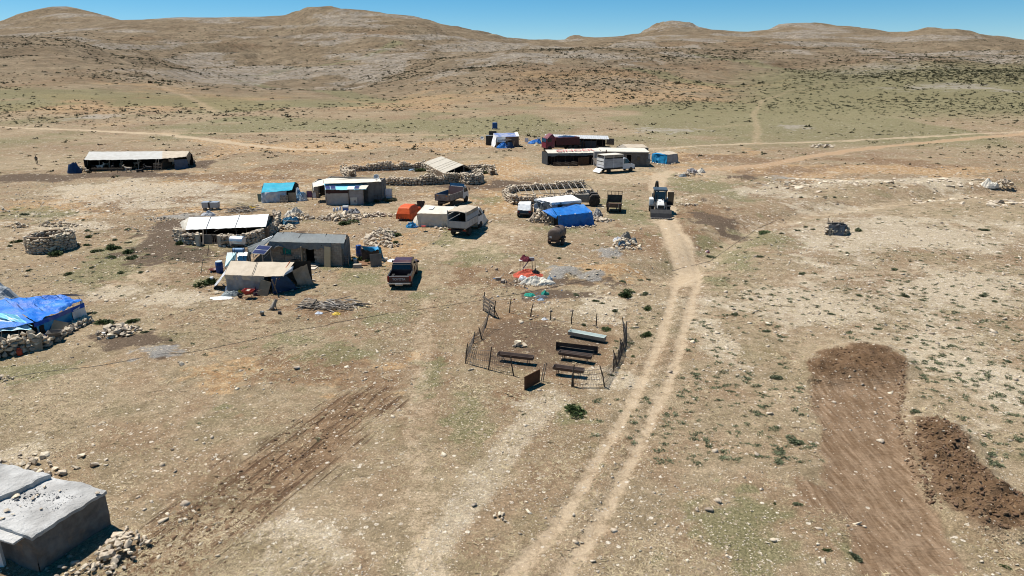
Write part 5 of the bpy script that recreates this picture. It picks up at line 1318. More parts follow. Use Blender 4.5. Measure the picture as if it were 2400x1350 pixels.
for sx in (-1, 1):
    part('side_window', MB().add([(sx*.925, BL_-.1, 1.42), (sx*.925, BL_+1.1, 1.42), (sx*.835, BL_+.72, 2.08), (sx*.835, BL_+.0, 2.08)], [(0, 1, 2, 3)]), GLASS(), t)
    part('mirror', MB().box((sx*1.1, BL_+1.0, 1.7), (.12, .08, .35)), BLACK(), t)
    wheel(t, sx*.82, .55, .40, .34); wheel(t, sx*.84, BL_+.55, .40, .25)
    part('rear_lamp', MB().box((sx*.8, -.52, .72), (.34, .05, .12)), LAMPR, t)
    part('mudguard', MB().box((sx*.82, .55, .86), (.36, .95, .04)), BLACK(), t)
part('windscreen', MB().prism([(BL_+.80, 2.1), (BL_+.84, 2.12), (BL_+1.29, 1.47), (BL_+1.25, 1.45)], -.8, .8), GLASS(), t)
part('chassis', MB().box((0, 1.9, .68), (.8, 5.2, .18)).box((0, -.45, .68), (1.9, .12, .14)), BLACK(), t)
part('number_plate', MB().box((0, -.52, .66), (.5, .02, .12)), PLATE, t)
# blue-headboard flatbed truck
t = thing('drop_side_truck', 'open drop-side truck with blue headboard behind the cream tent', 'truck', at(1041, 486), heading((1041, 486), (1062, 478)))
BW, BL_ = 1.0, 3.4
part('bed_floor', MB().box((0, BL_/2 - .4, .9), (2*BW, BL_, .1)), DSTEEL(), t)
RUSTB = M('rusty_panel', (.17, .14, .125), (.26, .24, .22), 2.5, .7, .2)
for sx in (-1, 1):
    sd = part('side_board', MB().box((sx*BW, BL_/2 - .4, 1.28), (.05, BL_, .72)), RUSTB if sx > 0 else M('blue_inner', (.05, .13, .23), None, 3, .6, .1), t)
    for y_ in (-.35, .7, 1.75, 2.85): part('rib', MB().box((sx*(BW+.03), y_, 1.28), (.04, .06, .72)), RUSTB, sd)
    wheel(t, sx*.82, .6, .42, .34); wheel(t, sx*.84, BL_+.75, .42, .25)
tg = part('tailgate', MB().box((0, -.42, 1.28), (2*BW, .05, .72)), RUSTB, t)
for x_ in (-.95, -.32, .32, .95): part('rib', MB().box((x_, -.46, 1.28), (.06, .04, .72)), RUSTB, tg)
for x_ in (-.6, .6): part('reflector', MB().box((x_, -.455, 1.5), (.22, .02, .08)), LAMPA, tg)
part('headboard', MB().box((0, BL_-.3, 1.6), (2*BW, .06, 1.0), 0, -.2), M('maroon_sheet', (.17, .10, .095), (.13, .08, .075), 2, .7, .1), t)
part('cab_shield', MB().box((0, BL_+.1, 2.18), (2*BW, .06, .42), 0, -.1), M('blue_board', (.035, .16, .31), (.03, .12, .24), 3, .6, .1), t)
part('cab', MB().prism([(BL_-.2, .75), (BL_-.2, 1.95), (BL_+.2, 2.12), (BL_+.85, 2.05), (BL_+1.3, 1.4), (BL_+1.38, 1.25), (BL_+1.38, .55), (BL_, .55)], -.94, .94, [0, .05, .09, .09, .02, .02, 0, 0]), paint('white_cab', (.60, .60, .60), .35), t, bevel=.05)
for sx in (-1, 1):
    part('side_window', MB().add([(sx*.945, BL_+.1, 1.35), (sx*.945, BL_+1.2, 1.35), (sx*.855, BL_+.82, 1.98), (sx*.87, BL_+.2, 1.98)], [(0, 1, 2, 3)]), GLASS(), t)
    part('mirror', MB().box((sx*1.12, BL_+1.15, 1.6), (.12, .08, .35)), BLACK(), t)
part('windscreen', MB().prism([(BL_+.9, 2.0), (BL_+.94, 2.02), (BL_+1.34, 1.42), (BL_+1.3, 1.4)], -.8, .8), GLASS(), t)
part('chassis', MB().box((0, 2.0, .66), (.8, 5.2, .18)), BLACK(), t)
# white-covered car
t = thing('dark_hatchback', 'small dark car with a white sheet over its roof beside the satellite dish', 'car', at(1228, 511), heading((1228, 511), (1232, 500)))
BC = paint('charcoal_paint', (.03, .032, .035), .3)
part('body', MB().prism([(0, .3), (-.06, .55), (0, .85), (3.6, .82), (3.7, .6), (3.65, .28)], -.78, .78, [0, 0, .05, .05, .04, 0]), BC, t, bevel=.06)
part('cabin', MB().prism([(.05, .84), (.4, 1.40), (1.9, 1.42), (2.6, .86)], -.74, .74, [.02, .12, .12, .02]), GLASS(), t, bevel=.05)
part('white_sheet', MB().cloth((-.66, 2.0, 1.45), (.66, 2.0, 1.45), (.7, .42, 1.44), (-.7, .42, 1.44), 14, 10, .02, 3, 0, .01, 2).cloth((-.7, .42, 1.44), (.7, .42, 1.44), (.74, -.02, .82), (-.74, -.02, .82), 14, 8, .03, 5, 0, .02, 2, ragged=.12).cloth((-.66, 2.0, 1.45), (-.7, .42, 1.44), (-.76, .5, 1.0), (-.76, 2.1, 1.0), 10, 4, .02, 6), WHITET, t, smooth=True)
for sx in (-1, 1):
    for y_ in (.65, 2.95): wheel(t, sx*.70, y_, .29, .2)
    part('rear_lamp', MB().box((sx*.62, -.05, .68), (.2, .05, .16)), LAMPR, t); part('mirror', MB().box((sx*.85, 2.2, .95), (.16, .08, .12)), BLACK(), t)
part('bumper', MB().box((0, -.06, .42), (1.5, .14, .18)), BLACK(), t, bevel=.03)
# covered car
t = thing('covered_car', 'car under a bright orange cover beside the cream tent', 'car', at(946, 517), heading((946, 517), (956, 511)))
part('car_cover', MB().prism([(-.1, .22), (-.05, .8), (.25, 1.42), (.9, 1.55), (2.2, 1.52), (2.9, 1.02), (3.7, .9), (3.8, .25)], -.84, .84, [0, .04, .2, .24, .24, .08, .08, .02]), ORANGE, t, bevel=.07)
part('cover_folds', MB().cloth((-.80, -.13, .8), (.80, -.13, .8), (.86, -.16, .2), (-.86, -.16, .2), 16, 6, .05, 2, 0, .05, 2.2, ragged=.1).cloth((.83, -.05, .8), (.83, 3.6, .8), (.88, 3.6, .2), (.88, -.05, .2), 20, 6, .05, 3, 0, .05, 1.8, ragged=.12), ORANGE, t, smooth=True)
for sx in (-1, 1):
    for y_ in (.7, 3.0): wheel(t, sx*.72, y_, .28, .2)
part('bumper', MB().box((0, -.05, .30), (1.4, .16, .16)), BLACK(), t)
# backhoe loader, front towards the camera
t = thing('backhoe_loader', 'white backhoe loader with front bucket down on the dirt track', 'loader', at(1545, 500), heading((1545, 500), (1549, 512)))
LW_ = paint('loader_white', (.72, .72, .70), .35); LB = M('loader_black', (.02, .02, .022), (.035, .034, .034), 3, .5, .1); CABB = M('cab_blue_grey', (.06, .085, .11), (.045, .065, .085), 2, .5, .05)
part('chassis', MB().box((0, .1, .75), (.9, 4.2, .4)), LB, t)
part('hood', MB().prism([(.2, .9), (.2, 1.72), (.9, 1.70), (1.75, 1.46), (1.95, 1.30), (1.95, .85)], -.42, .42, [0, .07, .07, .06, .04, 0]), LW_, t, bevel=.05)
part('grille', MB().box((0, 1.965, 1.08), (.66, .05, .42)), LB, t)
part('exhaust', MB().tube((.34, 1.1, 1.6), (.34, 1.1, 2.3), .05), LB, t); part('air_filter', MB().tube((-.2, .9, 1.6), (-.2, .9, 1.9), .07), LB, t)
part('cab_base', MB().box((0, -.55, 1.05), (1.3, 1.5, .6)), LB, t)
for sx in (-1, 1):
    for y_ in (.15, -1.3): part('cab_pillar', MB().tube((sx*.72, y_, 1.2), (sx*.66, y_*.9, 2.62), .05), LB, t)
    part('side_glass', MB().box((sx*.69, -.55, 1.95), (.02, 1.35, 1.2)), GLASS(), t)
    fd = part('rear_fender', MB().prism([(-2.0, 1.25), (-1.8, 1.55), (-.75, 1.55), (-.5, 1.2)], sx*.65, sx*1.12), LW_, t)
    ag_wheel(t, sx*.92, -1.25, .70, .42, LW_); ag_wheel(t, sx*.90, 1.15, .52, .36, LW_)
    part('lift_arm', MB().path([(sx*.62, -.1, 1.45), (sx*.62, 1.2, 1.25), (sx*.60, 2.3, .6)], .10, 4), LB, t)
    part('front_mudguard', MB().box((sx*.92, 1.15, 1.10), (.42, .8, .04)), LB, t)
    part('work_lamp', MB().box((sx*.45, .22, 2.55), (.16, .06, .10)), LAMPW, t); part('lift_ram', MB().tube((sx*.5, .2, .85), (sx*.6, 1.6, 1.05), .05), ALU(), t)
part('windscreen', MB().prism([(.20, 1.62), (.22, 1.62), (.10, 2.52), (.08, 2.52)], -.6, .6), GLASS(), t)
part('cab_roof', MB().box((0, -.55, 2.70), (1.55, 1.75, .20)), CABB, t, bevel=.06)
part('open_door', MB().box((-1.18, -.05, 1.7), (.7, .05, 1.55), -.1), GLASS(), t, bevel=.06)
part('tool_box', MB().box((.98, .12, 1.32), (.5, .62, .75)), LW_, t, bevel=.04)
bk = part('front_bucket', MB().prism([(2.35, .12), (2.25, .85), (2.32, .90), (2.75, .55), (3.05, .08), (3.0, .05), (2.65, .10)], -1.16, 1.16), LB, t, bevel=.01)
part('cutting_edge', MB().box((0, 3.05, .07), (2.34, .10, .05)), M('scuffed_steel', (.45, .41, .37), None, 4, .5, .1), bk)
for k in range(8): part('tooth', MB().box((-1.05 + k*.3, 3.13, .06), (.09, .14, .05)), M('scuffed_steel', (.45, .41, .37)), bk)
bm_ = part('backhoe_boom', MB().path([(.0, -2.2, .9), (.12, -2.6, 1.8), (.25, -2.35, 2.9), (.3, -2.2, 3.3)], [.18, .22, .18, .16], 4), LB, t)
part('dipper_arm', MB().path([(.3, -2.2, 3.3), (.35, -2.9, 2.6), (.35, -3.2, 1.6)], [.17, .16, .13], 4), LB, bm_)
part('hoe_bucket', MB().prism([(-3.5, 1.7), (-3.0, 1.7), (-2.9, 1.1), (-3.3, .8), (-3.5, 1.2)], .0, .7), LB, bm_)
part('boom_ram', MB().tube((.1, -2.1, 1.2), (.34, -2.1, 2.7), .05), ALU(), bm_)
for sx in (-1, 1): part('stabiliser', MB().box((sx*.85, -2.1, .75), (.16, .2, 1.3)).box((sx*.85, -2.1, .12), (.4, .3, .06)), LB, t)
# tractor with canvas-wrapped hood
t = thing('farm_tractor', 'old farm tractor with canvas over its hood beside roofless stone pen', 'tractor', at(1391, 480), heading((1391, 480), (1368, 480)))
part('hood', MB().box((0, 1.45, 1.0), (.62, 1.6, .6)), DSTEEL(), t, bevel=.06)
part('hood_cover', MB().cloth((-.40, 2.3, 1.36), (-.40, .6, 1.40), (.40, .6, 1.40), (.40, 2.3, 1.36), 12, 8, .05, 3, 0, .02, 2).cloth((-.40, .6, 1.40), (-.40, 2.3, 1.36), (-.48, 2.35, .45), (-.48, .55, .4), 12, 8, .05, 4, 0, .04, 2).cloth((.40, 2.3, 1.36), (.40, .6, 1.40), (.48, .55, .4), (.48, 2.35, .45), 12, 8, .05, 5, 0, .04, 2), TAUPE, t, smooth=True)
part('gearbox', MB().box((0, .2, .75), (.5, 1.6, .5)), DSTEEL(), t)
part('seat', MB().box((0, -.1, 1.15), (.5, .45, .12)).box((0, -.32, 1.35), (.5, .1, .4)), BLACK(), t, bevel=.03)
part('steering_wheel', MB().lathe([(.2, -.02), (.22, 0), (.2, .02), (.18, 0)], (0, .5, 1.5), 14, 'Y', False).tube((0, .8, 1.1), (0, .5, 1.5), .025), BLACK(), t)
part('exhaust', MB().tube((.18, 1.6, 1.3), (.18, 1.6, 2.1), .05), BLACK(), t)
part('tail_light', MB().tube((.55, -.5, 1.2), (.55, -.5, 1.6), .02).box((.55, -.5, 1.65), (.1, .06, .14)), LAMPR, t)
for sx in (-1, 1):
    part('fender', MB().prism([(-.75, 1.0), (-.5, 1.42), (.3, 1.42), (.6, 1.1)], sx*.45, sx*.95), DSTEEL(), t)
    ag_wheel(t, sx*.78, 0, .66, .38, DSTEEL()); wheel(t, sx*.62, 2.0, .38, .22, DSTEEL())
# cart trailer
t = thing('farm_trailer', 'dark rusty farm trailer with railed front standing in the open yard', 'trailer', at(1438, 500), heading((1438, 500), (1440, 488)))
OL = M('olive_steel', (.085, .085, .06), (.06, .05, .04), 3, .8, .25); 
part('bed_floor', MB().box((0, 1.3, .72), (1.72, 2.7, .1)), RUST(), t)
for sx in (-1, 1):
    part('side_board', MB().box((sx*.86, 1.3, 1.0), (.05, 2.7, .48)), OL, t); wheel(t, sx*.72, 1.2, .40, .25, RUST())
    part('tail_strut', MB().tube((sx*.55, -.12, .55), (sx*.55, -.12, 1.1), .03), STEEL(), t); part('front_post', MB().box((sx*.84, 2.66, 1.45), (.07, .07, 1.4)), RUST(), t)
part('tailgate', MB().box((0, -.06, .95), (1.72, .05, .42)), RUST(), t)
part('front_board', MB().box((0, 2.64, 1.25), (1.7, .05, .9)), OL, t)
part('top_rail', MB().box((0, 2.66, 2.12), (1.74, .06, .06)), RUST(), t)
for x_ in (-.42, 0, .42): part('rail_bar', MB().box((x_, 2.66, 1.9), (.05, .05, .42)), RUST(), t)
part('drawbar', MB().tube((0, 2.6, .62), (0, 4.0, .45), .06), RUST(), t)
part('cargo', crumple_mb(1.3, 1.2, .3, 4), M('junk_brown', (.12, .09, .07), (.2, .16, .13), 4, .9, .5), t).location = (0, .7, .78)
# tank trailer
t = thing('tank_trailer', 'rusty brown water tank trailer with two wheels on the yard', 'tank trailer', at(1297, 576), heading((1297, 576), (1306, 570)))
TKM = M('tank_brown', (.085, .065, .055), (.15, .11, .085), 2.0, .6, .15)
part('tank', MB().lathe([(.02, -.1), (.42, -.08), (.60, .0), (.62, .06), (.62, 1.9), (.60, 1.96), (.42, 2.04), (.02, 2.06)], (0, 0, 1.05), 24, 'Y'), TKM, t, smooth=True)
for y_ in (.3, .98, 1.65): part('band', MB().lathe([(.63, -.03), (.64, 0), (.63, .03)], (0, y_, 1.05), 24, 'Y', False), RUST(), t)
part('hatch', MB().lathe([(.2, 0), (.2, .12), (.16, .16)], (0, .95, 1.64), 14), RUST(), t)
part('cradle', MB().box((0, .95, .48), (.9, 2.2, .10)).box((0, .1, .52), (1.2, .12, .2)).box((0, 1.8, .52), (1.2, .12, .2)), RUST(), t)
part('drawbar', MB().tube((0, 2.0, .48), (0, 3.2, .3), .05), RUST(), t)
part('outlet_plate', MB().box((-.25, -.1, .85), (.22, .03, .16)), PLATE, t)
for sx in (-1, 1): wheel(t, sx*.66, .75, .34, .2, RUST()); 
for sx in (-1, 1): part('mudguard', MB().box((sx*.66, .75, .74), (.24, .8, .04)), RUST(), t)
# box-bodied van truck
t = thing('livestock_van', 'white cab-over livestock van with printed sides parked in front of the block house', 'van', at(1410, 406), heading((1410, 406), (1460, 402)))
BW, BL_ = 1.0, 3.6
VG = M('printed_panel', (.40, .41, .43), (.14, .15, .17), 0.9, .5, .0, stretch=(.2, .35, 1.6)); VW = paint('van_white', (.66, .67, .70), .3, amt=.15)
part('bed', MB().box((0, BL_/2 - .3, .78), (2*BW, BL_, .14)), BLACK(), t)
for sx in (-1, 1): part('side_panel', MB().box((sx*BW, BL_/2 - .3, 1.55), (.05, BL_, 1.42)), VG, t); 
for sx in (-1, 1):
    part('canopy_side', MB().cloth((sx*(BW+.01), -.3, 2.82), (sx*(BW+.01), BL_-.3, 2.82), (sx*(BW+.02), BL_-.3, 2.42), (sx*(BW+.02), -.3, 2.42), 12, 3, .02, 3), TAUPE, t, smooth=True)
    for y_ in (-.28, BL_/2 - .3, BL_ - .32): part('post', MB().box((sx*BW, y_, 1.8), (.06, .06, 2.0)), VW, t)
for z_, h_ in ((1.1, .35), (1.55, .42), (2.1, .40)): part('rear_board', MB().box((0, -.32, z_), (2*BW, .05, h_)), WHITE() if z_ > 1.2 else VW, t)
part('canopy_top', MB().cloth((-BW-.03, BL_-.3, 2.84), (BW+.03, BL_-.3, 2.84), (BW+.03, -.36, 2.84), (-BW-.03, -.36, 2.84), 10, 16, .02, 6).box((0, BL_/2 - .3, 2.80), (2*BW, BL_, .03)), CREAM, t, smooth=True)
part('inner_lining', MB().box((0, BL_ - .35, 1.8), (2*BW - .1, .04, 1.9)), BLACK(), t)
part('rear_ramp', MB().box((0, -.75, .45), (1.9, .85, .05), 0, .7), WHITE(), t)
part('cab', MB().prism([(BL_-.25, .5), (BL_-.25, 2.05), (BL_, 2.22), (BL_+.5, 2.18), (BL_+1.25, 1.38), (BL_+1.95, 1.12), (BL_+2.1, .9), (BL_+2.1, .45)], -.92, .92, [0, .06, .1, .1, .04, .06, .05, .03]), VW, t, bevel=.06)
for sx in (-1, 1):
    part('side_window', MB().add([(sx*.925, BL_-.05, 1.35), (sx*.925, BL_+1.2, 1.35), (sx*.835, BL_+.5, 2.08), (sx*.85, BL_+.02, 2.08)], [(0, 1, 2, 3)]), GLASS(), t)
    part('mirror', MB().box((sx*1.05, BL_+1.05, 1.45), (.2, .1, .25)), BLACK(), t)
    wheel(t, sx*.82, .75, .36, .26); wheel(t, sx*.82, BL_+1.35, .36, .24); part('headlamp', MB().box((sx*.72, BL_+2.04, .95), (.3, .12, .2)), LAMPW, t)
part('windscreen', MB().prism([(BL_+.55, 2.13), (BL_+.58, 2.16), (BL_+1.27, 1.41), (BL_+1.24, 1.38)], -.8, .8), GLASS(), t)
part('bumper', MB().box((0, BL_+2.1, .5), (1.84, .14, .3)), BLACK(), t, bevel=.04); part('chassis', MB().box((0, 2.5, .55), (.8, 5.0, .2)), BLACK(), t)
# red lorry far behind
t = thing('red_lorry', 'dark red lorry with roof fairing parked behind the lettered tarpaulin shed', 'lorry', at(1345, 349), heading((1345, 349), (1300, 351)))
RL_ = paint('lorry_red', (.19, .02, .035), .4); BR_ = M('maroon_body', (.085, .02, .022), (.06, .018, .02), 3, .6, .1)
part('cargo_body', MB().box((0, 1.9, 1.75), (2.3, 5.2, 1.5)), BR_, t, bevel=.03)
for y_ in (-.6, .4, 1.4, 2.4, 3.4, 4.4): part('rib', MB().box((1.17, y_, 1.75), (.05, .08, 1.5)), BR_, t)
part('load', crumple_mb(1.9, 4.6, .4, 7), NAVYT, t).location = (0, 1.9, 2.45)
part('cab', MB().prism([(4.7, .7), (4.7, 2.7), (5.2, 3.3), (5.7, 3.0), (6.4, 2.4), (6.6, 1.8), (6.7, .5), (4.9, .5)], -1.15, 1.15, [0, .05, .3, .1, .05, 0, 0, 0]), RL_, t, bevel=.08)
part('windscreen', MB().prism([(6.44, 2.38), (6.48, 2.4), (6.68, 1.75), (6.64, 1.72)], -1.0, 1.0), GLASS(), t)
for sx in (-1, 1):
    part('side_window', MB().box((sx*1.145, 5.85, 2.05), (.03, .75, .6)), GLASS(), t); part('mirror', MB().box((sx*1.35, 6.4, 2.2), (.2, .1, .5)), BLACK(), t)
    for y_ in (.2, 1.3, 5.8): wheel(t, sx*1.0, y_, .48, .35)
part('chassis', MB().box((0, 2.8, .75), (1.0, 7.2, .25)), BLACK(), t)
# orange tractor far behind
t = thing('orange_tractor', 'small orange tractor parked behind the red lorry', 'tractor', at(1365, 346), heading((1365, 346), (1353, 348)))
OT = paint('orange_paint', (.5, .11, .02), .4)
part('hood', MB().box((0, 1.3, 1.05), (.6, 1.5, .6)), DSTEEL(), t, bevel=.05); part('roof', MB().box((0, .0, 2.0), (1.3, 1.5, .14)), OT, t, bevel=.04)
part('gearbox', MB().box((0, .2, .75), (.5, 1.6, .5)), DSTEEL(), t)
for sx in (-1, 1):
    part('roof_post', MB().tube((sx*.5, -.55, 1.1), (sx*.5, -.55, 1.95), .04), DSTEEL(), t); part('roof_post', MB().tube((sx*.5, .55, 1.1), (sx*.5, .55, 1.95), .04), DSTEEL(), t)
    part('fender', MB().prism([(-.7, 1.0), (-.5, 1.4), (.3, 1.4), (.6, 1.1)], sx*.45, sx*.95), OT, t)
    ag_wheel(t, sx*.78, 0, .66, .38, OT); wheel(t, sx*.6, 1.8, .36, .2, OT)
# ------------------------------------------------------------------ cream tent
s = Site('cream_tent', 'long cream canvas tent behind the canvas-topped truck', 'tent', 1045, 530)
FL, FR, RL, RR = s.p(977, 500, 1.4), s.p(1128, 503, 1.4), s.p(997, 480, 2.0), s.p(1122, 484, 2.0)
BL, BR = roof2(s, FL, FR, RL, RR, CREAM, 1.0, 51, .04, .08, 30, 8)
s.part('front_wall', MB().cloth(FL, FR, low(s.p(1130, 532)), low(s.p(981, 530)), 40, 10, .13, 52, 0, .10, .55), CREAM, smooth=True)
s.part('left_wall', MB().cloth(RL, FL, low(s.p(981, 530)), low(s.p(964, 517)), 10, 10, .08, 53, 0, .06, 1.2), CREAM, smooth=True)
s.part('right_wall', MB().cloth(FR, RR, low(s.p(1146, 516)), low(s.p(1130, 532)), 10, 10, .12, 54, 0, .08, 1.2), CREAM, smooth=True)
hang(s, 'back_wall', BL, BR, CREAM, seed=55)
n = (RR - RL).cross(FL - RL).normalized(); n = n if n.z > 0 else -n
def on(t, w): return mixv(mixv(RL, RR, t), mixv(FL, FR, t), w) + n * .05
s.part('white_patch', quadbox(MB(), on(.13, .2), on(.20, .2), on(.20, .5), on(.12, .5), .008), WHITET)
seam(s, mixv(RL, RR, .55), mixv(FL, FR, .55), M('grey_cord', (.4, .38, .36)), .015)
for q, (u, v) in enumerate([(1022, 533), (1033, 535), (1042, 534), (1052, 535), (1062, 534), (1130, 534), (1136, 530), (1142, 526), (1148, 521), (1134, 534), (1140, 530), (1150, 518), (1126, 536)]):
    o = obj('weight_stone', ROCKS[q % 10], s.o); o.location = s.p(u, v, .1); o.scale = (.5, .4, .35); o.rotation_euler = (0, 0, q)
for u, v in ((960, 520), (986, 534)): seam(s, s.p(u, v), mixv(FL, RL, .3), ROPE, .008, name='guy_rope')
heap_cloth('blue_tarpaulin_bundle', 'crumpled bright blue tarpaulin bundle beside cream tent corner', 'tarpaulin', 966, 531, 1.3, .9, .5, M('cyan_blue_mix', (.03, .28, .5), (.02, .09, .25), 3, .5, .4), 12, rough=.9)
s = Site('charcoal_grill', 'small red charcoal grill standing before the cream tent', 'grill', 993, 541)
s.part('bowl', MB().lathe([(.12, .42), (.26, .55), (.27, .56), (.24, .54)], n=14), RED, smooth=True)
for a in (0, 2.1, 4.2): s.part('leg', MB().tube((.2*math.cos(a), .2*math.sin(a), 0), (.1*math.cos(a), .1*math.sin(a), .46), .012), DSTEEL())
s = Site('junk_pile', 'dark pile of stacked boards and plastic behind the orange car', 'junk pile', 975, 492)
s.part('plastic_sheet', crumple_mb(1.5, 1.0, .6, 6, rough=.8), BLACKT)
for k in range(4): s.part('board', MB().box((.3 + k*.15, .1, .55), (.3, .05, 1.2), .3, -.35, .15*k), DWOOD())
s.part('white_sack', crumple_mb(.6, .5, .35, 3), WHITET).location = (-.1, -.5, 0)
# ------------------------------------------------------------------ white tent, blue tent, roofless pen
s = Site('white_canvas_tent', 'white canvas tent with dish and solar panel behind the blue tent', 'tent', 1315, 488)
a, b, c, d = s.p(1252, 466, 1.75), s.p(1338, 456, 1.95), s.p(1363, 469, 1.75), s.p(1293, 475, 1.7)
s.part('roof', MB().cloth(a, b, c, d, 26, 10, .03, 61, .03), WHITET, smooth=True)
hang(s, 'valance', d, c, WHITET, nu=26, nv=3, amp=.03, folds=.02, frac=.14, ragged=.08, seed=62)
hang(s, 'front_wall', d + Vector((0, .08, 0)), c + Vector((0, .08, 0)), GREYP, nu=20, seed=63)
s.part('window_shade_box', MB().box(mixv(d, c, .28) + Vector((0, -.06, -.55)), (.55, .06, .45)), DARKIN)  # dark box painting the shade of an opening in the wall
hang(s, 'left_wall', a, d, GREYT, nu=14, seed=64, folds=.08)
hang(s, 'left_flap', a, d, WHITET, nu=14, nv=4, seed=65, frac=.3, ragged=.3)
hang(s, 'back_wall', a, b, GREYP, nu=20, seed=66); hang(s, 'right_wall', b, c, GREYP, nu=12, seed=67)
dish(s, s.p(1258, 484, .95), .40, math.radians(66), .25, s.p(1259, 497))
P = [s.p(1276, 476, 1.2), s.p(1283, 477, 1.2), s.p(1277, 497, .25), s.p(1269, 494, .25)]
s.part('solar_panel', quadbox(MB(), *P, .03), PANEL())
for k in (0, 1): pole(s, P[k], P[k] + Vector((.1, .6, -1.2)), .02, STEEL())
s = Site('blue_tarpaulin_tent', 'bright blue tarpaulin tent weighted with stones in front of white tent', 'tent', 1345, 530)
RL, RR, FR, FL = s.p(1293, 487, 1.75), s.p(1367, 478, 1.85), s.p(1388, 497, 1.4), s.p(1307, 506, 1.25)
BL, BR = roof2(s, FL, FR, RL, RR, BLUET, .9, 71, .06, .08, 28, 9)
s.part('front_wall', MB().cloth(FL, FR, low(s.p(1393, 527)), low(s.p(1309, 533)), 30, 10, .10, 72, 0, .10, .8), BLUET, smooth=True)
s.part('right_wall', MB().cloth(FR, RR, low(s.p(1384, 512)), low(s.p(1393, 527)), 10, 8, .06, 73, 0, .05, 1), BLUET, smooth=True)
s.part('left_wing', MB().cloth(RL, FL, s.p(1303, 512, .95), s.p(1271, 493, 1.35), 10, 8, .09, 74, .05, .03, 1.5), BLUET, smooth=True)
s.part('left_shade_sheet', vwall(MB(), low(RL) + Vector((0, .2, 0)), low(FL) + Vector((.1, .3, 0)), 0, 1.2, .04), DARKIN)  # dark sheet painting the shade under the left wing
hang(s, 'back_wall', BL, BR, BLUET, seed=75)
for t in (.08, .5, .93): s.part('white_tie', MB().box(mixv(FL, FR, t), (.14, .08, .08)), WHITET)
for u, v, uu, vv, h in ((1279, 515, 1275, 494, 1.3), (1300, 522, 1298, 500, 1.2)): pole(s, s.p(u, v), s.p(uu, vv, h), .035)
for q in range(17):
    u = 1310 + q * 5.3; o = obj('weight_stone', ROCKS[q % 10], s.o); o.location = s.p(u, 534 - q * .35 + (q % 3), .1); k = .28 + .12 * ((q * 7) % 5) / 5; o.scale = (k, k * .8, k); o.rotation_euler = (0, .3, q)
stones_thing('stone_heap', 'tall heap of rough stones at the left end of blue tent', 1263, 520, heap_stones(150, 1.05, .9, 1.25, .34, 7))
s = Site('slatted_gate', 'grey slatted gate leaning on stones at the blue tent', 'gate', 1287, 531)
for k in range(7): s.part('slat', MB().box((0, .1 + k*.02, .1 + k * .145), (1.0, .03, .085)), WOOD())
for x_ in (-.46, 0, .46): s.part('batten', MB().box((x_, .22, .52), (.07, .04, 1.05), 0, -.13), WOOD())
heap_cloth('sack_pile', 'pile of white and dark sacks right of the blue tent', 'sacks', 1400, 507, 1.2, 1.0, .8, M('sack_mix', (.45, .44, .43), (.08, .07, .065), 2.5, .8, .4), 9, rough=.8)
stones_thing('stone_scatter', 'low spread of pale stones right of the blue tent', 1407, 519, heap_stones(60, 1.5, .7, .3, .3, 8))
s = Site('roofless_pen', 'roofless stone pen with bare pole rafters', 'stone pen', 1260, 477)
W1 = [s.p(1184, 458), s.p(1192, 470), s.p(1206, 478), s.p(1254, 476)]; W2 = [s.p(1254, 476), s.p(1340, 466), s.p(1386, 460)]; W3 = [s.p(1184, 458), s.p(1206, 447), s.p(1366, 438)]
xy = lambda w_: [(p_.x, p_.y) for p_ in w_]
ws = cat3(wall_stones(xy(W1), .95, .6, .36, 81, 1.6), wall_stones(xy(W2), .85, .5, .38, 82, 1.4), wall_stones(xy(W3), .8, .5, .4, 83, 1.4))
for w_ in (W1, W2, W3): s.part('wall_core', wall_core(xy(w_), .8, .5), RUBBLE())
stones(s.o, *ws, limit=260)
t0, t1 = s.p(1210, 437, 1.75), s.p(1368, 428, 1.75); l0, l1 = s.p(1221, 456, 1.05), s.p(1336, 452, 1.1); r1 = s.p(1386, 440, 1.2)
s.part('top_rail', MB().tube(t0, t1, .045), WOOD()); s.part('low_rail', MB().tube(l0, l1, .045), WOOD()); s.part('end_rail', MB().tube(t1, r1, .04), WOOD())
GW = M('pale_pole', (.42, .38, .33), (.3, .26, .22), 5, .9, .3, vary=.2)
for k in range(11):
    t = k / 10.5; A_ = mixv(t0, t1, t); B_ = mixv(l0, s.p(1384, 452, 1.05), t)
    s.part('rafter', MB().tube(A_ + Vector((0, 0, .05)), B_ + Vector((0, 0, .05)), .04, .035), GW)
    s.part('rafter', MB().tube(A_ + Vector((0, 0, .05)), A_ + (A_ - B_) * .8 + Vector((0, 0, -1.15)), .04, .035), GW)
for t in (0, .25, .5, .75, 1): pole(s, low(mixv(t0, t1, t)), mixv(t0, t1, t), .045, GW)
for u, v, vv in ((1386, 462, 440), (1376, 458, 436), (1338, 468, 452), (1300, 468, 452)): pole(s, s.p(u, v), s.p(u, vv, 1.15), .04, GW)
s.part('sheet_panel', MB().box(s.p(1372, 452, .6), (1.1, .04, .8), -.2), M('zinc_sheet', (.34, .36, .38), (.28, .29, .3), 3, .5, .1))
s.part('dark_heap', crumple_mb(3.0, 1.6, .6, 5), DARKIN).location = s.p(1345, 456)  # heap in the same near-black colour as the interiors
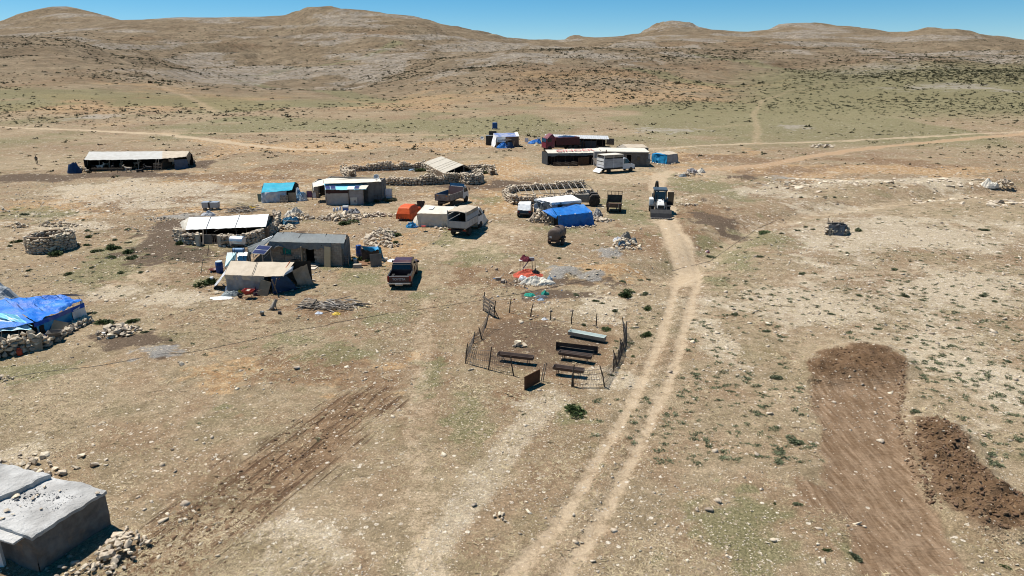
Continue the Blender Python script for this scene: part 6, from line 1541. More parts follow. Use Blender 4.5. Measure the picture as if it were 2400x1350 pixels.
# ------------------------------------------------------------------ stone enclosure with shed
s = Site('stone_enclosure', 'large dry-stone enclosure behind the cabin', 'enclosure', 980, 428)
walls = [([(808, 402), (860, 400), (930, 398), (995, 394)], 1.1, .8), ([(806, 403), (812, 412), (826, 418)], 1.1, .9), ([(895, 433), (940, 434), (985, 433)], 1.0, .9), ([(985, 433), (1030, 431), (1074, 428)], 1.35, .7), ([(1098, 402), (1130, 400), (1152, 405), (1156, 409)], 1.05, .8), ([(993, 396), (1012, 404), (1030, 412)], .9, .7)]
ws = []
for q, (pts, hh, th) in enumerate(walls):
    L_ = xy([s.p(u, v) for u, v in pts]); ws.append(wall_stones(L_, hh, th, .42, 90 + q, 1.8)); s.part('wall_core', wall_core(L_, hh, th), RUBBLE())
ring = [(1106 + 21 * math.cos(a), 420 + 7.5 * math.sin(a)) for a in np.linspace(-.3, 2 * math.pi - .5, 16)]
L_ = xy([s.p(u, v + 5) for u, v in ring]); ws.append(wall_stones(L_, 1.35, .5, .42, 99, 1.4)); c_ = wall_core(L_, 1.2, .5); s.part('ring_core', c_, RUBBLE())
stones(s.o, *cat3(*ws), limit=300)
s = Site('gabled_pen_shed', 'beige canvas gabled shed inside the stone enclosure', 'shed', 1060, 415)
r0, r1 = s.p(1034, 366, 2.1), s.p(1087, 386, 2.15); e0, e1 = s.p(993, 381, 1.0), s.p(1040, 406, .95); f0 = r0 + Vector((r0.x - e0.x, -.3 - (e0.y - r0.y), -1.1)); f1 = s.p(1117, 401, .95)
f0 = f1 + (r0 - r1)
f0.z = .95
s.part('roof', MB().cloth(r0, r1, e1, e0, 26, 10, .02, 3, .02).cloth(r1, r0, f0, f1, 26, 10, .02, 4, .02), TB('grey_beige_canvas', (.47, .425, .35), (.4, .36, .29), dirt=(.3, .25, .19)), smooth=True)
for t in (.25, .55, .68, .8): seam(s, mixv(r0, r1, t), mixv(e0, e1, t), ROPE, .015)
w = MB(); vwall(w, low(e0), low(e1), -.1, .9, .3); vwall(w, low(e0), low(f0), -.1, 1.0, .2); vwall(w, low(f0), low(f1), -.1, .9, .2); s.part('low_walls', w, RUBBLE())
s.part('shade_dark_floor', MB().add([low(e0, .01), low(e1, .01), low(f1, .01), low(f0, .01)], [(0, 1, 2, 3)]), DARKIN)  # floor painted dark for the shade under the shed roof
for A_, B_ in ((low(r1), r1), (low(e1), e1), (low(f1), f1), (e1, f1 + Vector((0, 0, .0))), (low(mixv(e1, f1, .3)), mixv(e1, r1, .55)), (low(mixv(e1, f1, .75)), mixv(f1, r1, .5)), (r1, e1), (r1, f1)): pole(s, A_, B_, .04, GW)
for t in (.25, .4, .6, .75): pole(s, mixv(e1, f1, t) + Vector((0, -.05, -.45)), mixv(e1, f1, t) + Vector((0, -.05, .1)), .025, GW, 'slat')
heap_cloth('blue_rag', 'crumpled blue and white rag lying inside the stone enclosure', 'rag', 967, 400, 1.3, .7, .3, PATCHT, 4)
# ------------------------------------------------------------------ goat shed with goats
s = Site('goat_shed', 'long open-fronted goat shed with grey tarpaulin roof', 'shed', 300, 400)
FL, FR, RL, RR = s.p(197, 375, 1.75), s.p(384, 372, 1.75), s.p(209, 355, 2.5), s.p(383, 354, 2.5)
GT = TB('pale_grey_tarpaulin', (.47, .46, .43), (.40, .385, .35), dirt=(.33, .3, .26), amt=.4)
BL, BR = roof2(s, FL, FR, RL, RR, GT, .8, 101, .03, .05, 40, 6, drop=.1)
g0, g1, g2, g3 = s.p(380, 372, 1.8), s.p(437, 367, 1.8), s.p(443, 354, 2.5), s.p(381, 353, 2.55)
s.part('beige_roof', MB().cloth(g3, g2, g1, g0, 16, 6, .06, 102, .03, .03, 1, ragged=.2), BEIGE, smooth=True)
s.part('beige_roof_back', MB().cloth(g2, g3, BR + Vector((0, 0, .1)), g2 + (g2 - g1) * .8 + Vector((0, 0, -1.2)), 10, 6, .05, 104), BEIGE, smooth=True)
s.part('right_end_sheet', MB().cloth(g2, g1, low(s.p(444, 387)), low(s.p(459, 379)), 10, 8, .12, 103, 0, .08, 1.2), TAUPE, smooth=True)
hang(s, 'blue_side', g0 + Vector((1.8, .2, -.2)), g1 + Vector((0, .1, -.4)), M('blue_grey_sheet', (.07, .1, .15), (.05, .07, .11), 2, .6, .2), nu=12, seed=5)
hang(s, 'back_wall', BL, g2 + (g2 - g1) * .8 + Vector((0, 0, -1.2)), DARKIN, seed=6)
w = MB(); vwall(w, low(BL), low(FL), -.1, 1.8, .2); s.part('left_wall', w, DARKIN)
s.part('shade_painted_floor', MB().add([low(FL, .02) + Vector((0, .6, 0)), low(FR, .02) + Vector((0, .6, 0)), low(BR, .02), low(BL, .02)], [(0, 1, 2, 3)]), DARKIN)  # shade under the goat shed roof put into the floor colour
for u, uu in ((232, 234), (256, 258), (283, 285), (323, 325), (366, 364), (372, 370), (205, 205)): pole(s, s.p(uu, 397), s.p(u, 374, 1.7), .06, GW)
s.part('left_bundle', crumple_mb(1.9, 1.9, 1.6, 4, pw=2.2, rough=.5), NAVYT).location = s.p(176, 405)
stones(s.o, *[x_ + (np.array([s.p(190, 402).x, s.p(190, 402).y, 0]) if k == 0 else 0) for k, x_ in enumerate(heap_stones(30, 1.0, .7, .8, .4, 3))], limit=0)
for u, v in ((209, 408), (223, 407), (275, 406), (305, 405), (336, 403)): pole(s, s.p(u, v), s.p(u, v - 13, .9), .04, DWOOD())
for u0, u1, v in ((215, 254, 402), (255, 290, 402)): s.part('feed_trough', vwall(vwall(MB(), s.p(u0, v), s.p(u1, v), .3, .55, .3), s.p(u0 + 5, v), s.p(u0 + 7, v), 0, .3, .2), DWOOD())
gt = s.part('hurdle', vwall(MB(), s.p(361, 400), s.p(379, 399), .05, .12, .05), WOOD())
for z_ in (.4, .65, .9, 1.15): s.part('hurdle_rail', vwall(MB(), s.p(361, 400), s.p(379, 399), z_ - .05, z_ + .05, .05), WOOD(), gt)
for u in (361, 370, 379): pole(s, s.p(u, 400), s.p(u, 383, 1.2), .05, WOOD(), 'hurdle_post', gt)
s.part('board_fence', vwall(vwall(MB(), s.p(382, 397), s.p(392, 394), 0, 1.4, .05), s.p(392, 394), s.p(402, 391), 0, 1.25, .05), DWOOD())
s.part('plywood_sheet', MB().box(s.p(402, 376, 1.4), (.9, .04, .4), .1), PLY())
def skin_mesh(name, verts, edges, radii, mat, sub=1):
    """one continuous body grown round a skeleton"""
    me = bpy.data.meshes.new(name); me.from_pydata([tuple(v) for v in verts], edges, [])
    o = bpy.data.objects.new(name, me); COL.objects.link(o)
    md = o.modifiers.new('skin', 'SKIN'); md.use_smooth_shade = True
    for k, r in enumerate(radii):
        sv = me.skin_vertices[0].data[k]; sv.radius = (r, r) if not isinstance(r, tuple) else r; sv.use_root = (k == 0)
    o.modifiers.new('sub', 'SUBSURF').levels = sub
    o.modifiers['sub'].render_levels = sub
    bpy.context.view_layer.update()
    ev = bpy.data.meshes.new_from_object(o.evaluated_get(bpy.context.evaluated_depsgraph_get()))
    bpy.data.objects.remove(o); bpy.data.meshes.remove(me)
    ev.materials.clear(); ev.materials.append(mat); ev.name = name
    return ev
def goat_mesh(name, mat, lying=False):
    z = .56 if not lying else .22
    v = [(0, -.02, z + .02), (.30, -.02 * 0, z + .04), (-.34, 0, z + .05), (.48, 0, z + .24), (.60, 0, z + .38), (.78, 0, z + .30), (-.46, 0, z + .10), (-.54, 0, z + .18)]
    r = [.17, .16, .16, .09, .085, .045, .05, .02]; e = [(0, 1), (0, 2), (1, 3), (3, 4), (4, 5), (2, 6), (6, 7)]
    for sx in (-1, 1):
        b = len(v); v += [(.56, sx * .10, z + .40), (.56, sx * .08, z + .47), (.46, sx * .12, z + .58)]; r += [.025, .022, .012]; e += [(4, b), (4, b + 1), (b + 1, b + 2)]
        b = len(v)
        if not lying:
            v += [(.30, sx * .11, z - .14), (.28, sx * .11, z - .32), (.29, sx * .11, .02), (-.30, sx * .11, z - .10), (-.24, sx * .11, z - .24), (-.40, sx * .11, z - .34), (-.37, sx * .11, .02)]
            r += [.07, .035, .03, .09, .06, .035, .03]; e += [(1, b), (b, b + 1), (b + 1, b + 2), (2, b + 3), (b + 3, b + 4), (b + 4, b + 5), (b + 5, b + 6)]
        else:
            v += [(.34, sx * .14, .10), (.52, sx * .14, .05), (-.30, sx * .16, .12), (-.12, sx * .22, .05)]
            r += [.06, .03, .10, .04]; e += [(1, b), (b, b + 1), (2, b + 2), (b + 2, b + 3)]
    return skin_mesh(name, v, e, r, mat)
GB = M('black_hair', (.022, .02, .02), (.04, .034, .03), 6, .9, .4); GW_ = M('white_hair', (.62, .57, .5), (.5, .44, .37), 6, .9, .4); GC = M('cream_hair', (.5, .42, .33), (.38, .3, .22), 6, .9, .4)
gb, gw_, gc_, gl_ = goat_mesh('goat_black', GB), goat_mesh('goat_white', GW_), goat_mesh('goat_cream', GC), goat_mesh('goat_lying', GB, True)
for me, lab, u, v, ro, k in [(gw_, 'white goat standing at the long feed trough', 236, 399, .1, 1.15), (gb, 'black goat standing behind the white goat', 222, 398, 3.0, 1.1), (gb, 'black goat facing the middle of the feed troughs', 266, 400, 1.9, 1.15), (gc_, 'cream goat standing sideways in front of shed', 302, 405, 3.2, 1.15),
                            (gl_, 'black goat lying on the ground before the shed', 328, 404, .1, 1.2), (gb, 'black goat standing next to the hurdle gate', 350, 403, 3.1, 1.15), (gc_, 'cream goat in the shade under the shed roof', 322, 392, .2, 1.0), (gc_, 'pale goat in the shade behind the white goat', 250, 392, .4, .9), (gc_, 'small tan goat by the central roof post', 285, 392, 1.5, .9)]:
    o = obj('goat', me); P = at(u, v); o.location = P; o.rotation_euler = (0, 0, ro); o.scale = (k, k, k); tag(o, lab, 'goat', 'goats at the shed')
o = obj('goat', gw_); o.location = at(409, 386); o.rotation_euler = (0, 0, 1.4); o.scale = (.9,) * 3; tag(o, 'white goat at the beige end of goat shed', 'goat', 'goats at the shed')
SKIN = M('skin', (.36, .2, .13), None, 5, .6, 0)
def person(label, px, py, h, shirt, trousers, rot, arm=0.25):
    k = h / 1.75
    t = thing('person', label, 'person', at(px, py), rot)
    v = [(0, 0, .95), (0, 0, 1.15), (0, .01, 1.38), (0, .02, 1.50), (0, .03, 1.58), (0, .04, 1.66)]; r = [(.15, .11), (.14, .10), (.17, .11), .06, .085, .09]; e = [(0, 1), (1, 2), (2, 3), (3, 4), (4, 5)]
    for sx in (-1, 1):
        b = len(v); v += [(sx * .19, 0, 1.42), (sx * .25, -.02, 1.15), (sx * .24, .12 * arm * 4, .92), (sx * .24, .16 * arm * 4, .84), (sx * .23, .2 * arm * 4, .78)]; r += [.065, .05, .04, .032, .022]; e += [(2, b), (b, b+1), (b+1, b+2), (b+2, b+3), (b+3, b+4)]
        b = len(v); v += [(sx * .10, 0, .86), (sx * .11, .03, .48), (sx * .11, 0, .09), (sx * .12, .16, .04)]; r += [.10, .07, .045, .04]; e += [(0, b), (b, b+1), (b+1, b+2), (b+2, b+3)]
    me = skin_mesh('body', [Vector(q) * k for q in v], e, [tuple(x_ * k for x_ in q) if isinstance(q, tuple) else q * k for q in r], shirt)
    me.materials.append(trousers); me.materials.append(SKIN)
    for pl in me.polygons:
        z_ = pl.center.z / k; pl.material_index = 1 if z_ < .93 and abs(pl.center.x) < .2 * k else (2 if z_ > 1.5 or z_ < .86 else 0)
    b_ = obj('body', me, t)
    part('hair', MB().lathe([(.02, 1.78*k), (.08*k, 1.75*k), (.105*k, 1.68*k), (.1*k, 1.60*k), (.05*k, 1.58*k)], (0, .02*k, 0), 12), M('dark_hair', (.02, .016, .013)), t, smooth=True)
    part('nose', MB().box((0, .14*k, 1.635*k), (.025*k, .03*k, .04*k)), SKIN, t)
    return t
person('person in dark clothes standing alone on the far left grassland', 87, 384, 1.45, M('dark_shirt', (.045, .05, .055)), M('dark_trousers', (.05, .042, .035)), .4)
person('person in maroon top standing beside the block house doorway', 1482, 389, 1.6, M('maroon_shirt', (.12, .03, .04)), M('navy_skirt', (.03, .035, .06)), 3.0, .1)
# ------------------------------------------------------------------ far hamlet
s = Site('lettered_shed', 'low shed under a cream tarpaulin with faded red lettering', 'shed', 1340, 388)
FL, FR, RL, RR = s.p(1284, 359, 2.0), s.p(1395, 358, 2.0), s.p(1277, 350.5, 2.45), s.p(1428, 345.5, 2.55)
BL, BR = roof2(s, FL, FR, RL, RR, CREAM, .9, 111, .04, .05, 36, 6, drop=.05)
hang(s, 'valance', FL, FR, GREYT, nu=34, nv=3, amp=.06, folds=.04, frac=.24, ragged=.1, seed=112)
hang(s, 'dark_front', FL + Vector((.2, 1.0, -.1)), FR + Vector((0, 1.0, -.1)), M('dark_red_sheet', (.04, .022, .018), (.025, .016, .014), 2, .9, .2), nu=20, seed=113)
w = MB(); vwall(w, low(FL), low(BL), 0, 2.0, .1); vwall(w, low(BL), low(BR), 0, 2.0, .1); s.part('left_wall', w, M('slate_sheet', (.06, .065, .07), (.045, .048, .05), 2, .7, .2))
redl = M('faded_red_ink', (.55, .21, .19), (.5, .25, .22), 4, .8, 0)
lt = obj('lettering', text_mesh('SINGER', 1.7, redl, .002, .03), s.o)
ux_ = (RR - RL).normalized(); up_ = (mixv(RL, RR, .5) - mixv(FL, FR, .5)); up_ = (up_ - ux_ * up_.dot(ux_)).normalized(); nz_ = ux_.cross(up_)
def place_on(o, C, sx=1.0, sy=1.0): o.matrix_basis = Matrix.Translation(C) @ Matrix(((ux_.x*sx, up_.x*sy, nz_.x, 0), (ux_.y*sx, up_.y*sy, nz_.y, 0), (ux_.z*sx, up_.z*sy, nz_.z, 0), (0, 0, 0, 1)))
place_on(lt, mixv(mixv(RL, RR, .52), mixv(FL, FR, .52), .52) + nz_ * .09, 1.15, .75)
arc = lambda r, a0, a1, w_: MB().add([(rr * math.cos(a), rr * math.sin(a), 0) for a in np.linspace(a0, a1, 12) for rr in (r - w_, r)], [(2*i, 2*i+1, 2*i+3, 2*i+2) for i in range(11)])
for a0, a1, mt in ((1.8, 5.2, redl), (-1.2, 1.5, M('faded_grey_ink', (.3, .3, .3)))):
    lo = s.part('emblem', arc(.62, a0, a1, .17), mt); place_on(lo, mixv(mixv(RL, RR, .25), mixv(FL, FR, .25), .52) + nz_ * .09, 1.2, .8)
for u in (1284, 1292, 1300, 1306, 1325, 1345, 1364, 1380): pole(s, s.p(u, 386), s.p(u, 366, 1.4), .05, DWOOD())
for u0, u1 in ((1305, 1314), (1324, 1334), (1340, 1352)):
    for v in (379, 384): s.part('rail', MB().tube(s.p(u0, v, .6), s.p(u1, v + 1, .5), .04), WOOD())
s.part('brown_board', vwall(MB(), s.p(1355, 388), s.p(1380, 387), 0, 1.3, .06), M('brown_board', (.085, .05, .03), None, 3, .9, .2))
s.part('low_fence', vwall(MB(), s.p(1296, 389), s.p(1355, 389), 0, .6, .06), DWOOD())
s = Site('plastered_house', 'grey plastered flat-roofed house with dark doorway beside white van', 'house', 1450, 389)
A, B = s.p(1413, 389), s.p(1517, 391); hgt = 2.35
def ww(u): return mixv(A, B, (u - 1413) / 104.0)
w = MB()
for u0, u1, z0, z1 in ((1413, 1467, 0, hgt), (1467, 1479, 2.0, hgt), (1479, 1517, 0, hgt)): vwall(w, ww(u0), ww(u1), z0 - .05, z1, .25)
bk_ = Vector((0, 4.2, 0)); vwall(w, B + Vector((0, .13, 0)), B + bk_, -.05, hgt, .25); vwall(w, B + bk_, A + bk_, -.05, hgt, .25); vwall(w, A + bk_, A + Vector((0, .13, 0)), -.05, hgt, .25)
PL2 = M('dark_plaster', (.155, .14, .125), (.11, .10, .09), 1.5, .95, .3, 10)
s.part('walls', w, PL2)
s.part('roof', MB().add([A + Vector((-.3, -.35, hgt)), B + Vector((.2, -.35, hgt)), B + bk_ + Vector((.2, .2, hgt + .1)), A + bk_ + Vector((-.3, .2, hgt + .1)), A + Vector((-.3, -.35, hgt + .14)), B + Vector((.2, -.35, hgt + .14)), B + bk_ + Vector((.2, .2, hgt + .24)), A + bk_ + Vector((-.3, .2, hgt + .24))], [(3, 2, 1, 0), (4, 5, 6, 7), (0, 1, 5, 4), (1, 2, 6, 5), (2, 3, 7, 6), (3, 0, 4, 7)]), CREAM)
df = s.part('door_frame', MB().box(ww(1467) + Vector((0, -.13, 1.0)), (.09, .1, 2.05)).box(ww(1479) + Vector((0, -.13, 1.0)), (.09, .1, 2.05)).box(ww(1473) + Vector((0, -.13, 2.05)), (1.0, .1, .1)), WOOD())
s.part('room_shade_sheet', vwall(MB(), ww(1464) + Vector((0, 1.2, 0)), ww(1482) + Vector((0, 1.2, 0)), 0, 2.1, .05), DARKIN)  # dark sheet painting the shade beyond the door frame
for u, z in ((1444, 1.5), (1496, 1.4)): f = s.part('window', MB().box(ww(u) + Vector((0, -.13, z)), (.55, .05, .6)), GLASS()); s.part('sill', MB().box(ww(u) + Vector((0, -.18, z - .33)), (.65, .12, .06)), PL2, f)
s.part('concrete_annex', MB().box(s.p(1404, 389) + Vector((0, .8, 1.15)), (1.7, 1.4, 2.4)), M('pale_concrete', (.33, .32, .30), (.24, .23, .22), 2, .95, .3))
s.part('chimney', MB().tube(s.p(1421, 357, 2.3), s.p(1421, 352, 3.0), .09), RUST())
for P in ([(1388, 370, 1.4), (1401, 370, 1.4), (1407, 384, .4), (1395, 384, .4)], [(1422, 362, 2.0), (1430, 362, 2.0), (1428, 371, 1.3), (1420, 371, 1.3)]):
    q = Site('solar_panel_on_stand', 'large solar panel tilted beside the white van rear' if P[0][0] < 1400 else 'small upright solar panel above the white van', 'solar panel', P[2][0], P[2][1] + 5)
    pts = [q.p(*p_) for p_ in P]; f = q.part('frame', quadbox(MB(), *pts, -.04), ALU()); c_ = sum(pts, Vector()) / 4
    q.part('cells', quadbox(MB(), *[c_ + (p_ - c_) * .9 + Vector((0, -.012, .012)) for p_ in pts], .008), M('blue_cells', (.05, .10, .19), None, 2, .4, 0, spec=.2), f)
    for k in (0, 1): pole(q, pts[k], low(pts[k]) + Vector((0, .3, 0)), .03, STEEL())
s = Site('plastic_chair', 'white plastic chair in front of the plastered house', 'chair', 1497, 390)
WP = M('white_plastic', (.75, .75, .74), None, 2, .4, 0)
s.part('seat', MB().box((0, 0, .43), (.46, .45, .04)), WP, bevel=.015); s.part('backrest', MB().box((0, .22, .68), (.44, .04, .48), 0, -.15), WP, bevel=.02)
for sx in (-1, 1):
    s.part('armrest', MB().box((sx*.23, 0, .62), (.05, .42, .03)), WP)
    for y_ in (-.2, .2): s.part('leg', MB().tube((sx*.2, y_, .42), (sx*.24, y_*1.15, 0), .025), WP)
barrel('oil_drum', 'grey metal drum at the right corner of plastered house', 1517, 391, .4, 1.2, M('grey_drum', (.2, .19, .17), None, 3, .6, .2))
s = Site('beige_block_tent', 'beige-roofed tent rising behind the plastered house', 'tent', 1480, 376)
a, b, c, d = s.p(1458, 338, 2.6), s.p(1507, 338, 2.6), s.p(1520, 346, 2.35), s.p(1471, 347, 2.35); e = s.p(1445, 345, 2.2)
s.part('roof', MB().cloth(a, b, c, d, 16, 6, .03, 3), BEIGE, smooth=True); s.part('left_roof', MB().cloth(a, d, s.p(1448, 353, 1.6), e, 8, 6, .04, 4), TAUPE, smooth=True)
for A_, B_, k in ((d, c, 1), (c, b, 2), (b, a, 3), (a, e, 4), (e, d, 5)): hang(s, 'wall_sheet', A_, B_, TAUPE, nu=12, seed=k)
s = Site('tan_dome_tent', 'tan tent with bright blue sheet on its left half', 'tent', 1560, 384)
a, b, c, d = s.p(1537, 357, 1.7), s.p(1567, 353, 1.75), s.p(1588, 360, 1.6), s.p(1563, 363, 1.55)
s.part('roof', MB().cloth(a, b, c, d, 16, 8, .06, 5), BEIGE, smooth=True)
hang(s, 'blue_front', s.p(1528, 360, 1.5), s.p(1564, 363, 1.55), AZURT, nu=18, seed=6, folds=.1, out=(0, -.3)); hang(s, 'right_front', d, c, GREYP, nu=14, seed=7, out=(.2, -.2)); hang(s, 'right_wall', c, b, TAUPE, nu=8, seed=8, out=(.3, 0)); hang(s, 'back_wall', b, a, TAUPE, nu=12, seed=9); hang(s, 'left_wall', a, s.p(1528, 360, 1.5), AZURT, nu=8, seed=10)
s.part('blue_shoulder', MB().cloth(a, d, s.p(1564, 363, 1.56), s.p(1528, 360, 1.5), 10, 6, .05, 11), AZURT, smooth=True)
for q in range(14): o = obj('weight_stone', ROCKS[q % 10], s.o); o.location = s.p(1526 + q * 5, 380 + 6 * math.sin(q * .24), .1); o.scale = (.45, .4, .4); o.rotation_euler = (0, 0, q)
slab('white_board', 'white board leaning at the left side of the tan tent', 'board', 1520, 382, .5, .05, 1.6, WHITE(), .2)
s = Site('long_shed', 'long low shed with pale corrugated roof behind the red lorry', 'shed', 1355, 344)
FL, FR, RL, RR = s.p(1279, 323, 1.95), s.p(1428, 327, 1.95), s.p(1277, 315, 2.5), s.p(1425, 318.5, 2.5)
ZN = M('pale_zinc', (.50, .52, .53), (.42, .43, .44), 2, .5, .1)
nseg = 30
for k in range(nseg): s.part('roof_sheet', quadbox(MB(), mixv(RL, RR, k/nseg), mixv(RL, RR, (k+.94)/nseg), mixv(FL, FR, (k+.94)/nseg) + Vector((0, 0, .02*((k*7) % 3))), mixv(FL, FR, k/nseg) + Vector((0, 0, .02*((k*7) % 3))), .03), ZN)
bb = Vector((0, 5.5, 0)); s.part('back_roof', quadbox(MB(), mixv(RL, RR, 0), RR, FR + bb, FL + bb, .03), ZN)
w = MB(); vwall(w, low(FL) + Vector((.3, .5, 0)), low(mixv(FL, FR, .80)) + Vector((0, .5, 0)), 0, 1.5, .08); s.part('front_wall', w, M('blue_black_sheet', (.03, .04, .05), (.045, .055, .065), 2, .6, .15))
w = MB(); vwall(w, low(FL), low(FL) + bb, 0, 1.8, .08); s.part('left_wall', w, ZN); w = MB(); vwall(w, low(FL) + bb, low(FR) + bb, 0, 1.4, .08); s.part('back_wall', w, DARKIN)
for t in (0, .2, .4, .6, .72, .8, .9, 1): pole(s, low(mixv(FL, FR, t)), mixv(FL, FR, t), .06, DWOOD())
s.part('pallet_fence', vwall(MB(), s.p(1421, 341), s.p(1439, 342), .2, 1.5, .1), WOOD())
s = Site('white_hut_tent', 'white tent with blue-patched roof and brown side wall on the plain', 'tent', 1185, 342)
a, b, c, d = s.p(1156, 312, 2.6), s.p(1213, 311, 2.6), s.p(1216, 320, 2.1), s.p(1164, 321, 2.1)
s.part('roof', MB().cloth(a, b, c, d, 20, 8, .03, 3), M('blue_grey_patched', (.36, .37, .44), (.10, .16, .36), 1.0, .6, .2), smooth=True)
s.part('white_strip', quadbox(MB(), mixv(a, b, .87) + Vector((0, 0, .05)), b + Vector((.05, 0, .05)), c + Vector((.05, 0, .05)), mixv(d, c, .9) + Vector((0, 0, .05)), .01), WHITET)
hang(s, 'left_wall', a, d, WHITET, nu=10, seed=4, out=(-.4, -.2)); hang(s, 'front_left', d, mixv(d, c, .45), WHITET, nu=12, seed=5, frac=.5); hang(s, 'front_right', mixv(d, c, .4), c, M('brown_sheet', (.17, .115, .085), (.14, .09, .07), 2, .8, .2), nu=12, seed=6)
hang(s, 'right_wall', c, b, TAUPE, nu=8, seed=7); hang(s, 'back_wall', b, a, WHITET, nu=10, seed=8)
s.part('awning', MB().cloth(s.p(1166, 328, 1.6), s.p(1190, 325, 1.8), s.p(1203, 327, 1.5), s.p(1165, 333, 1.2), 12, 6, .08, 9), CREAM, smooth=True)
s.part('awning_shade', vwall(MB(), s.p(1170, 344), s.p(1200, 345), 0, 1.2, .1), DARKIN); s.part('blue_cover', crumple_mb(2.6, 1.4, 1.0, 6, rough=.7), BLUET).location = s.p(1180, 347)  # awning shade is a dark sheet that paints the shade there
s.part('navy_flap', MB().cloth(s.p(1190, 333, 1.2), s.p(1199, 333, 1.2), low(s.p(1207, 347)), low(s.p(1188, 348)), 8, 6, .05, 3), NAVYT, smooth=True); pole(s, s.p(1189, 350), s.p(1184, 342, .6), .05, GW)
for u, v in ((1163, 347), (1203, 346)): pole(s, s.p(u, v), s.p(u + 2, v - 15, 1.5), .05, GW)
s = Site('black_cabinet', 'tall black cabinet standing against the white tent', 'cabinet', 1148, 341)
s.part('body', MB().box((0, .4, 1.0), (1.5, .9, 2.0)), BLACK(), bevel=.02); s.part('side_panel', MB().box((-.78, .4, 1.0), (.05, .9, 2.0)), M('grey_side', (.12, .115, .11))); s.part('back_board', MB().box((.6, 1.6, 1.4), (1.6, .1, 2.8)), BLACK()); s.part('top', MB().box((0, .4, 2.03), (1.6, 1.0, .05)), ALU())
s = Site('ground_dish', 'satellite dish on a short mast left of black cabinet', 'satellite dish', 1130, 334)
dish(s, Vector((0, 0, .9)), .42, math.radians(60), .3, Vector((0, .1, 0)))
s = Site('blue_water_tank', 'blue water tank on the grass behind the white tent', 'water tank', 1160, 303)
BT = M('tank_blue', (.012, .085, .27), (.01, .06, .2), 2, .4, .1)
s.part('body', MB().box((0, 0, .9), (1.3, 1.2, 1.4)), BT, bevel=.15)
for x_ in (-.55, .5): s.part('leg', MB().box((x_, 0, .15), (.3, 1.0, .4)), BT, bevel=.05)
for x_ in (-.5, .35, .55): s.part('frame_post', MB().tube((x_, -.5, 1.4), (x_, -.5, 1.95), .04), DSTEEL())
s.part('foot_stone', MB().box((0, -.5, .12), (.4, .3, .25)), STONE())
heap_cloth('blue_covered_load', 'mound under bright blue tarpaulin between white tent and long shed', 'covered heap', 1255, 337, 3.0, 1.6, 1.0, BLUET, 15, rough=.5)
heap_cloth('white_sacks', 'white and yellow sacks in front of the blue covered mound', 'sacks', 1258, 341, 1.3, .8, .6, M('sack_pale', (.6, .58, .52), (.5, .36, .1), 2.5, .8, .4), 16)
slab('framed_panel', 'white-framed grey panel standing left of blue covered mound', 'panel', 1234, 334, .75, .06, .9, ALU(), .1)
slab('white_crate', 'white sheet standing behind the blue covered mound', 'sheet', 1263, 330, .8, .06, .7, WHITET, .1)
o = single('signal_post', 'short reddish post standing behind the white tent', 'post', MB().tube((0, 0, 0), (.05, 0, .9), .06).box((.05, 0, 1.1), (.12, .1, .4)), RUST(), at(1214, 310))
# ------------------------------------------------------------------ concrete hut at the near corner
s = Site('concrete_hut', 'flat-roofed rendered concrete hut cut by the near corner of the view', 'hut', 250, 1240)
HR = 1.45
Rb, Nn = s.p(250, 1150, HR), s.p(78, 1260, HR); Bl = s.p(-150, 1052, HR); Nl = Nn + (Bl - Rb)
RC = M('render_concrete', (.30, .29, .275), (.50, .49, .47), .8, .95, .9, 6.0, dirt=(.20, .19, .18), dirt_amt=.95, thick=.12)
RW = M('render_wall', (.17, .155, .14), (.10, .09, .08), 2.2, .95, .9, 5.0, dirt=(.28, .17, .095), dirt_amt=.7)
def rough_slab(P, z1, th, n, seed, amp):
    """a cast slab with worn edges: top grid with noise, skirts down"""
    a, b, c, d = [np.array(p_) for p_ in P]
    U, V = np.meshgrid(np.linspace(0, 1, n + 1), np.linspace(0, 1, n + 1))
    G = a * ((1-U)*(1-V))[..., None] + b * (U*(1-V))[..., None] + c * (U*V)[..., None] + d * ((1-U)*V)[..., None]
    edge = np.minimum(np.minimum(U, 1-U), np.minimum(V, 1-V)) * n
    G[..., 2] = z1 + amp * fbm(G[..., 0] * 1.6, G[..., 1] * 1.6, 4, seed) - 0.03 * np.exp(-edge / .5) + .02 * fbm(G[..., 0] * 9, G[..., 1] * 9, 2, seed)
    j = .07 * np.exp(-edge / .6); G[..., 0] += j * 2 * fbm(G[..., 1] * 2.2, G[..., 0] * 2.2, 3, seed + 1); G[..., 1] += j * 2 * fbm(G[..., 0] * 2.1, G[..., 1] * 2.1, 3, seed + 2)
    m = MB(); N = n + 1; base = len(m.v)
    m.add(G.reshape(-1, 3).tolist(), [(r*N+c_, r*N+c_+1, (r+1)*N+c_+1, (r+1)*N+c_) for r in range(n) for c_ in range(n)])
    rim = [i for i in range(N)] + [r*N+N-1 for r in range(1, N)] + [N*N-1-i for i in range(1, N)] + [(N-1-r)*N for r in range(1, N-1)]
    lo = [(m.v[i][0], m.v[i][1], z1 - th + .10 * float(fbm(np.array([m.v[i][0] * 1.7]), np.array([m.v[i][1] * 1.7]), 3, seed)[0])) for i in rim]; o = len(m.v); m.v += lo; k = len(rim)
    m.f += [(rim[i], o + i, o + (i+1) % k, rim[(i+1) % k]) for i in range(k)]
    return m
s.part('roof_slab', rough_slab([Bl, Rb, Nn, Nl], HR + .04, .16, 60, 3, .06), RC, smooth=False)
st0, st1 = s.p(112, 1117, HR + .2), s.p(-12, 1171, HR + .2); dirn = (Bl - Rb).normalized()
s.part('raised_roof_slab', rough_slab([st0 + dirn * 4.5, st0 + Vector((0, .1, 0)), st1, st1 + dirn * 4.5], HR + .26, .3, 34, 5, .06), RC)
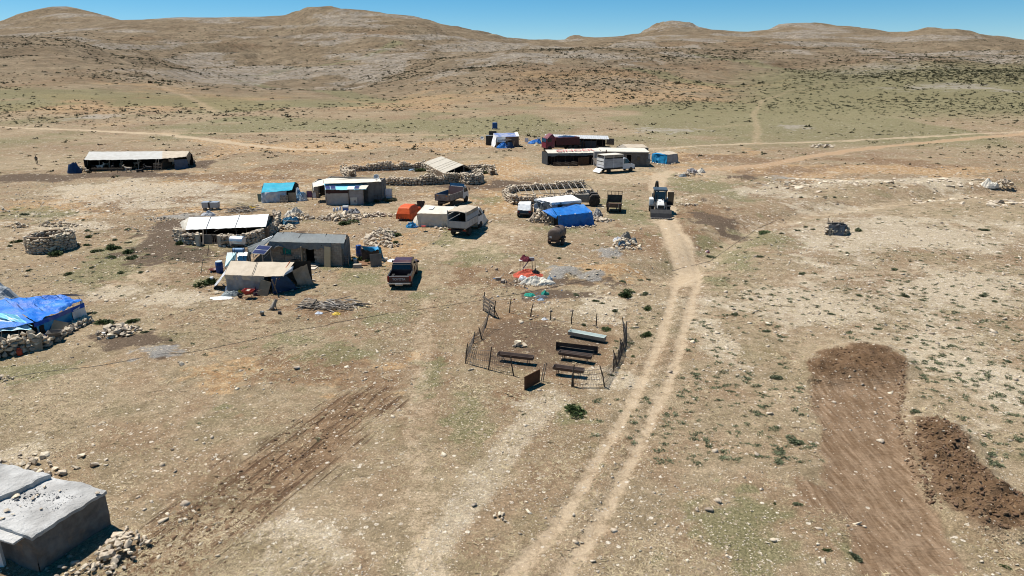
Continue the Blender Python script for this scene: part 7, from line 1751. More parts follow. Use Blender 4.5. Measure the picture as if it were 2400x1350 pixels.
w = MB(); ins = lambda p_, q: p_ + ((Rb + Nn + Bl + Nl) / 4 - p_).normalized() * q
c4 = [ins(p_, .12) for p_ in (Rb, Nn, Nl, Bl)]
def rough_wall(A, B, z0, z1, seed):
    return MB().cloth(Vector((A.x, A.y, z1)), Vector((B.x, B.y, z1)), Vector((B.x, B.y, z0)) + (B - A).cross(Vector((0, 0, 1))).normalized() * .0, Vector((A.x, A.y, z0)), 36, 18, .05, seed, freq=1.4)
m = MB()
for k in range(4): q = rough_wall(c4[k], c4[(k + 1) % 4], -.5, HR - .1, 7 + k); m.add(q.v, q.f)
s.part('walls', m, RW)
s.part('door_lintel', MB().box(mixv(Nn, Nl, .16) + Vector((-.05, -.1, -.12)), (2.0, .5, .08), math.atan2((Nn - Nl).y, (Nn - Nl).x)), RC, bevel=.02)
s.part('door_post', MB().box(s.p(6, 1330) + Vector((0, 0, .55)), (.22, .12, 1.5)), WHITE())
for q, (u, v, k) in enumerate([(17, 1196, .2), (37, 1163, .22), (76, 1167, .2), (96, 1192, .12), (5, 1214, .16), (105, 1140, .14), (228, 1155, .16), (60, 1140, .1), (140, 1150, .1), (48, 1186, .08), (30, 1205, .1), (88, 1160, .12)]):
    o = obj('loose_stone', ROCKS[q % 10], s.o); o.location = s.p(u, v, HR + .1); o.scale = (k * 1.4, k, k * .8); o.rotation_euler = (0, 0, q)
_r = np.random.default_rng(4); _n = 420; _u = _r.random(_n); _w = np.clip(_r.normal(.42, .13, _n), 0, 1)
_pp = np.array([list(mixv(mixv(Bl, Rb, .55 + .4 * a_), mixv(Nl, Nn, .55 + .4 * a_), b_)) for a_, b_ in zip(_u, _w)]); _pp[:, 2] = HR + .05; _s = .035 * _r.lognormal(0, .5, _n)
V, T = merge(_pp, np.stack([_s * 1.3, _s, _s], 1), rots(_n, _r, .4), PEB, _r.integers(0, 8, _n))
o = obj('roof_gravel', tri_mesh('roof_gravel', V, T, M('grey_gravel', (.3, .29, .28), (.2, .195, .19), 3, .95, 0, vary=.3)), s.o); o['kind'] = 'stuff'
stones_thing('rubble_heap', 'heap of pale rubble stones at the foot of concrete hut wall', 285, 1285, heap_stones(60, .75, .85, .35, .24, 11, .6), 'rubble heap')
stones_thing('foot_rubble', 'small grey stones along the front foot of the concrete hut', 190, 1335, heap_stones(45, 1.2, .35, .12, .16, 12, .5), 'rubble')
stones_thing('corner_stones', 'scattered boulders on the ground behind the concrete hut', 110, 1085, heap_stones(34, 2.3, .8, .05, .26, 13, .5), 'boulders')
# ------------------------------------------------------------------ blue tarpaulin tent at the left
s = Site('blue_stone_tent', 'stone-walled shelter under a large bright blue tarpaulin at the left edge', 'tent', 105, 808)
A, B, R_, N_ = s.p(10, 703, 1.9), s.p(150, 691, 1.75), s.p(197, 709, 1.3), s.p(80, 757, 1.35)
s.part('blue_roof', MB().cloth(A, B, R_, N_, 34, 18, .2, 121, -.14, .05, .7).cloth(s.p(-140, 735, 1.7), A, N_, s.p(-60, 775, 1.15), 16, 14, .08, 122, .05).cloth(B, A, A + Vector((-.6, 2.0, -.7)), B + Vector((.5, 1.8, -.6)), 20, 8, .07, 124), TB('deep_blue_tarpaulin', (.018, .17, .62), (.012, .12, .5), dirt=(.10, .33, .68), amt=.5, rough=.45, bump=1.0), smooth=True)
s.part('blue_skirt', MB().cloth(N_, R_, R_ + Vector((.05, -.05, -.28)), N_ + Vector((.05, -.1, -.25)), 30, 4, .05, 125, 0, .04, 1.0), TB('skirt_blue', (.01, .08, .42), (.01, .06, .3)), smooth=True)
hang(s, 'side_plastic', mixv(N_, R_, .02) + Vector((0, .05, -.2)), mixv(N_, R_, .72) + Vector((0, .05, -.2)), AZURT, nu=26, seed=126, folds=.08, ragged=.3)
hang(s, 'grey_corner_sheet', mixv(N_, R_, .72) + Vector((.03, 0, -.2)), R_ + Vector((.03, 0, -.1)), SILVP, nu=10, seed=127, frac=.9)
hang(s, 'right_end', R_, B + Vector((.3, 1.0, -.4)), PATCHT, nu=10, seed=128)
s.part('white_flap', MB().cloth(s.p(-30, 733, 1.62), s.p(40, 738, 1.66), s.p(73, 769, 1.12), s.p(-25, 778, 1.0), 20, 12, .09, 129, 0, .05, 1.1), TB('white_cyan_plastic', (.78, .80, .82), (.2, .6, .72), dirt=(.03, .3, .5), amt=.5), smooth=True)
s.part('cyan_band', MB().cloth(s.p(-30, 731, 1.70), s.p(36, 738, 1.70), s.p(76, 763, 1.25), s.p(0, 745, 1.55), 20, 6, .06, 130, 0, .04, 1.3), CYANT, smooth=True)
s.part('inside_shade_sheet', vwall(vwall(MB(), s.p(-40, 790), s.p(95, 785), .2, 1.2, .1), s.p(100, 800), s.p(185, 752), 0, 1.0, .1), DARKIN)  # dark sheets painting the shade inside the shelter
for t in (.1, .35, .6, .85): seam(s, mixv(A, B, t), mixv(N_, R_, t) + Vector((.05, -.1, -.3)), ROPE, .012, lift=.08)
W1 = [(p_.x, p_.y) for p_ in (s.p(-60, 846), s.p(30, 828), s.p(102, 812))]; W2 = [(p_.x, p_.y) for p_ in (s.p(106, 812), s.p(150, 786), s.p(206, 754))]
s.part('wall_core', wall_core(W1, .85, .5), RUBBLE()); s.part('wall_core', wall_core(W2, .4, .4), RUBBLE())
stones(s.o, *cat3(wall_stones(W1, .95, .6, .42, 131, 1.2), wall_stones(W2, .42, .45, .36, 132, 1.5)), limit=300)
for u, v, uu, vv, h in ((6, 832, 4, 775, 1.2), (48, 824, 44, 775, 1.15), (106, 810, 88, 770, 1.15)): pole(s, s.p(u, v) + Vector((0, -.1, 0)), s.p(uu, vv, h), .025, DSTEEL())
b = thing('leaning_boards', 'two joined plywood boards leaning on the stone wall by red cylinder', 'board', at(66, 825), .33)
for sx, wd in ((-.52, 1.15), (.42, .68)): part('board', MB().box((sx, .16, .40), (wd, .03, .88), 0, -.30), PLY(), b)
b = single('propped_board', 'square plywood board propped against the blue tent side', 'board', MB().box((0, 0, .52), (.85, .03, .8), 0, -.45, .5), PLY(), at(143, 786), .8)
def wheelbarrow(label, px, py, rot, mat, load=False):
    t = thing('wheelbarrow', label, 'wheelbarrow', at(px, py), rot, 'wheelbarrows')
    a_, b_ = [(-.30, -.35, .62), (.30, -.35, .62), (.34, .45, .66), (-.34, .45, .66)], [(-.18, -.2, .34), (.18, -.2, .34), (.2, .2, .30), (-.2, .2, .30)]
    part('tray', MB().add(a_ + b_ + [(x_*.93, y_*.93, z_) for x_, y_, z_ in a_] + [(x_*.9, y_*.9, z_ + .03) for x_, y_, z_ in b_], [(0, 1, 5, 4), (1, 2, 6, 5), (2, 3, 7, 6), (3, 0, 4, 7), (7, 6, 5, 4), (8, 12, 13, 9), (9, 13, 14, 10), (10, 14, 15, 11), (11, 15, 12, 8), (12, 15, 14, 13), (0, 8, 9, 1), (1, 9, 10, 2), (2, 10, 11, 3), (3, 11, 8, 0)]), mat, t)
    for sx in (-1, 1): part('handle', MB().path([(sx*.1, .75, .2), (sx*.2, .2, .3), (sx*.26, -.9, .58)], .022), DSTEEL(), t); part('leg', MB().path([(sx*.2, -.2, .34), (sx*.22, -.32, 0)], .02), DSTEEL(), t)
    part('wheel', MB().lathe([(.08, -.05), (.19, -.04), (.2, 0), (.19, .04), (.08, .05)], (0, .72, .2), 16, 'X'), RUBBER(), t)
    if load:
        for k in range(6): o = obj('load_stone', ROCKS[k], t); o.location = (.1 * (k % 3) - .1, .12 * (k // 3), .62); o.scale = (.24, .2, .16)
    return t
wheelbarrow('grey wheelbarrow parked by the blue tent side', 134, 800, 1.9, M('grey_tray', (.16, .145, .13), (.11, .1, .09), 3, .7, .2))
wheelbarrow('red wheelbarrow filled with stones in front of beige hut', 586, 701, 1.5, RED, True)
s = Site('gas_cylinder', 'red gas cylinder standing before the plywood boards', 'gas cylinder', 47, 832)
RC_ = M('cylinder_red', (.36, .05, .02), (.30, .04, .02), 3, .5, .1)
s.part('body', MB().lathe([(.12, 0), (.15, .04), (.15, .30), (.12, .38), (.05, .41)], n=16), RC_, smooth=True); s.part('collar', MB().lathe([(.09, .38), (.09, .48), (.08, .48), (.08, .39)], n=14), RC_); s.part('valve', MB().tube((0, 0, .4), (0, 0, .47), .025), STEEL())
s = Site('grey_dome_tent', 'grey-white dome tent half cut by the left edge', 'tent', 5, 724)
s.part('cover', crumple_mb(3.2, 2.4, 1.55, 9, rough=.25, pw=1.8), M('grey_white_plastic', (.34, .36, .37), (.2, .24, .28), 1.5, .6, .4)).location = (-.6, .4, 0)
s.part('striped_skirt', MB().cloth((-1.0, -.7, .7), (.95, -.3, .6), (1.0, -.4, 0), (-1.0, -.9, 0), 16, 6, .05, 3, 0, .05, 2), M('blue_white_stripe', (.3, .34, .4), (.06, .12, .3), 3, .6, .2, stretch=(3, 3, .2)), smooth=True)
t = stones_thing('fire_pit', 'ring of stones round a sooty fire pit', 280, 782, cat3(heap_stones(95, 1.35, .95, .38, .26, 21, .2), heap_stones(25, .5, .9, .45, .3, 22)), 'fire pit')
part('soot_bed', crumple_mb(1.1, .8, .30, 2, 12, 10), M('soot', (.012, .011, .011), None, 4, 1, .3), t).location = (-.35, .15, .16); part('white_tin', MB().lathe([(.11, 0), (.11, .2), (.09, .2)], (-.75, -.4, 0), 12), WHITE(), t)
# round stone tower and low walls
s = Site('round_stone_fold', 'round roofless fold of stacked stones on the left slope', 'stone fold', 122, 590)
C_ = s.p(122, 583); rr = 1.66
ring = [(C_.x + rr * math.cos(a), C_.y + rr * math.sin(a)) for a in np.linspace(0, 2 * math.pi, 25)]
cm = MB()
for (ax_, ay_), (bx_, by_) in zip(ring[:-1], ring[1:]): cm.box(((ax_+bx_)/2, (ay_+by_)/2, .7), (math.hypot(bx_-ax_, by_-ay_) * 1.1, .38, 1.5), math.atan2(by_-ay_, bx_-ax_))
s.part('wall_core', cm, RUBBLE()); stones(s.o, *wall_stones(ring, 1.55, .5, .36, 141, .7), limit=300)
for k, (nm, lb, u, v, rx, ry, h, n_) in enumerate([('fallen_wall', 'tumbled low stone wall behind the round fold', 135, 528, 2.3, .5, .4, 80), ('low_wall_stub', 'short stub of stone wall at the far left slope', 40, 531, 1.2, .35, .35, 40), ('edge_stones', 'stone heap at the left edge above the fold', 5, 498, .9, .4, .35, 24),
    ('boulder_group', 'three pale boulders on the trodden ground below the ash patch', 423, 853, .35, .3, .1, 6), ('edge_boulders', 'pale boulders at the left edge near the cable', 8, 886, .55, .35, .12, 12), ('bush_stones', 'two white boulders with grass between on the gravel', 1168, 1218, .3, .25, .08, 6), ('path_stones', 'line of stones left of the white-roofed barn', 375, 515, 1.8, .7, .08, 40)]):
    stones_thing(nm, lb, u, v, heap_stones(n_, rx, ry, h, .26 if k < 3 else .2, 150 + k, .4), 'stones')
# stone heaps among the tents
t = stones_thing('long_stone_heap', 'long stone heap carrying jugs and a cool box', 795, 514, cat3(heap_stones(150, 2.4, .9, .6, .34, 161, .25)), 'stone heap')
stones_thing('low_stone_line', 'low line of stones leading to the orange car', 893, 505, cat3(heap_stones(50, 1.9, .5, .3, .34, 162), tuple(a_ + (np.array([-1.8, -.5, 0]) if k == 0 else 0) for k, a_ in enumerate(heap_stones(36, 1.2, .5, .35, .34, 163)))), 'stone heap')
stones_thing('broad_stone_heap', 'broad heap of pale stones with shrubs behind the block house', 890, 556, cat3(heap_stones(150, 1.35, 3.2, .45, .36, 164, .2), tuple(a_ + (np.array([.9, -3.2, 0]) if k == 0 else 0) for k, a_ in enumerate(heap_stones(60, 1.5, .9, .25, .32, 165)))), 'stone heap')
stones_thing('barn_corner_stones', 'stones spilled at the right corner of the white-roofed barn', 668, 536, heap_stones(45, 1.0, .9, .3, .3, 166), 'stone heap')
t = stones_thing('covered_stone_heap', 'stone heap half covered by a cream cloth', 700, 512, heap_stones(70, 1.5, .9, .55, .32, 167), 'stone heap')
heap_cloth('cream_cloth', 'cream cloth draped over the stone heap behind the blue covered pile', 'cloth', 690, 506, 2.3, 1.5, 1.0, CREAM, 31, rough=.6)
heap_cloth('blue_covered_pile', 'pile under faded dark blue tarpaulin held down by a plank', 'covered pile', 682, 524, 2.1, 1.3, 1.05, STEELB, 32, rough=.35)
single('hold_down_plank', 'pale plank lying on the faded blue covered pile', 'plank', MB().box((0, 0, .42), (1.6, .16, .05), -.12), WOOD(), at(683, 527))
s = Site('cool_box', 'white and blue cool box on the long stone heap', 'cool box', 810, 504)
s.part('body', MB().box((0, .2, .62), (.62, .42, .34)), M('cooler_blue', (.02, .12, .45), None, 3, .4, 0), bevel=.03); s.part('lid', MB().box((0, .2, .88), (.66, .46, .22)), WP, bevel=.03)
for q, (u, v, nm) in enumerate([(783, 504, 'leftmost white water jug on the long stone heap'), (790, 503, 'second white water jug from the left on stone heap'), (797, 501, 'white water jug next to the cool box')]):
    j = thing('water_jug', nm, 'jug', at(u, v) + Vector((0, .2, .3)), 0, 'water jugs'); part('body', MB().lathe([(.13, 0), (.15, .05), (.15, .34), (.06, .42), (.05, .46)], n=12), WP, j, smooth=True); part('cap', MB().lathe([(.055, .45), (.055, .5)], n=10), BLUEP, j)
heap_cloth('black_junk_cover', 'dark covered junk with clear plastic beside the cool box', 'junk', 830, 500, 1.5, 1.0, .55, M('junk_dark', (.05, .05, .05), (.3, .3, .31), 3, .5, .4), 33, rough=.7)
# behind the barn
s = Site('galvanised_box', 'grey galvanised box on blocks behind the white-roofed barn', 'box', 493, 492)
s.part('box', MB().box((0, .3, .62), (1.85, .8, .62)), M('galvanised', (.42, .42, .42), (.36, .355, .35), 2, .5, .1), bevel=.02); s.part('lid', MB().box((0, .3, .945), (1.92, .86, .04)), ALU()); s.part('strap', MB().box((-.05, .3, .64), (.2, .83, .70)), BLACK())
for x_ in (-.75, 0, .75): s.part('support_block', MB().box((x_, .3, .15), (.3, .5, .32)), BLOCK)
heap_cloth('silver_bundle', 'silver plastic bundle lying behind the white barn roof', 'bundle', 487, 504, 1.7, .8, .5, SILVP, 41, rough=.5)
def stick_pile(name, label, px, py, n, L, w, h, seed, cat='woodpile'):
    r = random.Random(seed); t = thing(name, label, cat, at(px, py))
    ms = [mesh_of(MB().path([(-.5, 0, 0), (-.2, .02, .03), (.2, -.02, .01), (.5, .03, 0)], [.03, .032, .028, .018], 5), GW if k % 2 else WOOD(), 'stick') for k in range(4)]
    for k in range(n):
        o = obj('stick', r.choice(ms), t); q = r.random(); o.location = (r.gauss(0, w * .3), r.gauss(0, w * .14), .04 + h * max(0, 1 - q * 1.2) * r.random())
        l_ = L * r.uniform(.5, 1.2); o.scale = (l_, 1.4, 1.4); o.rotation_euler = (0, r.gauss(0, .14), r.gauss(0, .6) + (math.pi if r.random() < .5 else 0))
    return t
stick_pile('woodpile', 'untidy pile of firewood sticks below the pickup truck', 782, 720, 85, 1.5, 3.0, .4, 3)
stick_pile('brush_pile', 'dark pile of brushwood and scrap behind the white barn', 572, 496, 70, 1.5, 3.0, .7, 4)
heap_cloth('yellow_rag', 'yellow rag on top of the brushwood pile', 'rag', 592, 487, .9, .5, .25, YELL, 8)
pallet('pale pallet board lying tilted left of the firewood pile', 712, 725, .95, 1.1, -.25, .25, .05)
heap_cloth('yellow_sack', 'bright yellow plastic sack on the ground before the firewood', 'sack', 790, 738, .65, .4, .16, YELL, 6)
heap_cloth('white_rag', 'white and blue rag lying by the firewood', 'rag', 748, 736, .6, .45, .14, M('rag_pale', (.55, .58, .62), (.4, .46, .55), 4, .9, .3), 7)
dogm = skin_mesh('dog_body', [(0, 0, .20), (.10, 0, .34), (.20, 0, .50), (.26, 0, .64), (.30, 0, .72), (.44, 0, .68), (-.10, 0, .12), (-.30, 0, .04), (-.42, .06, .05)] + [(.22, s_ * .09, .40) for s_ in (-1, 1)] + [(.24, s_ * .09, .20) for s_ in (-1, 1)] + [(.27, s_ * .09, .02) for s_ in (-1, 1)] + [(-.02, s_ * .14, .16) for s_ in (-1, 1)] + [(.16, s_ * .15, .05) for s_ in (-1, 1)] + [(.27, s_ * .06, .80) for s_ in (-1, 1)],
    [(0, 1), (1, 2), (2, 3), (3, 4), (4, 5), (0, 6), (6, 7), (7, 8), (2, 9), (9, 11), (11, 13), (2, 10), (10, 12), (12, 14), (0, 15), (15, 17), (0, 16), (16, 18), (4, 19), (4, 20)], [.17, .16, .15, .11, .10, .06, .13, .04, .025, .06, .06, .035, .035, .03, .03, .10, .10, .04, .04, .025, .025], M('dog_coat', (.42, .36, .29), (.07, .055, .045), 2.5, .9, .3))
o = obj('dog', dogm); o.location = at(639, 727); o.rotation_euler = (0, 0, .5); o.scale = (.95,) * 3; tag(o, 'pale dog with dark head sitting on the dry grass below beige hut', 'dog')
bucket('cooking_pot', 'round dark metal pot on the grass left of the dog', 615, 740, .15, .26, M('pot_metal', (.1, .11, .11), (.2, .21, .21), 3, .4, .1))
slab('black_battery', 'small black box on the grass right of the dog', 'box', 656, 738, .24, .2, .18, BLACK(), .3)
heap_cloth('white_groundsheet', 'flat white sheet spread on the ground before beige hut', 'sheet', 518, 700, 1.9, .8, .08, WHITET, 51)
heap_cloth('grey_groundsheet', 'crumpled grey sheet heaped on the white ground sheet', 'sheet', 540, 693, 1.3, .9, .45, M('grey_vinyl', (.28, .31, .31), (.22, .24, .24), 2, .5, .3), 52, rough=.6)
heap_cloth('yellow_bag', 'yellow bag next to the red wheelbarrow', 'bag', 563, 688, .45, .35, .28, YELL, 53)
heap_cloth('dark_blanket', 'navy and red blanket piled behind the red wheelbarrow', 'blanket', 601, 694, .5, .45, .55, M('navy_red_cloth', (.02, .025, .07), (.13, .03, .035), 4, .9, .3), 54)
heap_cloth('white_bags', 'white plastic bags heaped against the beige hut front', 'bags', 541, 683, .9, .6, .7, WHITET, 55, rough=.8)
heap_cloth('red_rag', 'small orange-red rag beside the beige hut doorway', 'rag', 662, 686, .35, .25, .1, M('coral_cloth', (.6, .12, .07)), 56)
single('white_pail', 'small white pail resting on the dark bush', 'pail', MB().lathe([(.12, .35), (.15, .5), (.14, .5)], n=12), WP, at(498, 665))
# ------------------------------------------------------------------ stand and rubbish heaps
s = Site('pole_stand', 'pole stand carrying a dark red cloth', 'stand', 1235, 636)
tops = [s.p(1219, 613, .95), s.p(1226, 606, .95), s.p(1247, 613, .95), s.p(1254, 609, .95)]
for p_ in tops: pole(s, low(p_) + Vector((random.uniform(-.05, .05), 0, 0)), p_, .03, DWOOD(), 'leg')
s.part('platform', quadbox(MB(), tops[1], tops[3], tops[2], tops[0], .05), WOOD()); s.part('white_board', MB().box(mixv(tops[0], tops[2], .15) + Vector((0, .1, .08)), (.5, .35, .04)), WHITE()); s.part('grey_can', MB().box(mixv(tops[2], tops[3], .5) + Vector((-.15, -.1, .18)), (.4, .25, .28)), M('grey_tin', (.35, .34, .34)))
s.part('red_cloth', crumple_mb(1.2, .8, .45, 5, rough=.5), M('wine_cloth', (.16, .025, .04), (.11, .02, .03), 3, .9, .4)).location = mixv(tops[0], tops[3], .42) + Vector((0, .05, .05))
for k in range(3): pole(s, s.p(1215 + k, 643), s.p(1240 + k, 609, 1.05), .02, GW, 'leaning_pole')
for nm, lb, u, v, w_, d_, h_, mt, sd in [('coral_cloth', 'coral red cloth spread over the rubbish heap under the pole stand', 1236, 647, 2.5, 1.3, .5, M('coral_cloth', (.6, .12, .07), (.5, .1, .06), 3, .8, .3), 61), ('cream_groundsheet', 'cream sheet draped over stones at the front of rubbish heap', 1262, 664, 2.6, 1.2, .6, CREAM, 62), ('black_bag', 'long black bag lying on top of the coral cloth', 1254, 646, .85, .4, .62, BLACKT, 63),
    ('blue_plastic', 'bright blue plastic at the right end of rubbish heap', 1288, 657, .5, .8, .4, PATCHT, 64), ('white_heap_bag', 'white bag at the left front of rubbish heap', 1227, 655, .8, .6, .42, WHITET, 65), ('green_net', 'green net bag on the stony ground above the corral', 1242, 691, .85, .55, .22, M('teal_net', (.015, .25, .17), (.02, .36, .27), 3, .7, .4), 66), ('teal_net', 'teal net heaped with grey rags above the corral', 1278, 689, .6, .45, .28, M('teal_green', (.02, .34, .25), (.015, .2, .15), 3, .7, .4), 67),
    ('grey_rags', 'grey rags between the two green nets', 1268, 695, 1.1, .5, .15, M('grey_cloth', (.17, .17, .18), (.1, .1, .11), 4, .9, .3), 68), ('blue_rag_pile', 'light blue rag in front of the grey rags', 1268, 701, .6, .35, .14, PATCHT, 69), ('silver_rag', 'silver plastic scrap caught on the corral back fence', 1277, 747, .5, .35, .12, SILVP, 70)]:
    heap_cloth(nm, lb, 'rubbish', u, v, w_, d_, h_, mt, sd, rough=.7)
stones_thing('rubbish_stones', 'small stones holding down the rubbish heap', 1250, 664, heap_stones(60, 1.9, .9, .1, .16, 71, .5), 'stones')
for q, (u, v, lb) in enumerate([(1167, 655, 'pale building block at the left of rubbish heap'), (1179, 661, 'tan building block nearest the corral gate')]): slab('building_block', lb, 'block', u, v, .45, .25, .22, BLOCK, .2 + q)
s = Site('tarpaulin_mound', 'mound of stones under white, blue and grey plastic scraps', 'covered mound', 1464, 574)
stones(s.o, *heap_stones(70, 1.2, .8, .75, .26, 72), limit=80)
for u, v, w_, d_, h_, mt, sd in ((1450, 566, 1.2, .8, .5, SILVP, 1), (1466, 574, 1.5, .7, .55, PATCHT, 2), (1484, 569, .9, .9, .5, GREYT, 3), (1467, 560, 1.1, .8, .75, TAUPE, 4)): o = s.part('plastic_scrap', crumple_mb(w_, d_, h_, sd, rough=.7), mt); o.location = s.p(u, v)
stones_thing('mound_front_stones', 'pale slabs and stones in front of the plastic-covered mound', 1468, 583, heap_stones(30, 1.3, .3, .1, .24, 73), 'stones')
# ------------------------------------------------------------------ corral
t = Site('corral_fence', 'leaning post and wire fence round the feeding yard', 'fence', 1280, 840)
left = [((1091, 851), (1096, 805)), ((1109, 804), (1113, 777)), ((1130, 795), (1122, 767)), ((1137, 767), (1152, 715))]
back = [((1194, 731), (1198, 700)), ((1243, 739), (1250, 711)), ((1290, 748), (1291, 721)), ((1339, 758), (1343, 728)), ((1397, 765), (1399, 735))]
right = [((1463, 777), (1459, 744)), ((1469, 800), (1469, 753)), ((1469, 812), (1461, 772)), ((1465, 822), (1456, 796)), ((1458, 834), (1453, 792)), ((1452, 849), (1450, 819)), ((1447, 860), (1437, 820)), ((1437, 872), (1438, 841))]
front = [((1418, 908), (1406, 857)), ((1340, 905), (1346, 855)), ((1344, 904), (1343, 866)), ((1205, 881), (1197, 836)), ((1144, 867), (1152, 813))]
def post_top(bp, tp):
    """top of a leaning post: same depth as its foot, seen at tp"""
    b = t.p(*bp); Yw = (b + t.O).y
    xc = (tp[0] - 1200.0) / FPX; yc = (675.0 - tp[1]) / FPX; dy = CP + yc * SP
    return Vector((Yw * xc / dy, Yw, CAMH + Yw * (-SP + yc * CP) / dy)) - t.O
tops = {}
for grp in (left, back, right, front):
    for bp, tp in grp: tops[bp] = post_top(bp, tp); t.part('post', MB().path([t.p(*bp) - Vector((0, 0, .15)), mixv(t.p(*bp), tops[bp], .5) + Vector((random.uniform(-.03, .03), 0, 0)), tops[bp]], [.045, .04, .032], 6), DWOOD())
loop = [p_[0] for p_ in left[::-1]] + [front[4][0], front[3][0]]
loop2 = [front[1][0], front[0][0]] + [p_[0] for p_ in right[::-1]]
WIRE = M('fence_wire', (.10, .09, .085), None, 4, .7, 0)
for lp in ([p_[0] for p_ in left] , [left[0][0], front[4][0], front[3][0]], loop2, [p_[0] for p_ in back]):
    for f in ((.15, .4, .65, .85) if lp != [p_[0] for p_ in back] else (.1,)):
        pts = []
        for a_, b_ in zip(lp[:-1], lp[1:]):
            A_, B_ = mixv(t.p(*a_), tops[a_], f), mixv(t.p(*b_), tops[b_], f)
            for k in range(5): q = k / 5; pts.append(mixv(A_, B_, q) - Vector((0, 0, .25 * q * (1 - q) * (1 + f))))
        pts.append(mixv(t.p(*lp[-1]), tops[lp[-1]], f)); t.part('wire', MB().path(pts, .013, 4), WIRE)
for lp in ([p_[0] for p_ in left], loop2, [left[0][0], front[4][0], front[3][0]]):
    nm_ = MB()
    for a_, b_ in zip(lp[:-1], lp[1:]):
        for k in range(12):
            q0, q1 = k / 12, (k + 1) / 12; lo0, lo1 = mixv(t.p(*a_), t.p(*b_), q0), mixv(t.p(*a_), t.p(*b_), q1); h0, h1 = mixv(tops[a_], tops[b_], q0), mixv(tops[a_], tops[b_], q1)
            nm_.tube(mixv(lo0, h0, .03), mixv(lo1, h1, .72), .006, n=3, cap=False); nm_.tube(mixv(lo1, h1, .03), mixv(lo0, h0, .72), .006, n=3, cap=False)
    o = t.part('wire_netting', nm_, WIRE); o['kind'] = 'stuff'
s = Site('plank_gate', 'open plank gate tilted at the corral corner', 'gate', 1146, 742)
g0, g1 = s.p(1132, 728), s.p(1158, 746)
gz = [.15, .42, .69, .96]
for k, z_ in enumerate(gz): s.part('plank', vwall(MB(), g0 + Vector((.0, 0, 0)), g1, z_, z_ + .17, .03), WOOD())
for tt, h_ in ((.02, 1.35), (.5, 1.15), (.97, 1.2)): pole(s, mixv(g0, g1, tt) + Vector((0, .05, -.05)), mixv(g0, g1, tt) + Vector((.12, .1, h_)), .045, DWOOD())
s.part('brace', MB().tube(g1 + Vector((0, 0, .7)), g1 + Vector((.35, -.15, 0)), .03), DWOOD())
s = Site('rusty_sheet_gate', 'rust-brown sheet standing on edge at the corral front', 'sheet gate', 1247, 906)
a_, b_ = s.p(1229, 915), s.p(1265, 896)
s.part('sheet', vwall(MB(), a_, b_, .02, .78, .03), M('rust_sheet', (.075, .03, .014), (.11, .05, .025), 2, .8, .2))
for k in (0, .12): pole(s, b_ + Vector((.05 + k, k, -.05)), b_ + Vector((.25 + k, .1 + k, 1.05)), .028, WOOD())
def trough(label, pa, pb, w, dp, leg, mat, inner, legs=True, side=False):
    A_, B_ = at(*pa), at(*pb); d_ = B_ - A_; L_ = math.hypot(d_.x, d_.y)
    q = thing('feeding_trough', label, 'trough', (A_ + B_) / 2, math.atan2(d_.y, d_.x), 'feeding troughs in the corral')
    z0, z1 = leg, leg + dp; x_ = L_ / 2; wb = w * .62 / 2; wt = w / 2; e = .025
    def shell(): return MB().add([(-x_, -wt, z1), (x_, -wt, z1), (x_, wt, z1), (-x_, wt, z1), (-x_, -wb, z0), (x_, -wb, z0), (x_, wb, z0), (-x_, wb, z0)], [(0, 4, 5, 1), (1, 5, 6, 2), (2, 6, 7, 3), (3, 7, 4, 0), (4, 7, 6, 5)])
    def lining(): return MB().add([(-x_ + e, -wt + e, z1), (x_ - e, -wt + e, z1), (x_ - e, wt - e, z1), (-x_ + e, wt - e, z1), (-x_ + e, -wb + e, z0 + e), (x_ - e, -wb + e, z0 + e), (x_ - e, wb - e, z0 + e), (-x_ + e, wb - e, z0 + e), (-x_, -wt, z1), (x_, -wt, z1), (x_, wt, z1), (-x_, wt, z1)],
        [(1, 5, 4, 0), (2, 6, 5, 1), (3, 7, 6, 2), (0, 4, 7, 3), (4, 5, 6, 7), (8, 9, 1, 0), (9, 10, 2, 1), (10, 11, 3, 2), (11, 8, 0, 3)])
    parts_ = [part('shell', shell(), mat, q), part('lining', lining(), inner, q)]
    if legs:
        for sx in (-.36, .36): parts_.append(part('leg_frame', MB().path([(sx * L_, -w * .5, 0), (sx * L_, -w * .32, z0 + .02), (sx * L_, w * .32, z0 + .02), (sx * L_, w * .5, 0)], .02, 5), DSTEEL(), q))
    if side:
        for o in parts_: o.rotation_euler = (math.radians(82), 0, 0); o.location = (0, 0, w / 2)
    return q
BRT = M('brown_trough', (.075, .05, .042), (.11, .08, .065), 2, .7, .15); GRT = M('grey_green_trough', (.30, .31, .27), (.25, .255, .22), 2, .6, .1); MINT = M('mint_white', (.58, .64, .60), (.52, .58, .54), 2, .5, 0)
trough('feeding trough with mint-white inside, farthest back in the corral', (1334, 787), (1418, 803), .5, .28, .12, GRT, MINT)
trough('dark trough tipped on its side next to the mint trough', (1305, 818), (1402, 829), .5, .30, .0, BRT, BRT, False, True)
tr_ = trough('brown trough inside a pipe frame right in the corral', (1310, 842), (1386, 853), .45, .2, .3, BRT, BRT)
part('frame_rail', MB().path([(-1.0, -.3, .3), (-1.0, -.3, .62), (1.0, -.3, .62), (1.0, -.3, .3)], .015), DSTEEL(), tr_); part('frame_rail', MB().path([(-1.0, .3, .3), (-1.0, .3, .66), (1.0, .3, .66), (1.0, .3, .3)], .015), DSTEEL(), tr_)
trough('brown trough nearest the corral front fence', (1297, 876), (1368, 886), .42, .2, .3, BRT, BRT)
trough('brown trough standing alone on the left side of corral', (1167, 845), (1250, 855), .42, .2, .3, BRT, BRT)
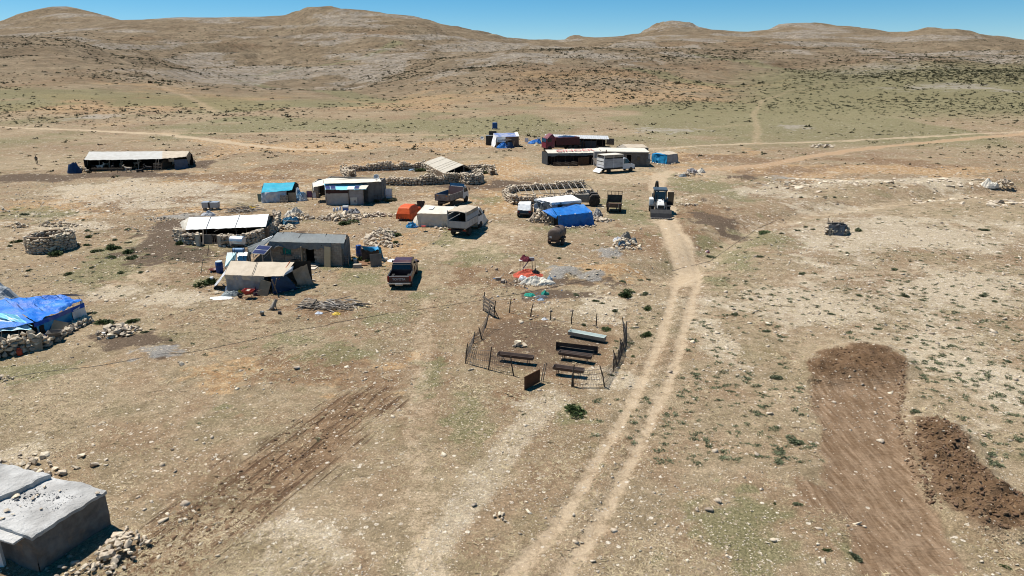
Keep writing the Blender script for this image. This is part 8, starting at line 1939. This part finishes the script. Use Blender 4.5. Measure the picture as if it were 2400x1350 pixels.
stones_thing('corral_boulder', 'jagged pale boulder in the middle of corral', 1215, 812, (np.array([[0, 0, .22], [.38, -.05, .12], [-.25, -.1, .1], [.2, -.2, .08]]), np.array([[.6, .5, .7], [.45, .35, .4], [.35, .3, .3], [.25, .2, .2]]), rots(4, RNG, .3)), 'boulder')
# cables on the ground
def ground_line(name, label, cat, pix, r, mat):
    P = poly(pix); pts = []
    for (ax_, ay_), (bx_, by_) in zip(P[:-1], P[1:]):
        n_ = max(2, int(math.hypot(bx_-ax_, by_-ay_) / 1.2))
        for k in range(n_): f = k / n_; x_, y_ = ax_ + (bx_-ax_)*f + random.gauss(0, .03), ay_ + (by_-ay_)*f + random.gauss(0, .03); pts.append((x_, y_))
    z_ = gz_at(np.array([p_[0] for p_ in pts]), np.array([p_[1] for p_ in pts]))
    return single(name, label, cat, MB().path([(p_[0], p_[1], float(q) + r * .8) for p_, q in zip(pts, z_)], r, 5), mat, (0, 0, 0))
ground_line('water_hose', 'thin black hose lying across the whole yard from the left edge', 'hose', [(-20, 889), (24, 883), (111, 869), (222, 857), (333, 842), (422, 831), (480, 821), (565, 803), (678, 777), (764, 763), (785, 757), (915, 734), (1098, 707), (1215, 688), (1281, 676), (1353, 663), (1460, 644), (1519, 632)], .013, BLACK())
ground_line('thin_cable', 'thin dark cable running up the dry gully from the track', 'cable', [(1560, 622), (1623, 603), (1665, 590), (1690, 575), (1714, 559), (1777, 520), (1830, 500)], .014, BLACK())
# ------------------------------------------------------------------ right-hand side
s = Site('hunting_hide', 'dark ramshackle hide of poles and black plastic on the open slope', 'hide', 1960, 550)
a_, b_, c_, d_ = s.p(1938, 550), s.p(1976, 550), s.p(1983, 545), s.p(1943, 541)
stones(s.o, *[x_ for x_ in wall_stones([(p_.x, p_.y) for p_ in (a_, b_, c_, d_, a_)], .75, .35, .3, 181, 1.3)], limit=60)
s.part('plastic_front', MB().cloth(a_ + Vector((0, -.2, 1.0)), b_ + Vector((0, -.2, .95)), low(b_) + Vector((0, -.3, 0)), low(a_) + Vector((0, -.3, 0)), 16, 8, .12, 5, 0, .06, 1.5), M('blue_black_plastic', (.035, .042, .055), (.14, .17, .21), 1.6, .35, .4), smooth=True)
s.part('plastic_side', MB().cloth(b_ + Vector((.1, -.2, .95)), c_ + Vector((.1, 0, .9)), low(c_), low(b_), 8, 6, .1, 6), BLACKT, smooth=True)
s.part('roof_sheet', crumple_mb(2.0, 1.4, .35, 7, rough=.8), BLACKT).location = mixv(a_, c_, .5) + Vector((0, 0, .85))
for u, v, uu, vv, h_ in ((1941, 546, 1941, 511, 1.55), (1946, 542, 1945, 517, 1.25), (1951, 541, 1951, 518, 1.2), (1969, 541, 1969, 518, 1.2), (1974, 545, 1973, 524, 1.1)): pole(s, s.p(u, v), s.p(uu, vv, h_), .05, DWOOD())
s.part('plank', MB().box(mixv(a_, b_, .5) + Vector((0, .3, 1.15)), (1.8, .08, .1), .05, .2), WOOD())
s = Site('tarped_stone_heap', 'stone heap with white tarpaulin on its left half far right', 'stone heap', 2338, 436)
stones(s.o, *tuple(x_ + (np.array([.8, 0, 0]) if k == 0 else 0) for k, x_ in enumerate(heap_stones(70, 1.7, .8, 1.0, .42, 182, .1))), limit=80)
s.part('white_tarpaulin', crumple_mb(2.8, 1.8, 1.1, 5, rough=.3, pw=2.2), CREAM).location = (-1.1, -.1, 0)
stones_thing('stone_ring', 'low ring of grey stones on the far grassland', 1925, 344, cat3(heap_stones(70, 2.3, 1.6, .5, .5, 183, .1)), 'stone ring')
s = Site('junk_heap', 'heap of white sheet, zinc and stones beside the upper track', 'junk heap', 1616, 412)
stones(s.o, *heap_stones(50, 2.2, .8, .4, .35, 184), limit=50)
for u, v, w_, d_, h_, mt, sd in ((1622, 405, 2.0, 1.0, .8, M('rag_mix', (.5, .48, .48), (.08, .06, .06), 3, .8, .4), 1), (1644, 404, 1.6, 1.0, .6, CREAM, 2), (1600, 414, 1.4, .6, .4, M('zinc_bit', (.3, .33, .34)), 3)): o = s.part('scrap', crumple_mb(w_, d_, h_, sd, rough=.8), mt); o.location = s.p(u, v)
for lb, u0, u1, v, n_, nm in (('jagged limestone outcrop along the bank above the dry gully', 1770, 2080, 434, 120, 'rock_outcrop'), ('broken rock ledge continuing the bank towards white-tarped heap', 2080, 2300, 432, 80, 'rock_ledge'), ('pile of grey boulders at the right edge of the slope', 2310, 2420, 478, 60, 'boulder_pile'), ('low grey slabs on the slope left of the boulder pile', 2130, 2310, 462, 40, 'rock_slabs')):
    P0 = at((u0 + u1) // 2, v); t = thing(nm, lb, 'rock outcrop', P0); rng = np.random.default_rng(n_); pos, scl = [], []
    for k in range(n_):
        u, vv = rng.uniform(u0, u1), v + rng.normal(0, 7 if n_ != 60 else 4); Q = at(u, vv); sz = rng.lognormal(-.75, .4); pos.append(tuple(Q - P0 + Vector((0, 0, .02)))); scl.append((sz * 1.6, sz, sz * .55))
    stones(t, pos, scl, rots(n_, rng, .2), limit=100)
stones_thing('track_stones', 'row of pale stones on the dark ground right of loader', 1610, 482, heap_stones(40, 1.4, .5, .1, .24, 185, .4), 'stones')
single('drink_can_bag', 'small red and white litter bag beside the gully shrub', 'litter', crumple_mb(.5, .3, .25, 4, 10, 8), M('red_white', (.6, .55, .55), (.5, .06, .05), 4, .6, 0), at(1660, 573))
# ------------------------------------------------------------------ shrubs one can tell apart
bush('lone dark green cushion bush at the edge of the gravel below corral', 1352, 968, 66, .42, 'g', 'dark_bush')
bush('large dark green bush at the left side of beige hut', 485, 668, 52, .55, 'g', 'dark_bush'); bush('green bush at the left foot of white-roofed barn wall', 420, 572, 30, .6, 'g', 'dark_bush'); bush('second green bush against the barn wall by gate pillar', 443, 570, 26, .7, 'g', 'dark_bush')
bush('green bush left behind the fire pit stones', 250, 758, 46, .4, 'g', 'dark_bush'); bush('green bush right behind the fire pit stones', 312, 757, 36, .4, 'g', 'dark_bush')
bush('bright green bush on the broad stone heap', 918, 552, 44, .45, 'g', 'dark_bush'); bush('small dark bush at the lower end of broad stone heap', 926, 569, 22, .55, 'g', 'dark_bush'); bush('green weeds on the front of long stone heap', 815, 523, 50, .3, 'g', 'dark_bush'); bush('green weeds inside the enclosure corner by the gabled shed', 985, 401, 40, .35, 'g', 'dark_bush'); bush('green weeds behind the round end of stone enclosure', 1125, 405, 34, .4, 'g', 'dark_bush'); bush('green weeds along the front wall of stone enclosure', 915, 433, 40, .3, 'g', 'dark_bush')
bush('flat dark green mat on the slope right of the gully', 1792, 535, 52, .22, 'g', 'dark_bush')
for k, (lb, lst) in enumerate([('green shrub on the stony ground around the corral', [(1468, 690, 50), (1520, 722, 30), (1422, 772, 32), (1515, 788, 34), (1368, 762, 18), (1483, 838, 16), (1397, 705, 18), (1226, 972, 14)]),
    ('upright sage plant between corral and dirt track', [(1512, 690, 24), (1412, 710, 16), (1440, 728, 20), (1492, 760, 10), (1432, 880, 18), (1350, 690, 22), (1380, 640, 14), (1500, 652, 16), (1460, 660, 18), (1520, 640, 14), (1398, 620, 16), (1440, 605, 14), (1310, 605, 14)]),
    ('shrub on the stony left slope near the round fold', [(206, 541, 20), (226, 548, 16), (208, 555, 24), (268, 564, 18), (299, 540, 22), (300, 570, 18), (178, 576, 24), (204, 576, 24), (262, 583, 42), (303, 592, 36), (225, 590, 30), (262, 604, 30), (306, 606, 34), (128, 599, 46), (39, 567, 26), (22, 577, 16), (195, 515, 14), (347, 597, 14), (68, 634, 16), (162, 643, 24), (222, 735, 20), (316, 768, 22), (338, 782, 20), (358, 775, 14), (400, 800, 14), (452, 806, 16), (60, 505, 22), (120, 560, 18), (330, 640, 18), (285, 640, 26), (215, 628, 16)]),
    ('grey-green shrub on the open slope right of the dirt track', [(1820, 886, 34), (2147, 968, 30), (1870, 1183, 24), (2003, 1300, 36), (1860, 1034, 46), (1889, 531, 14), (1906, 537, 12), (1833, 545, 14), (1868, 540, 16), (2012, 540, 24), (2304, 540, 24), (1934, 463, 12), (1955, 463, 12), (1877, 463, 14), (2267, 488, 10), (2094, 632, 24), (2015, 692, 20), (2120, 693, 22), (2305, 692, 26), (1987, 593, 16), (1735, 566, 14), (1668, 581, 24), (1798, 775, 22), (2060, 770, 22), (2180, 765, 18), (2330, 705, 20), (1720, 735, 22), (1690, 560, 14), (1780, 600, 20), (1880, 640, 22), (2250, 770, 18), (2360, 850, 22), (1830, 855, 16), (1760, 700, 18), (1950, 735, 18)]),
    ('green shrub on the ground around the excavated pad', [(1940, 1290, 24), (2355, 1326, 30), (2330, 1150, 16), (1815, 1180, 12), (2380, 800, 18)])]):
    for u, v, w_ in lst: bush(None, u, v, w_, random.uniform(.35, .6), 'g' if k in (0, 4) else ('s' if k != 2 or w_ < 24 else 'g'), 'shrub', 'small shrubs on the slopes and yards')
LANDMARKS = {'the corral': (1280, 800), 'the round stone fold': (122, 570), 'the fire pit': (280, 775), 'the dark hide': (1960, 535), 'the excavated pad': (2000, 900), 'the spoil bank': (2220, 1080), 'the white-tarped heap': (2335, 425), 'the boulder pile': (2370, 478), 'the loader': (1545, 480),
    'the white-roofed barn': (530, 550), 'the plastic-covered mound': (1465, 565), 'the pole stand': (1236, 620), 'the flat green mat': (1792, 535), 'the lone dark bush': (1352, 962), 'the rusty sheet gate': (1247, 890), 'the mint-white trough': (1375, 780), 'the blue edge tent': (100, 760)}
ORD = ['nearest', 'second nearest', 'third nearest', 'fourth nearest', 'fifth nearest', 'sixth nearest', 'seventh nearest', 'eighth nearest', 'ninth nearest', 'tenth nearest', 'eleventh nearest', 'twelfth nearest', 'thirteenth nearest', 'fourteenth nearest', 'fifteenth nearest', 'sixteenth nearest', 'seventeenth nearest', 'eighteenth nearest', 'nineteenth nearest', 'twentieth nearest']
_by = {}
for o, u, v, kd in BUSHES:
    nm, (a_, b_) = min(LANDMARKS.items(), key=lambda q: math.hypot((q[1][0] - u), (q[1][1] - v) * 1.6)); dx, dy = u - a_, v - b_
    side = ('to the right of ' if dx > 0 else 'to the left of ') if abs(dx) > abs(dy) * 1.3 else ('in front of ' if dy > 0 else 'beyond ')
    _by.setdefault((nm, side), []).append((math.hypot(dx, dy), o, kd))
for (nm, side), L_ in _by.items():
    for k, (_, o, kd) in enumerate(sorted(L_, key=lambda q: q[0])): o['label'] = '%s %s shrub %s%s' % (ORD[min(k, 19)], 'green' if kd == 'g' else 'grey-green', side, nm)
# clods on the diggings and boulders strewn over the plain
def strewn(name, label, cat, pts_fn, n, size, seed, mat, arrs=ROCKA):
    rng = np.random.default_rng(seed); x, y = pts_fn(rng, n)
    if mat is not CLOD: q = (mask_at(exc, x, y) < .3) & (mask_at(tr, x, y) < .5); x, y = x[q], y[q]
    n = len(x); s_ = np.minimum(size * rng.lognormal(0, .6, n), size * 3.0)
    V, T = merge(np.stack([x, y, gz_at(x, y) + s_ * .06], 1), np.stack([s_ * rng.uniform(.9, 1.4, n), s_, s_ * rng.uniform(.5, .9, n)], 1), rots(n, rng, .4), arrs, rng.integers(0, len(arrs), n))
    return tag(obj(name, tri_mesh(name, V, T, mat)), label, cat, kind='stuff')
CLOD = M('clod_soil', (.18, .112, .066), (.13, .08, .046), 4, 1, .5, vary=.2)
def in_region(P, pad=0):
    P = np.array(P)
    def f(rng, n):
        x = rng.uniform(P[:, 0].min(), P[:, 0].max(), n * 3); y = rng.uniform(P[:, 1].min(), P[:, 1].max(), n * 3); k = in_poly(x, y, P); return x[k][:n], y[k][:n]
    return f
strewn('spoil_clods', 'dark soil clods covering the spoil bank', 'soil clods', in_region(SPOIL), 1700, .075, 201, CLOD); strewn('pad_head_clods', 'soil clods on the pushed-up head of the excavated pad', 'soil clods', in_region(PADHEAD), 700, .055, 202, CLOD)
def along(P, sd):
    def f(rng, n):
        P_ = np.array(P); k = rng.integers(0, len(P_) - 1, n); t_ = rng.random(n); q = P_[k] + (P_[k+1] - P_[k]) * t_[:, None]; return q[:, 0] + rng.normal(0, sd, n), q[:, 1] + rng.normal(0, sd, n)
    return f
strewn('pad_edge_clods', 'line of clods along the cut edge of excavated pad', 'soil clods', along(poly([(2112, 850), (2118, 920), (2106, 965), (2122, 1030), (2142, 1090), (2170, 1150), (2190, 1180)]), .12), 420, .075, 203, CLOD)
strewn('scrape_clods', 'brown clods along the torn wheel track at the lower left', 'soil clods', along(SCRAPE, .75), 600, .07, 204, CLOD)
def field(boxes):
    def f(rng, n):
        X, Y = [], []
        for (u0, u1, v0, v1, k) in boxes:
            for _ in range(int(n * k)): a_, b_ = hit(rng.uniform(u0, u1), rng.uniform(v0, v1)); X.append(a_); Y.append(b_)
        return np.array(X), np.array(Y)
    return f
strewn('field_stones', 'pale field stones strewn over the slopes and yards', 'field stones', field([(0, 520, 420, 545, .30), (1700, 2400, 420, 470, .12), (1650, 2400, 500, 800, .12), (0, 400, 540, 720, .1), (380, 700, 500, 640, .05), (800, 1180, 380, 440, .08), (1380, 1560, 600, 760, .06), (1200, 1500, 690, 770, .05), (0, 500, 1020, 1350, .03), (1600, 2400, 800, 1350, .06), (700, 1100, 490, 580, .08)]), 2800, .13, 205, STONE())

# litter trodden into the yards, too small to tell apart
m = bpy.data.materials.new('yard_litter'); k = NT(m); rn = k.new('ShaderNodeNewGeometry').outputs['Random Per Island']
cr = k.new('ShaderNodeValToRGB'); cr.color_ramp.interpolation = 'CONSTANT'; els = cr.color_ramp.elements
for i, (pos_, c_) in enumerate([(0, (.62, .6, .57)), (.22, (.10, .075, .055)), (.42, (.25, .2, .15)), (.58, (.04, .13, .3)), (.68, (.45, .43, .4)), (.8, (.03, .03, .03)), (.92, (.35, .06, .04)), (.96, (.5, .36, .08))]):
    e_ = els[i] if i < 2 else els.new(pos_)
    e_.position = pos_; e_.color = (*c_, 1)
k.l.new(rn, cr.inputs[0]); k.l.new(cr.outputs[0], k.b.inputs['Base Color']); k.b.inputs['Roughness'].default_value = .8
_lit = True
strewn('yard_litter', 'small scraps of plastic, rag and wood trodden into the yards', 'litter', field([(470, 760, 625, 705, .2), (580, 900, 465, 490, .12), (640, 960, 485, 540, .12), (700, 960, 600, 640, .12), (1150, 1320, 640, 712, .16), (1240, 1420, 488, 545, .1), (1130, 1280, 325, 352, .06), (1280, 1530, 384, 400, .08), (20, 230, 800, 850, .05), (960, 1160, 515, 545, .08), (150, 400, 392, 408, .04)]), 900, .085, 206, m)
